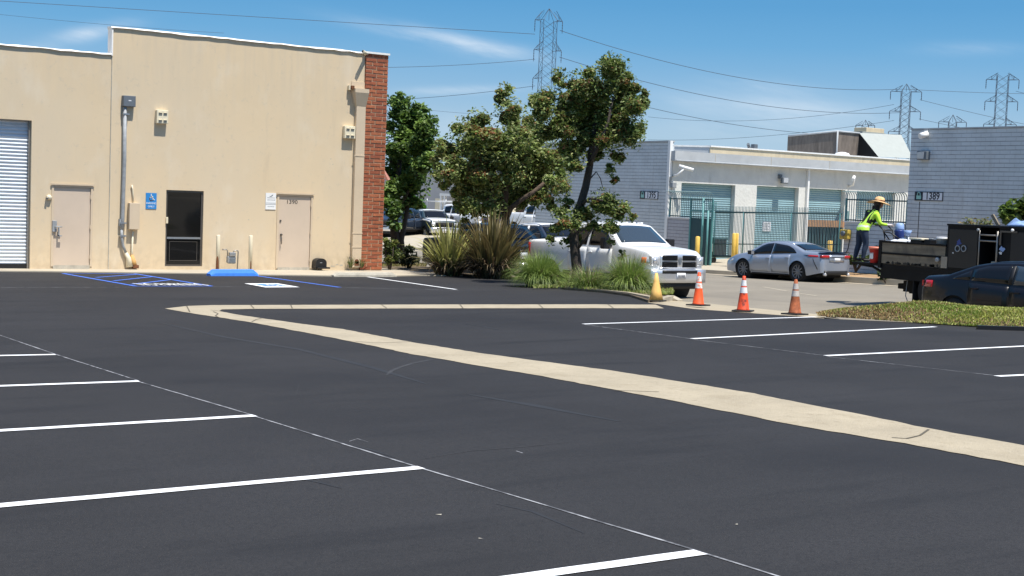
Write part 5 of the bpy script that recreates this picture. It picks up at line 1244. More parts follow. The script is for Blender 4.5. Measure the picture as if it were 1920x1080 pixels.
# ---- strap-leaved and grass clumps
def blades(name, n, length, width, lean, cols, root, base_r, curve=1.0, seg=5, tipcol=None, lean_min=.0):
    V = []; F = []; K = []
    for i in range(n):
        a = RNG.uniform(0, 2*PI); L = length*RNG.uniform(.55,1.08); ln = RNG.uniform(lean_min, lean); w = width*RNG.uniform(.6,1.2)
        b = np.array([base_r*RNG.uniform(0,1)**.5*math.cos(a+RNG.uniform(-.6,.6)), base_r*RNG.uniform(0,1)**.5*math.sin(a+RNG.uniform(-.6,.6)), 0.])
        d = np.array([math.cos(a), math.sin(a), 0.]); s = np.array([-math.sin(a), math.cos(a), 0.]); s = s*math.cos(.5)+np.array([0,0,1])*math.sin(RNG.uniform(-.5,.5))*.4
        th = ln*.5; p = b.copy(); base = len(V); c0 = np.asarray(cols[RNG.integers(len(cols))])*RNG.uniform(.75,1.25)
        for k in range(seg+1):
            t = k/seg; ww = w*(1-t**2.2)*(.55+.9*t*(1-t)*2)
            V += [p-s*ww/2, p+s*ww/2]; cc = c0 if tipcol is None else c0*(1-t*.6)+np.asarray(tipcol)*t*.6; K += [cc, cc]
            th = ln*.4 + ln*curve*1.5*t**1.6; p = p + (d*math.sin(th)+np.array([0,0,1])*math.cos(th))*L/seg
        for k in range(seg): F.append((base+2*k, base+2*k+1, base+2*k+3, base+2*k+2))
    me = bpy.data.meshes.new(name); me.from_pydata([tuple(v) for v in V], [], F); me.update()
    at = me.color_attributes.new('leafcol', 'FLOAT_COLOR', 'POINT'); c = np.ones((len(V),4)); c[:,:3] = np.clip(K,0,1); at.data.foreach_set('color', c.ravel())
    me.materials.append(MT['blade']); me.polygons.foreach_set('use_smooth', [True]*len(me.polygons))
    o = bpy.data.objects.new(name, me); C.objects.link(o); o.parent = root; return o
def at_ground(px, py, d): p = DP(px, py, d); return (p.x, p.y, p.z)
fl = thing('flax_clump', 'yellow-striped spiky flax clump nearest the brick pier', 'plant', at_ground(842,517,41.6), group='spiky flax clumps')
blades('leaf_blade', 230, 1.75, .115, 1.5, [(.42,.42,.11),(.32,.34,.09),(.12,.15,.04),(.06,.07,.028),(.07,.08,.03),(.52,.50,.19)], fl, .34, .8, tipcol=(.42,.40,.13))
blades('dry_blade', 220, 1.15, .06, 1.8, [(.07,.045,.03),(.15,.10,.055),(.035,.03,.02),(.30,.25,.13)], fl, .38, 1.0, lean_min=1.0)
fl = thing('flax_clump', 'taller bronze spiky flax clump in front of the rust-tinted tree', 'plant', at_ground(922,521,40.6), group='spiky flax clumps')
blades('leaf_blade', 340, 2.0, .115, 1.3, [(.055,.045,.025),(.09,.07,.035),(.035,.04,.02),(.05,.06,.025),(.20,.17,.06),(.09,.10,.04)], fl, .46, .72, tipcol=(.27,.20,.07))
blades('dry_blade', 330, 1.25, .06, 1.8, [(.05,.035,.025),(.12,.08,.045),(.03,.025,.018),(.22,.17,.10)], fl, .5, 1.0, lean_min=1.0)
FG = [(.17,.27,.045),(.24,.34,.06),(.10,.18,.03),(.30,.38,.09)]
PL = (.30,.26,.17)
for (px, py, d, n, L, lb) in ((1011,541,35.6,2000,1.06,'large round fountain grass clump beside the flax'),(1104,545,34.6,420,.72,'fountain grass clump directly at the leaning tree trunk'),(1178,549,33.9,1500,1.0,'fountain grass clump with tan plumes beside the tan cone')):
    t = thing('fountain_grass', lb, 'ornamental grass', at_ground(px, py-2, d), group='fountain grass clumps in the planter')
    blades('grass_blade', int(n*1.6), L, .018, 1.9, FG, t, .28, 1.1, 6, tipcol=(.27,.34,.10), lean_min=.12)
    bm = bmesh.new()
    if px > 1050 or True:
        blades('plume', 45 if px < 1050 else 130, L*1.05, .028, 1.5, [(.30,.24,.15),(.36,.28,.20),(.22,.19,.10)], t, .2, .9, 6, lean_min=.25)
    bm.free()
# ---- grass: planter edge and the berm by the black sedan (uncountable)
def tuft_field(name, pts_fn, n, h, w, cols, label=None):
    V = []; F = []; K = []
    for i in range(n):
        (x, y, z), hs = pts_fn(); a = RNG.uniform(0, 6.28); L = h*hs*RNG.uniform(.5,1.2); c = np.asarray(cols(x, y))*RNG.uniform(.7,1.3); lx, ly = RNG.normal(0,.45,2)*L
        s = np.array([math.cos(a), math.sin(a), 0])*w*.5; p = np.array([x,y,z]); b = len(V)
        V += [p-s, p+s, p+s*.6+np.array([lx*.4,ly*.4,L*.6]), p-s*.6+np.array([lx*.4,ly*.4,L*.6]), p+np.array([lx,ly,L])]; F += [(b,b+1,b+2,b+3),(b+3,b+2,b+4)]; K += [c]*5
    me = bpy.data.meshes.new(name); me.from_pydata([tuple(v) for v in V], [], F); me.update()
    at = me.color_attributes.new('leafcol', 'FLOAT_COLOR', 'POINT'); cc = np.ones((len(V),4)); cc[:,:3] = np.clip(K,0,1); at.data.foreach_set('color', cc.ravel()); me.materials.append(MT['blade'])
    o = bpy.data.objects.new(name, me); C.objects.link(o); return stuff(o)
def berm_h(x, y):
    u = (x-20.2)/3.2; v = min(1, max(0, (18.6-y)/2.2)); return .30*max(0, math.sin(PI*min(1,max(0,u))))**.6*min(1, v)
E1 = G(1535,595); 
def berm_front(y): return np.interp(y, [-10, 10, 14.2, 16.0, 17.9, 18.6], [21.9, 21.6, 21.05, 20.35, 19.75, 20.4])
def berm_back(y): return np.interp(y, [-10, 14, 17, 18.6], [23.7, 23.7, 23.3, 21.6])
def berm_z(x, y):
    f, b = berm_front(y), berm_back(y); t = (x-f)/max(.05, b-f); t = min(1, max(0, t)); return gz(x,y)+.02+.27*math.sin(PI*t**.75)**.7*min(1, max(0, (18.7-y)/1.6))
vs = []; fs = []; ys_ = np.linspace(-10, 18.6, 90); nx = 14
for y in ys_:
    for k in range(nx): x = berm_front(y)+(berm_back(y)-berm_front(y))*k/(nx-1); vs.append((x, y, berm_z(x, y)+random.uniform(-.01,.012)))
for i in range(len(ys_)-1):
    for k in range(nx-1): fs.append((i*nx+k, (i+1)*nx+k, (i+1)*nx+k+1, i*nx+k+1))
struct(obj('grass_bank', (vs, fs), mat('bank_soil', (.15,.11,.05), .95, var=.4, scale=4, bump=.5), smooth=True))
def berm_pt():
    y = RNG.uniform(8.5, 18.55) if RNG.uniform() < .15 else RNG.uniform(12.5, 18.55); f, b = berm_front(y), berm_back(y); x = f+(b-f)*RNG.uniform(-.05,1.0); return (x, y, berm_z(x, y)), .75+.55*max(0, bn(x*1.3, y*1.9))
def bn(x, y): return math.sin(x*2.1+1.3*math.sin(y*1.1))*.5+math.sin(y*1.7+x*.8)*.5+.4*math.sin(x*6.3+y*4.1)
def berm_col(x, y):
    t = (x-berm_front(y))/(berm_back(y)-berm_front(y)); q = bn(x, y)*.55+RNG.normal(0,.30)+(y-16)*.12
    if q+(.40-t)*2.1 > .58: return ((.34,.21,.085),(.26,.155,.07),(.40,.28,.12),(.36,.32,.12))[RNG.integers(4)]
    k = bn(x*1.7+3, y*1.3)
    return (((.26,.33,.05),(.20,.27,.045)) if k < 0 else ((.36,.40,.075),(.42,.42,.12)))[RNG.integers(2)]
tuft_field('grass', berm_pt, 42000, .05, .028, berm_col)
def strip_pt():
    px = RNG.uniform(1000, 1262); t = RNG.uniform(); py = np.interp(px, [1000,1060,1110,1180,1222,1262], [541,540,544,549,554,553])-RNG.uniform(-3,6); p = G(px, py); return (p.x, p.y, p.z+.05), 1
tuft_field('planter_grass', strip_pt, 4200, .07, .03, lambda x, y: ((.20,.27,.05),(.27,.32,.07),(.32,.31,.12))[RNG.integers(3)])
def foot_pt():
    px = RNG.uniform(660, 795); py = np.interp(px, [660,720,795], [500,498,503])+RNG.uniform(-3,2); p = G(px, py); return (p.x, p.y, p.z+.03), 1
tuft_field('wall_foot_grass', lambda: ((lambda p: ((p.x, p.y, p.z+.03), 1))(G(RNG.uniform(716,800), RNG.uniform(497,503)))), 900, .10, .03, lambda x, y: ((.20,.21,.05),(.27,.25,.08),(.30,.22,.10))[RNG.integers(3)])
for (px, lb) in ((657,'small weed at the wall foot between the hooded box and the downspout'),(678,'small weed between the downspout and the brick pier')):
    b = WY(px, 502, WALLY-.15); t = thing('weed', lb, 'weed', (b.x, b.y, b.z)); blades('weed_blade', 40, .42, .03, 1.3, [(.09,.13,.03),(.14,.17,.05),(.2,.17,.07)], t, .04, 1.1)
# ================================================================ VEHICLES
def interp(P, x): return float(np.interp(x, [p[0] for p in P], [p[1] for p in P]))
class Body:
    """a car body as one shell: columns along its length, half width W(x, z), silhouette top(x), wheel arches"""
    def __init__(s, L0, L1, w, top, belt, sill, wheels, ra, zc, tumble=.34, ends=((.16,.7),(.14,.6)), bulge=(.10,.06), bottom=None, bed=None, shoulder=.05, crown=.04, hoodr=.06, steps=()):
        s.x0, s.x1, s.w, s.top, s.belt, s.sill, s.wheels, s.ra, s.zc, s.tumble, s.ends, s.bulge, s.bottom, s.bed, s.sh, s.crown, s.hr = L0, L1, w, top, belt, sill, wheels, ra, zc, tumble, ends, bulge, bottom, bed, shoulder, crown, hoodr
    def zt(s, x): return interp(s.top, x)
    def zb(s, x):
        z = interp(s.bottom, x) if s.bottom else s.sill
        for xc in s.wheels:
            d = abs(x-xc)
            if d < s.ra: z = max(z, s.zc+math.sqrt(s.ra**2-d*d))
        return min(z, s.zt(x)-.05)
    def W(s, x, z):
        p = 1.0
        (af, lf), (ar, lr) = s.ends
        if x > s.x1-lf: p -= af*((x-(s.x1-lf))/lf)**2.4
        if x < s.x0+lr: p -= ar*(((s.x0+lr)-x)/lr)**2.4
        b = interp(s.belt, x); w = s.w
        zm = s.sill+(b-s.sill)*.55
        if z < zm: w -= s.sh*1.2*((zm-z)/(zm-s.sill))**2
        elif z < b: w -= s.sh*((z-zm)/(b-zm))**2
        else: w -= s.sh+(z-b)*s.tumble
        t = s.zt(x)
        if z > t-s.hr: w -= s.hr*(1-math.sqrt(max(0, 1-((z-(t-s.hr))/s.hr)**2)))*.9
        for xc in s.wheels:                         # swollen arches
            q = ((x-xc)**2+(z-s.zc)**2)**.5
            if q < s.ra*1.28 and z < b: w += .018*(1-max(0,(q-s.ra)/(s.ra*.28)))
        return w*p
    def cols(s):
        xs = set(np.linspace(s.x0, s.x1, 90).round(4)); xs |= {round(p[0],4) for p in s.top}
        for xc in s.wheels: xs |= {round(xc+s.ra*math.cos(a),4) for a in np.linspace(0, PI, 15)} | {round(xc-s.ra-.002,4), round(xc+s.ra+.002,4)}
        xs = sorted(x for x in xs if s.x0 <= x <= s.x1); out = []
        for x in xs:
            if not out or x-out[-1] > .0025: out.append(x)
        return out
    def shell(s):
        bm = bmesh.new(); xs = s.cols(); R_ = 16; prev = None; cs = [1, .93, .92, .5, 0, -.5, -.92, -.93, -1]
        for x in xs:
            zb, zt = s.zb(x), s.zt(x); side = []
            for i in range(R_+1):
                t = i/R_; z = zb+(zt-zb)*(1-(1-t)**1.5); side.append((s.W(x, z), z))
            wt = side[-1][0]; row = [(x, y, z) for y, z in side]
            dr = .50 if s.bed and s.bed[0] < x < s.bed[1] else 0
            for k, c in enumerate(cs[1:-1]):
                inn = 1 <= k <= 5
                row.append((x, wt*c, zt + (-dr if (dr and inn) else s.crown*(1-c*c)*(0 if dr else 1))))
            row += [(x, -y, z) for y, z in side[::-1]]
            # bulge of the nose and tail
            r2 = []
            for (X, Y, Z) in row:
                u = 1-(Y/s.w)**2
                if X > s.x1-.5: X = X + s.bulge[0]*u*((X-(s.x1-.5))/.5)**2
                elif X < s.x0+.5: X = X - s.bulge[1]*u*(((s.x0+.5)-X)/.5)**2
                r2.append(bm.verts.new((X, Y, Z)))
            if prev:
                for i in range(len(r2)-1): bm.faces.new((prev[i], r2[i], r2[i+1], prev[i+1]))
            prev_ = prev; prev = r2
            if x == xs[0]: first = r2
        for row, rev in ((first, False), (prev, True)):      # close the ends with horizontal strips
            n = len(row); half = R_
            c_ = []
            for i in range(half+1):
                a, b = row[i], row[n-1-i]; X = a.co.x; up = s.bulge[0] if rev else -s.bulge[1]; ub = 1-(a.co.y/s.w)**2
                mid = [bm.verts.new((X+up*((1-(a.co.y*q/s.w)**2)-ub), a.co.y*q, a.co.z)) for q in (.66,.33,0,-.33,-.66)]
                c_.append([a]+mid+[b])
            for i in range(half):
                for k in range(6): bm.faces.new((c_[i][k], c_[i+1][k], c_[i+1][k+1], c_[i][k+1]) if not rev else (c_[i][k], c_[i][k+1], c_[i+1][k+1], c_[i+1][k]))
            tp = row[half:n-half]
            if len(tp) > 2: bm.faces.new(c_[half] + tp[1:-1][::-1])
        bmesh.ops.recalc_face_normals(bm, faces=bm.faces)
        for f in bm.faces: f.smooth = True
        return bm
    def xend(s, front, y, x=None):
        return (s.x1+s.bulge[0]*(1-(y/s.w)**2)) if front else (s.x0-s.bulge[1]*(1-(y/s.w)**2))
    # patches lying just proud of the shell, each with a rim going in
    def side(s, xa, xb, lo, hi, off, sg, n=10, m=4, rim=.015):
        f = lambda F, x: F(x) if callable(F) else (interp(F, x) if isinstance(F, list) else F)
        return grid_rim([[(x, sg*(s.W(x, z)+off), z) for z in np.linspace(f(lo,x), f(hi,x), m)] for x in np.linspace(xa, xb, n)], (0, -sg*rim, 0))
    def bulgx(s, x, y):
        u = 1-(y/s.w)**2
        if x > s.x1-.5: return x+s.bulge[0]*u*((x-(s.x1-.5))/.5)**2
        if x < s.x0+.5: return x-s.bulge[1]*u*(((s.x0+.5)-x)/.5)**2
        return x
    def topp(s, xa, xb, sa, sb, off, n=10, m=7, rim=.015):
        rows = []
        for x in np.linspace(xa, xb, n):
            z = s.zt(x); w = s.W(x, z); dz = (s.zt(x+.02)-s.zt(x-.02))/.04; nn = math.hypot(1, dz); fa, fb = (sa(x), sb(x)) if callable(sa) else (sa, sb)
            rows.append([(s.bulgx(x, w*c)-off*dz/nn, w*c, z+s.crown*(1-c*c)+off/nn) for c in np.linspace(fa, fb, m)])
        return grid_rim(rows, (0, 0, -rim))
    def end(s, front, ya, yb, za, zb, off, n=7, m=3, rim=.03, shape=None):
        d = 1 if front else -1
        rows = [[(s.xend(front, y)+d*off, y, (shape(y, t) if shape else za+(zb-za)*t)) for t in np.linspace(0, 1, m)] for y in np.linspace(ya, yb, n)]
        return grid_rim(rows, (-d*rim, 0, 0))
def grid_rim(rows, v):
    bm = bmesh.new(); V = [[bm.verts.new(p) for p in r] for r in rows]; n, m = len(V), len(V[0])
    for i in range(n-1):
        for j in range(m-1): f = bm.faces.new((V[i][j], V[i+1][j], V[i+1][j+1], V[i][j+1])); f.smooth = True
    loop = [V[i][0] for i in range(n)]+[V[n-1][j] for j in range(1,m)]+[V[i][m-1] for i in range(n-2,-1,-1)]+[V[0][j] for j in range(m-2,0,-1)]
    inn = [bm.verts.new(Vector(q.co)+Vector(v)) for q in loop]; k = len(loop)
    for i in range(k): bm.faces.new((loop[i], inn[i], inn[(i+1)%k], loop[(i+1)%k]))
    bmesh.ops.recalc_face_normals(bm, faces=bm.faces)
    return bm
def wheel(par, x, y, sg, r, w, rimr, rm, spokes=10, steel=False):
    t = bmesh.new(); prof = [(rimr, -w/2), (r*.93, -w/2), (r, -w/2+.03), (r, w/2-.03), (r*.93, w/2), (rimr, w/2-.01)]
    lathe(t, prof, 32, origin=(x, y, r), axis='Y', caps=False); wh = obj('wheel', t, MT['tyre'], par)
    b = bmesh.new(); yo = y+sg*(w/2-.035)
    lathe(b, [(rimr*.985, sg*.03), (rimr*.93, 0), (rimr*.86, -sg*.05), (.0001, -sg*.055)], 28, origin=(x, yo, r), axis='Y', caps=False, mi=[0,0,1,1])
    for k in range(spokes):
        a = 2*PI*k/spokes; c, s_ = math.cos(a), math.sin(a); hw = rimr*(.11 if not steel else .22)
        vs = [b.verts.new((x+c*rr-s_*q, yo+sg*yy, r+s_*rr+c*q)) for rr, q, yy in ((rimr*.15,-hw*.9,.005),(rimr*.15,hw*.9,.005),(rimr*.95,hw*.55,.02),(rimr*.95,-hw*.55,.02))]
        f = b.faces.new(vs); f.material_index = 0
        v2 = [b.verts.new(v.co+Vector((0,-sg*.04,0))) for v in vs]
        for i in range(4): b.faces.new((vs[i], v2[i], v2[(i+1)%4], vs[(i+1)%4]))
    lathe(b, [(rimr*.2, 0), (rimr*.2, sg*.018), (rimr*.1, sg*.024)], 12, origin=(x, yo, r), axis='Y')
    obj('rim', b, [rm, MT['gap']], wh)
def under(par, B, z0=.24, z1=.62, iw=.30):
    b = bmesh.new(); bbox(b, B.x0+.25, B.x1-.25, -B.w+iw, B.w-iw, z0, z1); obj('underbody', b, MT['gap'], par)
    for xc in B.wheels:
        b = bmesh.new(); lathe(b, [(B.ra+.01, -B.w+.06), (B.ra+.01, B.w-.06)], 20, origin=(xc, 0, B.zc), axis='Y'); obj('wheel_well', b, MT['gap'], par)
def mirror(par, B, x, z, m, big=False):
    for sg in (-1, 1):
        y = sg*(B.W(x, z)+ (.16 if not big else .24)); h = .075 if not big else .15; d = .05
        b = bmesh.new(); bbox(b, x-.10, x+.09, y-.09 if not big else y-.11, y+.09 if not big else y+.11, z-h, z+h, 0, .03); o = obj('door_mirror', b, m, par)
        b = bmesh.new(); bbox(b, x-.03, x+.03, min(sg*(B.W(x,z)-.05), y-sg*.09), max(sg*(B.W(x,z)-.05), y-sg*.09), z-h*.6, z-h*.2); obj('mirror_arm', b, MT['trim'], o)
        b = bmesh.new(); bbox(b, x-.104, x-.1005, y-.07, y+.07, z-h*.75, z+h*.75); obj('mirror_glass', b, MT['chrome'], o)
def doors(par, B, spans, lo, m, handle=MT['chrome'], off=.006, hz=None):
    """door skins proud of the shell, below the belt, each with a handle"""
    for sg in (-1, 1):
        for (xa, xb) in spans:
            d = obj('door', B.side(xa, xb, lo, lambda x: interp(B.belt, x)-.02, off, sg, 8, 6), m, par)
            z = (interp(B.belt, xa)-.13) if hz is None else hz; x = xa+.14
            b = bmesh.new(); y = sg*(B.W(x, z)+off); bbox(b, x-.09, x+.10, min(y, y+sg*.035), max(y, y+sg*.035), z-.016, z+.016, 0, .008); obj('handle', b, handle, d)
def text_patch(par, name, s, size, m, loc, rotz, sx=1):
    o = text_obj(name, s, size, m, Matrix.Translation(loc) @ Matrix.Rotation(rotz,4,'Z') @ Matrix.Rotation(PI/2,4,'X'), None, sx); o.parent = par; return o

# ---------------------------------------------------------------- pickups
def pickup(label, loc, rz, paint, roofpaint=None, detail=2, scale=1.0, rack=None, group=None, name='pickup_truck', lowpaint=None):
    t = thing(name, label, 'pickup truck', loc, rz, group, tilt=True)
    L0, L1 = -3.0, 2.62
    top = [(L0, 1.40), (L0+.02, 1.43), (-1.02, 1.45), (-1.00, 1.50), (-.93, 1.86), (-.80, 1.93), (-.3, 1.965), (.35, 1.95), (.60, 1.91), (1.28, 1.42), (1.36, 1.38), (2.0, 1.33), (2.42, 1.27), (2.57, 1.19), (L1, 1.08)]
    belt = [(L0, 1.40), (-1.0, 1.32), (1.3, 1.29), (1.9, 1.26), (L1, 1.16)]
    B = Body(L0, L1, 1.0, top, belt, .55, (-1.80, 1.66), .50, .42, tumble=.30, ends=((.10,.55),(.03,.3)), bulge=(.10,.01), bed=(L0+.09, -1.06), shoulder=.035, crown=.035, hoodr=.05,
             bottom=[(L0,.62),(-2.4,.58),(2.2,.58),(L1,.62)])
    obj('body', B.shell(), paint, t)
    under(t, B, .42, .8)
    b = bmesh.new(); bbox(b, L0+.10, -1.07, -.80, .80, .90, .955); obj('bed_liner', b, MT['black'], t)
    for sg in (-1, 1):
        obj('rear_window', B.side(-.78, -.14, 1.36, [(-.78,1.72),(-.70,1.80),(-.14,1.85)], .008, sg, 9, 4), MT['glass'], t)
        obj('front_window', B.side(-.04, .95, [(-.04,1.35),(.95,1.35)], [(-.04,1.85),(.45,1.83),(.62,1.75),(.95,1.47)], .008, sg, 12, 4), MT['glass'], t)
    obj('windscreen', B.topp(.66, 1.25, lambda x: -.93, lambda x: .93, .007, 8, 9), MT['windscreen'] if detail > 1 else MT['glass'], t)
    obj('back_window', B.topp(-.985, -.94, -.8, .8, .01, 4, 7), MT['glass'], t)
    doors(t, B, ((-.95, -.10), (-.06, 1.05)), .66, paint, paint if detail > 1 else MT['trim'], .007, 1.17)
    mirror(t, B, .98, 1.42, MT['trim'], True)
    for xc in B.wheels:
        for sg in (-1, 1): wheel(t, xc, sg*.84, sg, .41, .27, .245, MT['alloy'], 8)
    for sg in (-1, 1):                              # flat dark splash flaps and sill
        obj('sill_trim', B.side(-1.2, 1.4, .56, .64, .012, sg, 6, 2), MT['trim'], t)
    # nose
    obj('bumper', B.end(True, -.98, .98, .46, .80, .10, 11, 4, .25), MT['chrome'], t)
    obj('bumper_intake', B.end(True, -.62, .62, .70, .785, .105, 9, 3, .02), MT['trim'], t)
    obj('air_dam', B.end(True, -.9, .9, .30, .455, .05, 9, 3, .2), MT['trim'], t)
    if detail > 1:
        obj('grille_surround', B.end(True, -.66, .66, .83, 1.22, .045, 13, 5, .08, shape=lambda y, q: .83+(1.20-.05*abs(y/.66)**3-.83)*q), MT['chrome'], t)
        for sg in (-1, 1):
            for (za, zb) in ((.855,.995),(1.035,1.165)):
                g = obj('grille', B.end(True, sg*.09 if sg > 0 else -.60, .60 if sg > 0 else -.09, za, zb, .052, 7, 4, .02), MT['gap'], t)
                b = bmesh.new()
                for k in range(4): z = za+(zb-za)*(k+.5)/4; bbox(b, B.xend(True,.35)+.054, B.xend(True,.35)+.075, sg*.35-.24, sg*.35+.24, z-.006, z+.006)
                obj('grille_mesh', b, MT['trim'], g)
        b = bmesh.new(); pts = [(0,1.10),(.055,1.085),(.085,1.04),(.05,1.05),(.045,.98),(.0,.92),(-.045,.98),(-.05,1.05),(-.085,1.04),(-.055,1.085)]; xe = B.xend(True,0)+.062
        b.faces.new([b.verts.new((xe, y, z)) for y, z in pts]); obj('grille_emblem', b, MT['elec'], t)
        for sg in (-1, 1):
            hl = obj('headlight', B.end(True, min(sg*.69, sg*.92), max(sg*.69, sg*.92), .90, 1.13, .035, 5, 4, .12), MT['lamp'], t)
            obj('headlight_side', B.side(2.42, 2.61, .91, 1.10, .02, sg, 5, 3), MT['lamp'], t)
            obj('turn_signal', B.side(2.34, 2.50, .95, 1.10, .028, sg, 5, 3), MT['amber'], t)
            b = bmesh.new(); lathe(b, [(.075,0),(.055,.02),(.02,.03)], 16, origin=(B.xend(True,.8)+.04, sg*.80, 1.02), axis='X'); obj('headlight_bulb', b, MT['chrome'], hl)
            b = bmesh.new(); lathe(b, [(.06,0),(.05,.02)], 12, origin=(B.xend(True,.78)+.10, sg*.78, .62), axis='X'); obj('fog_lamp', b, MT['lamp'], t)
            obj('tail_light', B.side(L0+.02, L0+.16, 1.02, 1.36, .012, sg, 4, 4), MT['redlamp'], t)
        pl_ = B.end(True, -.155, .155, .555, .715, .125, 3, 2, .02); o = obj('number_plate', pl_, MT['plate'], t)
        b = bmesh.new(); xe = B.xend(True, 0)+.127
        for k, (y, w_) in enumerate(((-.1,.02),(-.06,.025),(-.02,.02),(.02,.026),(.06,.02),(.1,.024))): bbox(b, xe, xe+.003, y-w_/2, y+w_/2, .605, .665)
        obj('plate_characters', b, MT['navypaint'], o)
        for x in (-.9,):                           # side badge and fuel flap
            text_patch(t, 'door_badge', 'HEAVY DUTY', .07, MT['elec'], (1.25, -(B.W(1.25,1.08)+.012), 1.08), 0) if False else None
        b = bmesh.new()
        for k in range(5): bbox(b, .28+.1*(k-2)-.02, .28+.1*(k-2)+.02, -.03, .03, 1.965, 1.99)
        for y in (-.5,-.28,0,.28,.5): bx = .42; lathe(b, [(.035,0),(.03,.03),(.01,.045)], 8, origin=(bx, y, 1.965), axis='Z')
        b.free()
        for y in (-.55,-.28,0,.28,.55):
            b = bmesh.new(); bbox(b, .30, .46, y-.045, y+.045, 1.95, 2.0, 0, .012); obj('roof_marker', b, MT['whitepaint'], t)
        obj('mirror_sticker', B.side(1.42, 1.62, 1.02, 1.09, .010, -1, 3, 2), MT['elec'], t)
    else:
        obj('grille', B.end(True, -.62, .62, .86, 1.14, .02, 7, 3, .05), MT['gap'], t)
        for sg in (-1, 1): obj('headlight', B.end(True, min(sg*.66, sg*.9), max(sg*.66, sg*.9), .93, 1.11, .022, 4, 3, .05), MT['lamp'], t)
        obj('number_plate', B.end(True, -.16, .16, .56, .70, .10, 3, 2, .02), MT['plate'], t)
        obj('bumper_bar', B.end(True, -.9, .9, .72, .80, .095, 9, 2, .05), MT['chrome'], t)
    if roofpaint:
        obj('roof', B.topp(-.86, .60, -.97, .97, .012, 10, 9), roofpaint, t)
        obj('bonnet', B.topp(1.32, 2.5, -.98, .98, .012, 12, 9), roofpaint, t)
        for sg in (-1, 1): obj('upper_side', B.side(-2.95, 2.45, lambda x: interp(B.belt, x)-.05, lambda x: min(B.zt(x), interp(B.belt, x)+.05), .010, sg, 24, 3), roofpaint, t)
        for sg in (-1, 1): obj('window_post', B.side(-.16, -.02, 1.32, 1.87, .012, sg, 3, 3), roofpaint, t); obj('roof_rail', B.side(-.9, .6, 1.86, [(-.9,1.88),(-.7,1.95),(.35,1.94),(.6,1.90)], .012, sg, 12, 2), roofpaint, t)
    if rack:
        b = bmesh.new()
        for x in (-2.7, -1.15, .4):
            tube(b, [(x, -.85, 1.42 if x < -1 else 1.93), (x, -.85, 2.12), (x, .85, 2.12), (x, .85, 1.42 if x < -1 else 1.93)], .03, 6)
        for y in (-.85, .85): tube(b, [(-2.9, y, 2.13), (.6, y, 2.13)], .03, 6)
        for y in (-.85, .85):
            for x in (-2.7, .4): tube(b, [(x, y, 2.1), (x, y, 2.3)], .03, 6)
        obj('ladder_rack', b, rack, t)
    return t, B
ZS = street_z
ram, RB = pickup('white crew-cab pickup with a chrome grille parked behind the leaning tree', (25.25, 30.85, ZS(25.25, 30.85)-.04), -PI/2, MT['whitepaint'])
ram.scale = (1, 1.02, 1.06)
# vehicles of the far parking court
def far_at(px, d, lift=0): p = DP(px, 430, d); return (p.x, p.y, pad(p.x, p.y)+lift)
pickup('two-tone pickup with a white roof and bonnet over dark green sides', far_at(806, 92, -.35), -PI/2-.18, MT['greenpaint'], MT['whitepaint'], 1)
pickup('navy pickup facing the street next to the two-tone pickup', far_at(752, 90, -.2), PI+.5, MT['navypaint'], None, 1)
pickup('white pickup with a pale ladder rack behind the flax clumps', far_at(866, 93, .1), -PI/2+.15, MT['whitepaint'], None, 1, rack=MT['white'])
pickup('white pickup with a black ladder rack half hidden by the leaning tree', far_at(1026, 78, .35), -PI/2+.05, MT['whitepaint'], None, 1, rack=MT['black'])

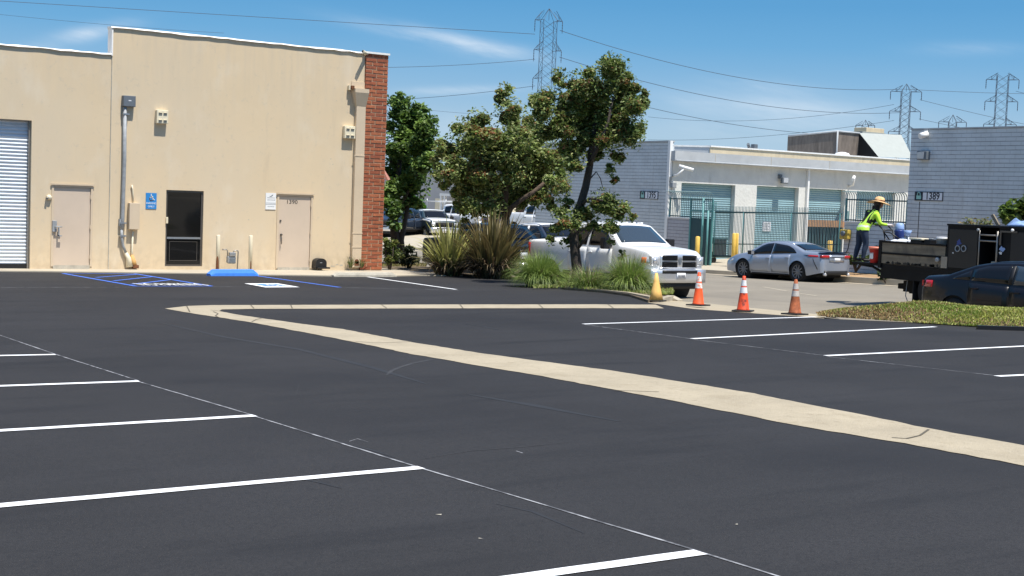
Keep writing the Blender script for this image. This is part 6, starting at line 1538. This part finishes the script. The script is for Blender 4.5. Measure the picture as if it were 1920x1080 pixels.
# ---------------------------------------------------------------- saloons
def sedan(label, loc, rz, paint, kind, group=None):
    t = thing('sedan_car', label, 'car', loc, rz, group, tilt=True)
    if kind == 'a':    # long low saloon with a spoiler
        L0, L1 = -2.42, 2.42
        top = [(L0,.86),(L0+.05,1.03),(-2.25,1.10),(-1.78,1.115),(-1.60,1.135),(-.95,1.36),(-.55,1.43),(0,1.45),(.3,1.43),(.62,1.36),(1.22,1.03),(1.32,1.00),(1.9,.90),(2.25,.78),(L1,.66)]
        belt = [(L0,1.0),(-1.5,1.02),(0,.95),(1.2,.90),(2.0,.80),(L1,.66)]
        wh, r, rim = (-1.42, 1.40), .36, .265
    else:              # compact saloon
        L0, L1 = -2.28, 2.28
        top = [(L0,.84),(L0+.04,1.02),(-2.18,1.075),(-1.80,1.10),(-1.62,1.125),(-1.0,1.35),(-.6,1.42),(-.05,1.44),(.25,1.425),(.6,1.35),(1.25,1.01),(1.35,.98),(1.9,.88),(2.15,.77),(L1,.65)]
        belt = [(L0,1.0),(-1.4,1.02),(0,.96),(1.25,.90),(1.9,.80),(L1,.65)]
        wh, r, rim = (-1.35, 1.35), .325, .215
    B = Body(L0, L1, .91, top, belt, .20, wh, r+.055, r, tumble=.42, ends=((.24,.9),(.17,.75)), bulge=(.16,.10), shoulder=.055, crown=.03, hoodr=.07, bottom=[(L0,.36),(L0+.5,.24),(L1-.5,.22),(L1,.26)])
    obj('body', B.shell(), paint, t); under(t, B, .18, .55, .28)
    obj('windscreen', B.topp(.66, 1.20, -.93, .93, .006, 8, 9), MT['glass'], t)
    obj('back_window', B.topp(-1.56, -.98, -.90, .90, .006, 8, 9), MT['glass'], t)
    obj('roof_panel', B.topp(-.90, .56, -.96, .96, .007, 10, 9), paint, t)
    for sg in (-1, 1):
        if kind == 'a':
            g = obj('rear_window', B.side(-1.30, -.06, lambda x: interp(B.belt, x)+.03, [(-1.30,1.06),(-1.12,1.20),(-.8,1.31),(-.06,1.385)], .006, sg, 12, 4), MT['glass'], t)
            obj('front_window', B.side(-.02, 1.06, lambda x: interp(B.belt, x)+.03, [(-.02,1.385),(.3,1.36),(.55,1.28),(1.06,.985)], .006, sg, 12, 4), MT['glass'], t)
        else:
            obj('quarter_window', B.side(-1.45, -1.03, lambda x: interp(B.belt, x)+.03, [(-1.45,1.07),(-1.03,1.25)], .006, sg, 6, 3), MT['glass'], t)
            obj('rear_window', B.side(-.99, -.12, lambda x: interp(B.belt, x)+.03, [(-.99,1.26),(-.7,1.34),(-.12,1.375)], .006, sg, 10, 4), MT['glass'], t)
            obj('front_window', B.side(-.02, 1.08, lambda x: interp(B.belt, x)+.03, [(-.02,1.375),(.25,1.355),(.55,1.27),(1.08,.97)], .006, sg, 12, 4), MT['windscreen'], t)
            obj('door_pillar', B.side(-.115, -.03, lambda x: interp(B.belt, x)+.02, 1.37, .008, sg, 3, 3), MT['trim'], t)
        obj('sill_trim', B.side(wh[0]+r+.09, wh[1]-r-.09, .205, .26, .010, sg, 6, 2), MT['trim'], t)
    doors(t, B, ((-1.02, -.08), (-.04, 1.02)), .29, paint, paint if kind == 'a' else MT['blackpaint'], .005)
    mirror(t, B, .92, 1.0, MT['trim'] if kind == 'a' else MT['blackpaint'])
    for xc in wh:
        for sg in (-1, 1): wheel(t, xc, sg*.79, sg, r, .215, rim, MT['alloy_dark'] if kind == 'a' else MT['alloy'], 10 if kind == 'a' else 5, kind != 'a')
    # tail
    for sg in (-1, 1):
        if kind == 'a':
            obj('tail_light', B.end(False, min(sg*.40, sg*.76), max(sg*.40, sg*.76), .90, 1.0, .02, 5, 3, .10), MT['redlamp'], t)
            obj('tail_light_side', B.side(L0+.03, L0+.52, lambda x: .92+.02*(x-L0), lambda x: .99+.02*(x-L0), .010, sg, 6, 3), MT['redlamp'], t)
            obj('tail_light_shroud', B.side(L0+.44, L0+.72, [(L0+.44,.925),(L0+.72,.985)], [(L0+.44,1.0),(L0+.72,.995)], .008, sg, 5, 2), MT['navypaint'], t)
            obj('bumper_vent', B.side(L0+.10, L0+.30, [(L0+.10,.44),(L0+.30,.86)], [(L0+.10,.52),(L0+.30,.89)], .008, sg, 5, 2), MT['trim'], t)
            b = bmesh.new(); lathe(b, [(.045,0),(.05,-.12)], 12, origin=(B.xend(False,.62)+.02, sg*.62, .30), axis='X'); obj('exhaust_tip', b, MT['chrome'], t)
        else:
            obj('tail_light', B.side(L0+.02, L0+.30, lambda x: .85, lambda x: .99, .012, sg, 6, 3), MT['redlamp'], t)
            obj('tail_light_rear', B.end(False, min(sg*.50, sg*.74), max(sg*.50, sg*.74), .86, .98, .012, 4, 3, .05), MT['redlamp'], t)
        obj('headlight', B.side(L1-.42, L1-.05, [(L1-.42,.66),(L1-.05,.56)], [(L1-.42,.74),(L1-.05,.63)], .010, sg, 5, 3), MT['lamp'], t)
    obj('boot_panel', B.end(False, -.40, .40, .76, 1.0, .012, 7, 4, .02), paint, t)
    p_ = obj('number_plate', B.end(False, -.155, .155, .78, .90, .03, 3, 2, .02), MT['plate'], t)
    obj('lower_bumper', B.end(False, -.62, .62, .28, .44, .02, 9, 3, .06), MT['trim'], t)
    if kind == 'a':
        b = bmesh.new(); n = 11; pr = None
        for y in np.linspace(-.74, .74, n):
            x = L0-.02-.09*(1-(y/.91)**2); row = [b.verts.new(q) for q in ((x+.20, y, 1.122), (x+.06, y, 1.138), (x+.01, y, 1.136), (x+.10, y, 1.112))]
            if pr:
                for k in range(4): b.faces.new((pr[k], row[k], row[(k+1)%4], pr[(k+1)%4]))
            else: b.faces.new(row[::-1])
            pr = row
        b.faces.new(pr); bmesh.ops.recalc_face_normals(b, faces=b.faces); obj('spoiler', b, MT['blackpaint'], t)
        obj('chrome_strip', B.end(False, -.36, .36, .915, .94, .02, 7, 2, .01), MT['blackpaint'], t)
    obj('grille', B.end(True, -.6, .6, .30, .52, .01, 9, 3, .04), MT['trim'], t)
    return t
sedan('silver saloon car with a black boot spoiler parked across the street', (38.6, 36.95, ZS(38.6, 36.95)), PI/2, MT['silverpaint'], 'a')
sedan('glossy black saloon car beyond the grass bank', (25.15, 17.0, ZS(25.15, 17.0)-.03), -PI/2, MT['blackpaint'], 'b')
pickup('black pickup parked nose to tail behind the white crew-cab pickup', (25.25, 37.0, ZS(25.25, 37.0)-.04), -PI/2, MT['blackpaint'], None, 1)
q_ = (34.3, 46.6); far_p, _ = pickup('dark pickup with a white roof glimpsed over the bed of the white pickup', (q_[0], q_[1], ZS(*q_)-.08), -PI/2, MT['navypaint'], MT['whitepaint'], 1)
sedan('maroon car deep in the far parking court behind the flax', far_at(958, 88, .2), -PI/2, MT['maroonpaint'], 'b')
# ================================================================ CONES
def cone(px, py, label, body, band, ang, bands=True, h=.70, rb=.125, flat=False):
    q = G(px, py-1.5); t = thing('traffic_cone', label, 'traffic cone', onlot(q, .006), ang, 'traffic cones along the driveway apron', tilt=True)
    b = bmesh.new(); bbox(b, -.19, .19, -.19, .19, 0, .028, 0, .008); obj('cone_base', b, MT['rubber'], t)
    R_ = lambda z: rb-(rb-.030)*(z/h)
    b = bmesh.new(); n = 28 if not flat else 5
    if flat: prof = [(rb*1.12,.028),(rb*.78,.22),(rb*.45,.44),(.03,h)]
    else: prof = [(R_(0)+.012,.028),(R_(.05),.05),(R_(h*.5),h*.5),(R_(h-.012),h-.012),(R_(h)-.012,h)]
    lathe(b, prof, n); obj('cone_body', b, body, t)
    if bands:
        for z0, z1 in ((.52*h,.68*h),(.72*h,.88*h)):
            b = bmesh.new(); lathe(b, [(R_(z0)+.002,z0),(R_(z1)+.002,z1)], 28, caps=False); obj('reflective_band', b, band, t)
    return t
cone(1229,567,'faded tan cone without bands beside the fountain grass', MT['yellow_cone'], None, .5, False, .62, .15, True)
cone(1309,575,'orange cone with scuffed reflective bands in front of the white pickup', MT['orange'], MT['band_worn'], .3)
cone(1393,586,'bright orange cone with a dark stain low on its side', MT['orange_worn'], MT['band'], .6)
cone(1490,592,'dirty brownish cone closest to the grass bank', MT['orange_dirty'], MT['band_dirty'], .15, True, .68)

# ================================================================ FLATBED TRUCK
TX = 27.8; TG = street_z(28.5, 22)
tk = thing('flatbed_truck', 'black work truck with timber side boards and a lowered lift gate', 'truck', (29, 22, TG))
def tp_(px, py): return WX(px, py, TX)
yR = tp_(1650,470).y; yM = tp_(1776,440).y; zF = tp_(1652,495).z; zW = tp_(1655,452.5).z; zB = tp_(1780,423).z; yE = 13.5; X1 = TX+2.4
kid(obj('bed_floor', box(TX+.03, X1-.03, yE, yR, zF-.10, zF), MT['blacksteel']), tk)
kid(obj('chassis_rail', box(TX+.05, X1-.05, yE, yR-.02, zF-.36, zF-.101), MT['blacksteel']), tk)
mid = tp_(1700,477).z
for (za, zb_) in ((zF+.03, mid-.03), (mid+.02, zW-.03)):
    kid(obj('side_board', box(TX, TX+.05, yM+.03, yR-.06, za, zb_), MT['board']), tk)
    kid(obj('side_board', box(X1-.05, X1, yM+.03, yR-.06, za, zb_), MT['board']), tk)
b = bmesh.new(); bbox(b, TX-.02, TX+.06, yM, yR, zW-.03, zW+.02); kid(obj('top_rail', b, MT['blacksteel']), tk)
kid(obj('mid_rail', box(TX-.015, TX+.045, yM+.02, yR-.05, mid-.03, mid+.018), MT['blacksteel']), tk)
kid(obj('corner_post', box(TX-.025, TX+.08, yR-.06, yR+.03, zF-.1, zW+.03), MT['blacksteel']), tk)
y = tp_(1771,487).y; kid(obj('board_bracket', box(TX-.02, TX-.001, y-.09, y+.09, zF+.02, zF+.3), MT['alu_light']), tk)
b = bmesh.new(); lathe(b, [(.05,0),(.06,-.05),(.03,-.07)], 12, origin=(TX-.02, tp_(1760,487).y, tp_(1760,487).z), axis='X'); kid(obj('latch_knob', b, MT['pipe']), tk)
# residue along the foot of the boards
b = bmesh.new()
for k in range(26):
    yy = random.uniform(yM+.1, yR-.25); w = random.uniform(.02,.09); h = random.uniform(.02,.075); n = 7
    b.faces.new([b.verts.new((TX-.003, yy+w*math.cos(2*PI*q/n)*random.uniform(.6,1), zF+.05+h*math.sin(2*PI*q/n)*random.uniform(.4,1))) for q in range(n)])
kid(obj('tar_stain', b, MT['black']), tk)
# black equipment box
yb0, yb1 = tp_(1838,450).y, tp_(1873,450).y; y2 = tp_(1893,450).y
kid(obj('equipment_box', box(TX+.0, X1, yb0, yM-.01, zF+.005, zB), MT['blacksteel']), tk)
kid(obj('equipment_box', box(TX+.55, X1, yb1, yb0-.002, zF+.005, zB-.05), MT['blacksteel']), tk)
kid(obj('equipment_box', box(TX+.0, X1, yE, yb1-.002, zF+.005, zB), MT['blacksteel']), tk)
kid(obj('box_lid', box(TX-.03, X1+.03, yE, yM, zB+.001, zB+.045), MT['blacksteel']), tk)
kid(obj('box_door', box(TX-.018, TX-.001, yE+.1, y2-.05, zF+.05, zB-.08), MT['black']), tk)
kid(obj('box_door', box(TX-.018, TX-.001, yb0+.06, yM-.08, zF+.05, zB-.08), MT['black']), tk)
b = bmesh.new(); tube(b, [(TX-.03, yb0, zF+.0), (TX-.03, yb0, zB-.08)],   .016, 8); tube(b, [(TX-.03, yb1+.02, zF+.0), (TX-.03, yb1+.02, zB-.08)], .022, 8)
for py in (441, 452): z = tp_(1855,py).z; tube(b, [(TX-.03, yb0, z), (TX-.03, yb1+.02, z)], .02, 8)
kid(obj('ladder', b, MT['alu_light']), tk)
q = tp_(1857,486); kid(obj('step_plate', box(TX+.02, TX+.5, yb1+.02, yb0-.02, zF+.006, zF+.03), MT['board']), tk)
kid(obj('tool_case', box(TX+.1, TX+.5, q.y-.10, q.y+.06, zF+.031, zF+.26, .02), MT['stopc']), tk)
for px in (1797, 1808.5):
    q = tp_(px, 466); b = bmesh.new(); n = 20; m_ = 6; rr = [[b.verts.new((TX-.035+.014*math.cos(2*PI*j/m_), q.y+(.065+.014*math.sin(2*PI*j/m_))*math.cos(2*PI*i/n), q.z+(.07+.014*math.sin(2*PI*j/m_))*math.sin(2*PI*i/n))) for j in range(m_)] for i in range(n)]
    for i in range(n):
        for j in range(m_): b.faces.new((rr[i][j], rr[(i+1)%n][j], rr[(i+1)%n][(j+1)%m_], rr[i][(j+1)%m_]))
    kid(obj('tie_ring', b, MT['pipe']), tk)
def splat(px, py, r, m, name, n=11):
    q = tp_(px, py); b = bmesh.new(); b.faces.new([b.verts.new((TX-.0215, q.y+r*random.uniform(.35,1)*math.cos(2*PI*k/n), q.z+r*random.uniform(.35,1)*math.sin(2*PI*k/n))) for k in range(n)]); kid(obj(name, b, m), tk)
splat(1799,455,.10,MT['machine_blue'],'blue_paint_splash'); splat(1880,468,.10,MT['paleblue'],'blue_paint_splash'); splat(1877,474,.06,MT['white'],'white_paint_splash'); splat(1788,474,.03,MT['white'],'white_paint_splash')
q = tp_(1901,432); b = bmesh.new(); lathe(b, [(.03,0),(.04,-.04),(.015,-.07)], 10, origin=(TX-.02, q.y, q.z), axis='X'); kid(obj('latch_knob', b, MT['white']), tk)
q = tp_(1837,431); b = bmesh.new(); lathe(b, [(.03,0),(.035,-.05),(.015,-.06)], 10, origin=(TX-.02, q.y, q.z), axis='X'); kid(obj('latch_knob', b, MT['pipe']), tk)
b = bmesh.new(); bbox(b, TX-.05, TX-.019, yb1-.5, yb1-.05, zB-.1, zB-.06); bbox(b, TX-.05, TX-.019, yb1-.09, yb1-.05, zB-.4, zB-.1); kid(obj('door_rail', b, MT['alu']), tk)
# wheels, mud flap, hitch
def truck_wheel(x, y, z, r=.48):
    b = bmesh.new(); lathe(b, [(.27,-.14),(r*.93,-.14),(r,-.10),(r,.10),(r*.93,.14),(.27,.13)], 28, origin=(x, y, z), axis='X', caps=False); w = kid(obj('wheel', b, MT['tyre']), tk)
    b = bmesh.new(); lathe(b, [(.268,-.13),(.22,-.05),(.10,-.05),(.10,-.12),(.06,-.14)], 22, origin=(x, y, z), axis='X'); kid(obj('rim', b, MT['alu_light']), w) if False else None
    o = obj('rim', b, MT['alu_light']); o.parent = w; o.matrix_parent_inverse = w.matrix_parent_inverse.inverted() if False else Matrix.Identity(4)
yw = tp_(1728,560).y
for x in (TX+.22, TX+.52, X1-.22, X1-.52): truck_wheel(x, yw-.25, TG+.48)
truck_wheel(TX+.25, 12.2, TG+.48); truck_wheel(X1-.25, 12.2, TG+.48)
kid(obj('mud_flap', box(TX+.06, TX+.66, yw+.32, yw+.34, TG+.12, zF-.36), MT['rubber']), tk)
kid(obj('mud_flap', box(X1-.66, X1-.06, yw+.32, yw+.34, TG+.12, zF-.36), MT['rubber']), tk)
kid(obj('axle', box(TX+.3, X1-.3, yw-.33, yw-.17, TG+.40, TG+.56), MT['blacksteel']), tk)
b = bmesh.new(); q = tp_(1676,543); bbox(b, TX+.5, TX+1.6, q.y-.55, q.y+.12, q.z-.06, q.z+.22); bbox(b, TX+.5, TX+.7, q.y+.12, q.y+.30, q.z+.0, q.z+.14, 0, .02); kid(obj('tow_hitch', b, MT['blacksteel']), tk)
kid(obj('hitch_drop', box(TX+.6, TX+1.2, yR-.9, yR-.5, TG+.35, zF-.36), MT['blacksteel']), tk)
b = bmesh.new(); q = tp_(1684,535); tube(b, [(TX+.35, q.y, zF-.36), (TX+.33, q.y+.02, TG+.3), (TX+.36, q.y-.05, TG+.12)], .012, 5); kid(obj('safety_chain', b, MT['pipe']), tk)
# lift gate
yG = tp_(1592,492).y; zG = zF-.0
# chalk marks on the street
for k_, (pa_, pb_) in enumerate((((1432,544),(1475,552)),((1468,549),(1512,551)),((1500,556),(1530,560)))):
    A_, B_ = G(*pa_, -.3), G(*pb_, -.3); d_ = (B_-A_).normalized(); n_ = Vector((-d_.y, d_.x, 0))*.07; struct(sheet('street_patch', [(v.x, v.y, street_z(v.x, v.y)+.006) for v in (A_-n_, A_+n_*.4, B_+n_, B_-n_*.5)], MT['walk']))
lg = kid(obj('lift_gate', box(TX+.12, X1-.12, yR+.035, yG, zG-.06, zG), MT['blacksteel']), tk)
b = bmesh.new()
for x in (TX+.3, X1-.3):
    tube(b, [(x, yG-.5, zG-.08), (x, yR-.05, zG-.30), (x, yR-.3, zG-.32)], .035, 6); tube(b, [(x, yG-.1, zG-.07), (x, yG-.55, zG-.10)], .03, 6)
kid(obj('gate_arm', b, MT['blacksteel']), tk)
# cab (ahead, beyond the picture)
b = bmesh.new(); bbox(b, TX+.1, X1-.1, 10.9, 13.3, TG+.5, TG+1.45, 0, .08); bbox(b, TX+.15, X1-.15, 11.3, 13.3, TG+1.40, TG+2.35, 0, .10); kid(obj('cab', b, MT['blackpaint']), tk)
kid(obj('cab_window', box(TX+.135, X1-.135, 11.6, 12.9, TG+1.5, TG+2.15), MT['glass']), tk)
# ---- things on the truck
q = WX(1866,414,TX+1.0); st_ = tag(obj('timber_stake', tube(bmesh.new(), [(TX+1.0, q.y-.10, zB+.045), WX(1861,403,TX+1.0)], .05, 4), MT['board']), 'weathered timber stake sticking up from the black truck box', 'stake')
q = WX(1905,416,TX+.8); b = bmesh.new(); bmesh.ops.create_icosphere(b, subdivisions=3, radius=1)
for v in b.verts: v.co = Vector((TX+.9+v.co.x*.45, q.y-.18+v.co.y*.40, zB+.05+max(0, v.co.z)*.15*(1+.7*math.sin(v.co.x*7+v.co.y*3)*math.cos(v.co.y*9)))) 
for f in b.faces: f.smooth = True
tag(obj('tarpaulin', b, mat('tarp_blue', (.20,.30,.50), .5, var=.6, scale=4)), 'crumpled blue and white tarpaulin on the truck box', 'tarpaulin')
bx = TX+.25
def item_at(px, py, X): p = WX(px, py, X); return p
p = item_at(1640,496,TX+.25); bk_ = thing('bucket', 'red bucket on the lift gate next to the worker', 'bucket', (p.x, p.y, zG))
b = bmesh.new(); lathe(b, [(.12,0),(.155,.38),(.165,.38),(.165,.40)], 20); obj('bucket_body', b, MT['bucket_red'], bk_)
b = bmesh.new(); lathe(b, [(.164,.36),(.172,.36),(.172,.42),(.15,.42)], 20); obj('bucket_rim', b, mat('bucket_rim', (.75,.22,.14), .5), bk_)
b = bmesh.new()
for a0, a1, z0, z1 in ((2.6,3.5,.10,.28),): 
    n = 6
    for i in range(n):
        a = a0+(a1-a0)*i/n; a2 = a0+(a1-a0)*(i+1)/n; r = .148
        b.faces.new([b.verts.new((r*math.cos(t), r*math.sin(t), z)) for t, z in ((a,z0),(a2,z0+.02),(a2,z1),(a,z1-.05))])
obj('bucket_label', b, MT['white'], bk_)
# paint striping machine
p = item_at(1676,440,TX+1.25); ms = thing('striping_machine', 'paint striping machine with a blue hopper and black handlebar held by the worker', 'machine', (p.x, p.y, zF))
def L_(px, py, X=TX+1.25): v = WX(px, py, X); return Vector((v.x-p.x, v.y-p.y, v.z-zF))
b = bmesh.new(); 
for s_ in (-.18,.18): tube(b, [(s_, .35, .95), (s_, .20, .85), (s_, .05, .30), (s_, -.5, .22)], .02, 6)
tube(b, [(-.30,.38,.97),(.30,.38,.97)], .022, 6); tube(b, [(-.18,.20,.85),(.18,.20,.85)], .018, 6)
obj('handlebar', b, MT['black'], ms)
b = bmesh.new(); bbox(b, -.22, .22, -.55, .02, .22, .30); bbox(b, -.16, .16, -.42, -.05, .30, .62, 0, .03); obj('engine', b, MT['blacksteel'], ms)
b = bmesh.new(); q = L_(1686,424); lathe(b, [(.09,.50),(.12,.56),(.135,.84),(.135,.86)], 18, origin=(0,-.18,.0)); obj('paint_hopper', b, MT['machine_blue'], ms)
b = bmesh.new(); lathe(b, [(.115,.861),(.12,.90),(.10,1.02),(.06,1.05)], 18, origin=(0,-.18,.0)); obj('hopper_lid', b, MT['paleblue'], ms)
b = bmesh.new(); tube(b, [(-.1,-.35,.6),(-.25,-.1,.78),(-.2,.18,.80),(-.05,.1,.6)], .018, 6); obj('hose', b, MT['black'], ms)
for s_ in (-.22,.22):
    b = bmesh.new(); lathe(b, [(.15,-.035),(.15,.035)], 16, origin=(s_, -.05, .15), axis='X'); obj('wheel', b, MT['rubber'], ms)
b = bmesh.new(); lathe(b, [(.12,.30),(.15,.55),(.15,.57)], 16, origin=(.02,-.62,0)); obj('paint_pail', b, MT['white'], ms)
def item(px, py, X, label, cat, name, parts):
    v = WX(px, py, X); t = thing(name, label, cat, (v.x, v.y, zF)); h = v.z-zF
    for nm, bm, m in parts(h): obj(nm, bm, m, t)
def cup(h):
    b = bmesh.new(); lathe(b, [(.05,h-.14),(.11,h),(.10,h)], 14); c = bmesh.new(); tube(c, [(0,0,h-.12),(.10,-.30,0)], .022, 6); d = bmesh.new(); tube(d, [(0,0,h-.12),(-.1,.12,0)], .02, 6)
    return [('funnel_cup', b, MT['paleblue']), ('wand', c, MT['white']), ('wand_leg', d, MT['alu_light'])]
item(1702,432,TX+.5,'pale blue funnel on a white wand leaning out of the truck bed','funnel','spray_wand',cup)
def stackbox(h):
    b = bmesh.new(); bbox(b, -.2, .2, -.17, .17, 0, h-.05, 0, .01); c = bmesh.new(); bbox(c, -.23, .23, -.20, .19, h-.049, h, 0, .01); return [('case_body', b, MT['black']), ('case_lid', c, MT['cream'])]
item(1727,446.5,TX+.4,'dark case with a cream lid in the truck bed','case','storage_case',stackbox)
def flatcase(h):
    b = bmesh.new(); bbox(b, -.15, .15, -.10, .10, 0, h, 0, .015); c = bmesh.new(); bbox(c, -.04, .04, -.05, .05, h+.001, h+.03, 0, .01); return [('toolbox_body', b, MT['black']), ('carry_grip', c, MT['pipe'])]
item(1746,449,TX+.4,'small black toolbox beside the cream-lidded case in the truck bed','toolbox','toolbox',flatcase)
def pail(h):
    b = bmesh.new(); lathe(b, [(.13,0),(.155,h-.03),(.165,h-.03),(.165,h)], 18); c = bmesh.new(); lathe(c, [(.162,h+.001),(.162,h+.02),(.05,h+.025)], 18); return [('pail_body', b, MT['white']), ('pail_lid', c, MT['signwhite'])]
item(1768,446,TX+.35,'white paint pail against the black equipment box','pail','paint_pail',pail)
def bags(h):
    out = []
    for k, (x, y, z, r) in enumerate(((0,0,h-.09,.11),(.05,-.22,h-.11,.10),(-.05,.2,h-.12,.09))):
        b = bmesh.new(); bmesh.ops.create_icosphere(b, subdivisions=2, radius=r)
        for v in b.verts: v.co = Vector((x, y, z)) + Vector((v.co.x*1.4, v.co.y*1.4, v.co.z*.8))*random.uniform(.85,1.15)
        out.append(('rag', b, MT['signwhite'] if k else MT['white']))
    b = bmesh.new(); bbox(b, -.3, .3, -.4, .4, 0, h-.17); out.append(('crate', b, MT['board'])); return out
item(1693,446,TX+.45,'crate heaped with white rags beside the striping machine','crate','rag_crate',bags)

# ================================================================ WORKER
def skinned(name, verts, edges, rad, root=0, sub=2):
    me = bpy.data.meshes.new(name); me.from_pydata(verts, edges, []); o = bpy.data.objects.new(name, me); C.objects.link(o)
    sk = o.modifiers.new('skin', 'SKIN'); sk.use_smooth_shade = True; su = o.modifiers.new('sub', 'SUBSURF'); su.levels = sub; su.render_levels = sub
    sv_ = me.skin_vertices[0].data
    for i, r in enumerate(rad): sv_[i].radius = (r, r) if not isinstance(r, tuple) else r; sv_[i].use_root = (i == root)
    dg = bpy.context.evaluated_depsgraph_get(); m2 = bpy.data.meshes.new_from_object(o.evaluated_get(dg)); bpy.data.objects.remove(o); bpy.data.meshes.remove(me)
    return m2
feet = WX(1611,489,TX+.55); fd = Vector((.93,-.37,0)).normalized()
feet = feet - fd*.05
wk = thing('person', 'worker in a straw hat and lime hi-vis vest leaning over the striping machine', 'person', (feet.x, feet.y, zG), rz=math.atan2(fd.y, fd.x))
wk.scale = (1.18, 1.32, 1.03)
V = []; E = []; R = []
def jn(p, r, link=None):
    V.append(p); R.append(r)
    if link is not None: E.append((link, len(V)-1))
    return len(V)-1
pel = jn((.10,0,.80), (.145,.115)); sp1 = jn((.17,0,.95), (.135,.11), pel); ch = jn((.27,0,1.14), (.155,.12), sp1); nb = jn((.36,0,1.29), .075, ch); nk = jn((.40,0,1.35), .055, nb)
h0 = jn((.44,0,1.41), .075, nk); h1 = jn((.455,0,1.48), .095, h0); h2 = jn((.46,0,1.55), .075, h1); jn((.545,0,1.455), .018, h1)
for s_ in (-1, 1):
    hp = jn((.08,s_*.09,.76), .10, pel); kn = jn((.13 if s_ < 0 else .07, s_*.10, .43), .066, hp); cf = jn((.09 if s_ < 0 else .03, s_*.105, .28), .062, kn); an = jn((.07 if s_ < 0 else .0, s_*.11, .09), .045, cf); hl_ = jn((.05 if s_ < 0 else -.02, s_*.11, .045), .042, an); jn((.23 if s_ < 0 else .16, s_*.13, .035), .036, hl_)
    sh = jn((.31, s_*.165, 1.235), .068, ch); el_ = jn((.36, s_*.235, .98), .048, sh); wr = jn((.57, s_*.20, .955), .033, el_); pm = jn((.63, s_*.19, .955), .036, wr); k1 = jn((.665, s_*.19, .955), .030, pm)
    for j, (o_, l_) in enumerate(((-.030,.052),(-.010,.060),(.010,.056),(.030,.044))):
        a = jn((.685, s_*.19+o_, .958), .0095, k1); b_ = jn((.685+l_*.45, s_*.19+o_, .940), .009, a); jn((.680+l_*.30, s_*.19+o_, .915), .008, b_)
    th = jn((.635, s_*.19-s_*.040, .945), .011, pm); jn((.668, s_*.19-s_*.045, .925), .009, th)
me = skinned('body', V, E, R, pel)
for m in ('denim','lime','skin','glove','boot','black'): me.materials.append(MT[m])
for f in me.polygons:
    c = f.center
    if c.z < .10: k = 4
    elif c.z < .82: k = 0
    elif c.x > .545 and c.z < 1.1: k = 3
    elif c.z > 1.33 or (c.x > .40 and c.z > 1.31): k = 2
    else: k = 1
    f.material_index = k; f.use_smooth = True
body = bpy.data.objects.new('body', me); C.objects.link(body); body.parent = wk
# face and ears
b = bmesh.new()
for s_ in (-1, 1):
    bmesh.ops.create_icosphere(b, subdivisions=1, radius=.013, matrix=Matrix.Translation((.540, s_*.034, 1.485)))
    bmesh.ops.create_icosphere(b, subdivisions=1, radius=.024, matrix=Matrix.Translation((.455, s_*.095, 1.47)) @ Matrix.Diagonal((.8,.5,1.3,1)))
o = obj('eye', b, MT['skin'], wk); b = bmesh.new(); bbox(b, .525, .545, -.028, .028, 1.418, 1.430, 0, .003); obj('mouth', b, mat('lip', (.25,.09,.07), .6), wk)
b = bmesh.new(); bmesh.ops.create_icosphere(b, subdivisions=2, radius=1, matrix=Matrix.Translation((.425,0,1.485)) @ Matrix.Diagonal((.095,.10,.105,1))); obj('hair', b, MT['black'], wk)
b = bmesh.new(); bbox(b, .33, .43, -.10, .10, 1.30, 1.44, 0, .03); obj('neck_flap', b, MT['vestblack'], wk)
# vest: a shell of the torso faces pushed outwards
bm = bmesh.new(); bm.from_mesh(me); bm.normal_update()
for f in list(bm.faces):
    c = f.calc_center_median()
    keep = .80 < c.z < 1.335 and abs(c.y) < .178 and c.x < .47 and not (c.z < 1.12 and abs(c.y) > .162 and c.x > .3)
    if not keep: bm.faces.remove(f)
for v in [v for v in bm.verts if not v.link_faces]: bm.verts.remove(v)
bm.normal_update()
for v in bm.verts: v.co += v.normal*.016
for f in bm.faces:
    c = f.calc_center_median(); a = abs(c.y); f.smooth = True
    if c.z < .985: f.material_index = 2 if .885 < c.z < .925 else 0
    else: f.material_index = 0 if (.045 < a < .105 or a > .158) else 1
vest = obj('vest', bm, [MT['vest'], MT['vestblack'], MT['vestband']], wk)
# straw hat
b = bmesh.new(); HM = Matrix.Translation((.455,0,1.535)) @ Euler((0,math.radians(9),0)).to_matrix().to_4x4()
prof = [(.255,-.035),(.258,-.028),(.19,-.004),(.112,.012),(.108,.07),(.09,.115),(.05,.135),(.0005,.130)]
lathe(b, prof, 32, caps=False); lathe(b, [(.255,-.038),(.19,-.010),(.108,.004)], 32, caps=False)
for v in b.verts: v.co = HM @ (v.co + Vector((0,0,.018*math.sin(2*math.atan2(v.co.y, v.co.x))*(v.co.xy.length/.25)**2)))
hat = obj('straw_hat', b, MT['straw'], wk)
b = bmesh.new(); lathe(b, [(.1125,.014),(.110,.05)], 28, caps=False)
for v in b.verts: v.co = HM @ v.co
obj('hat_band', b, MT['hatband'], hat)
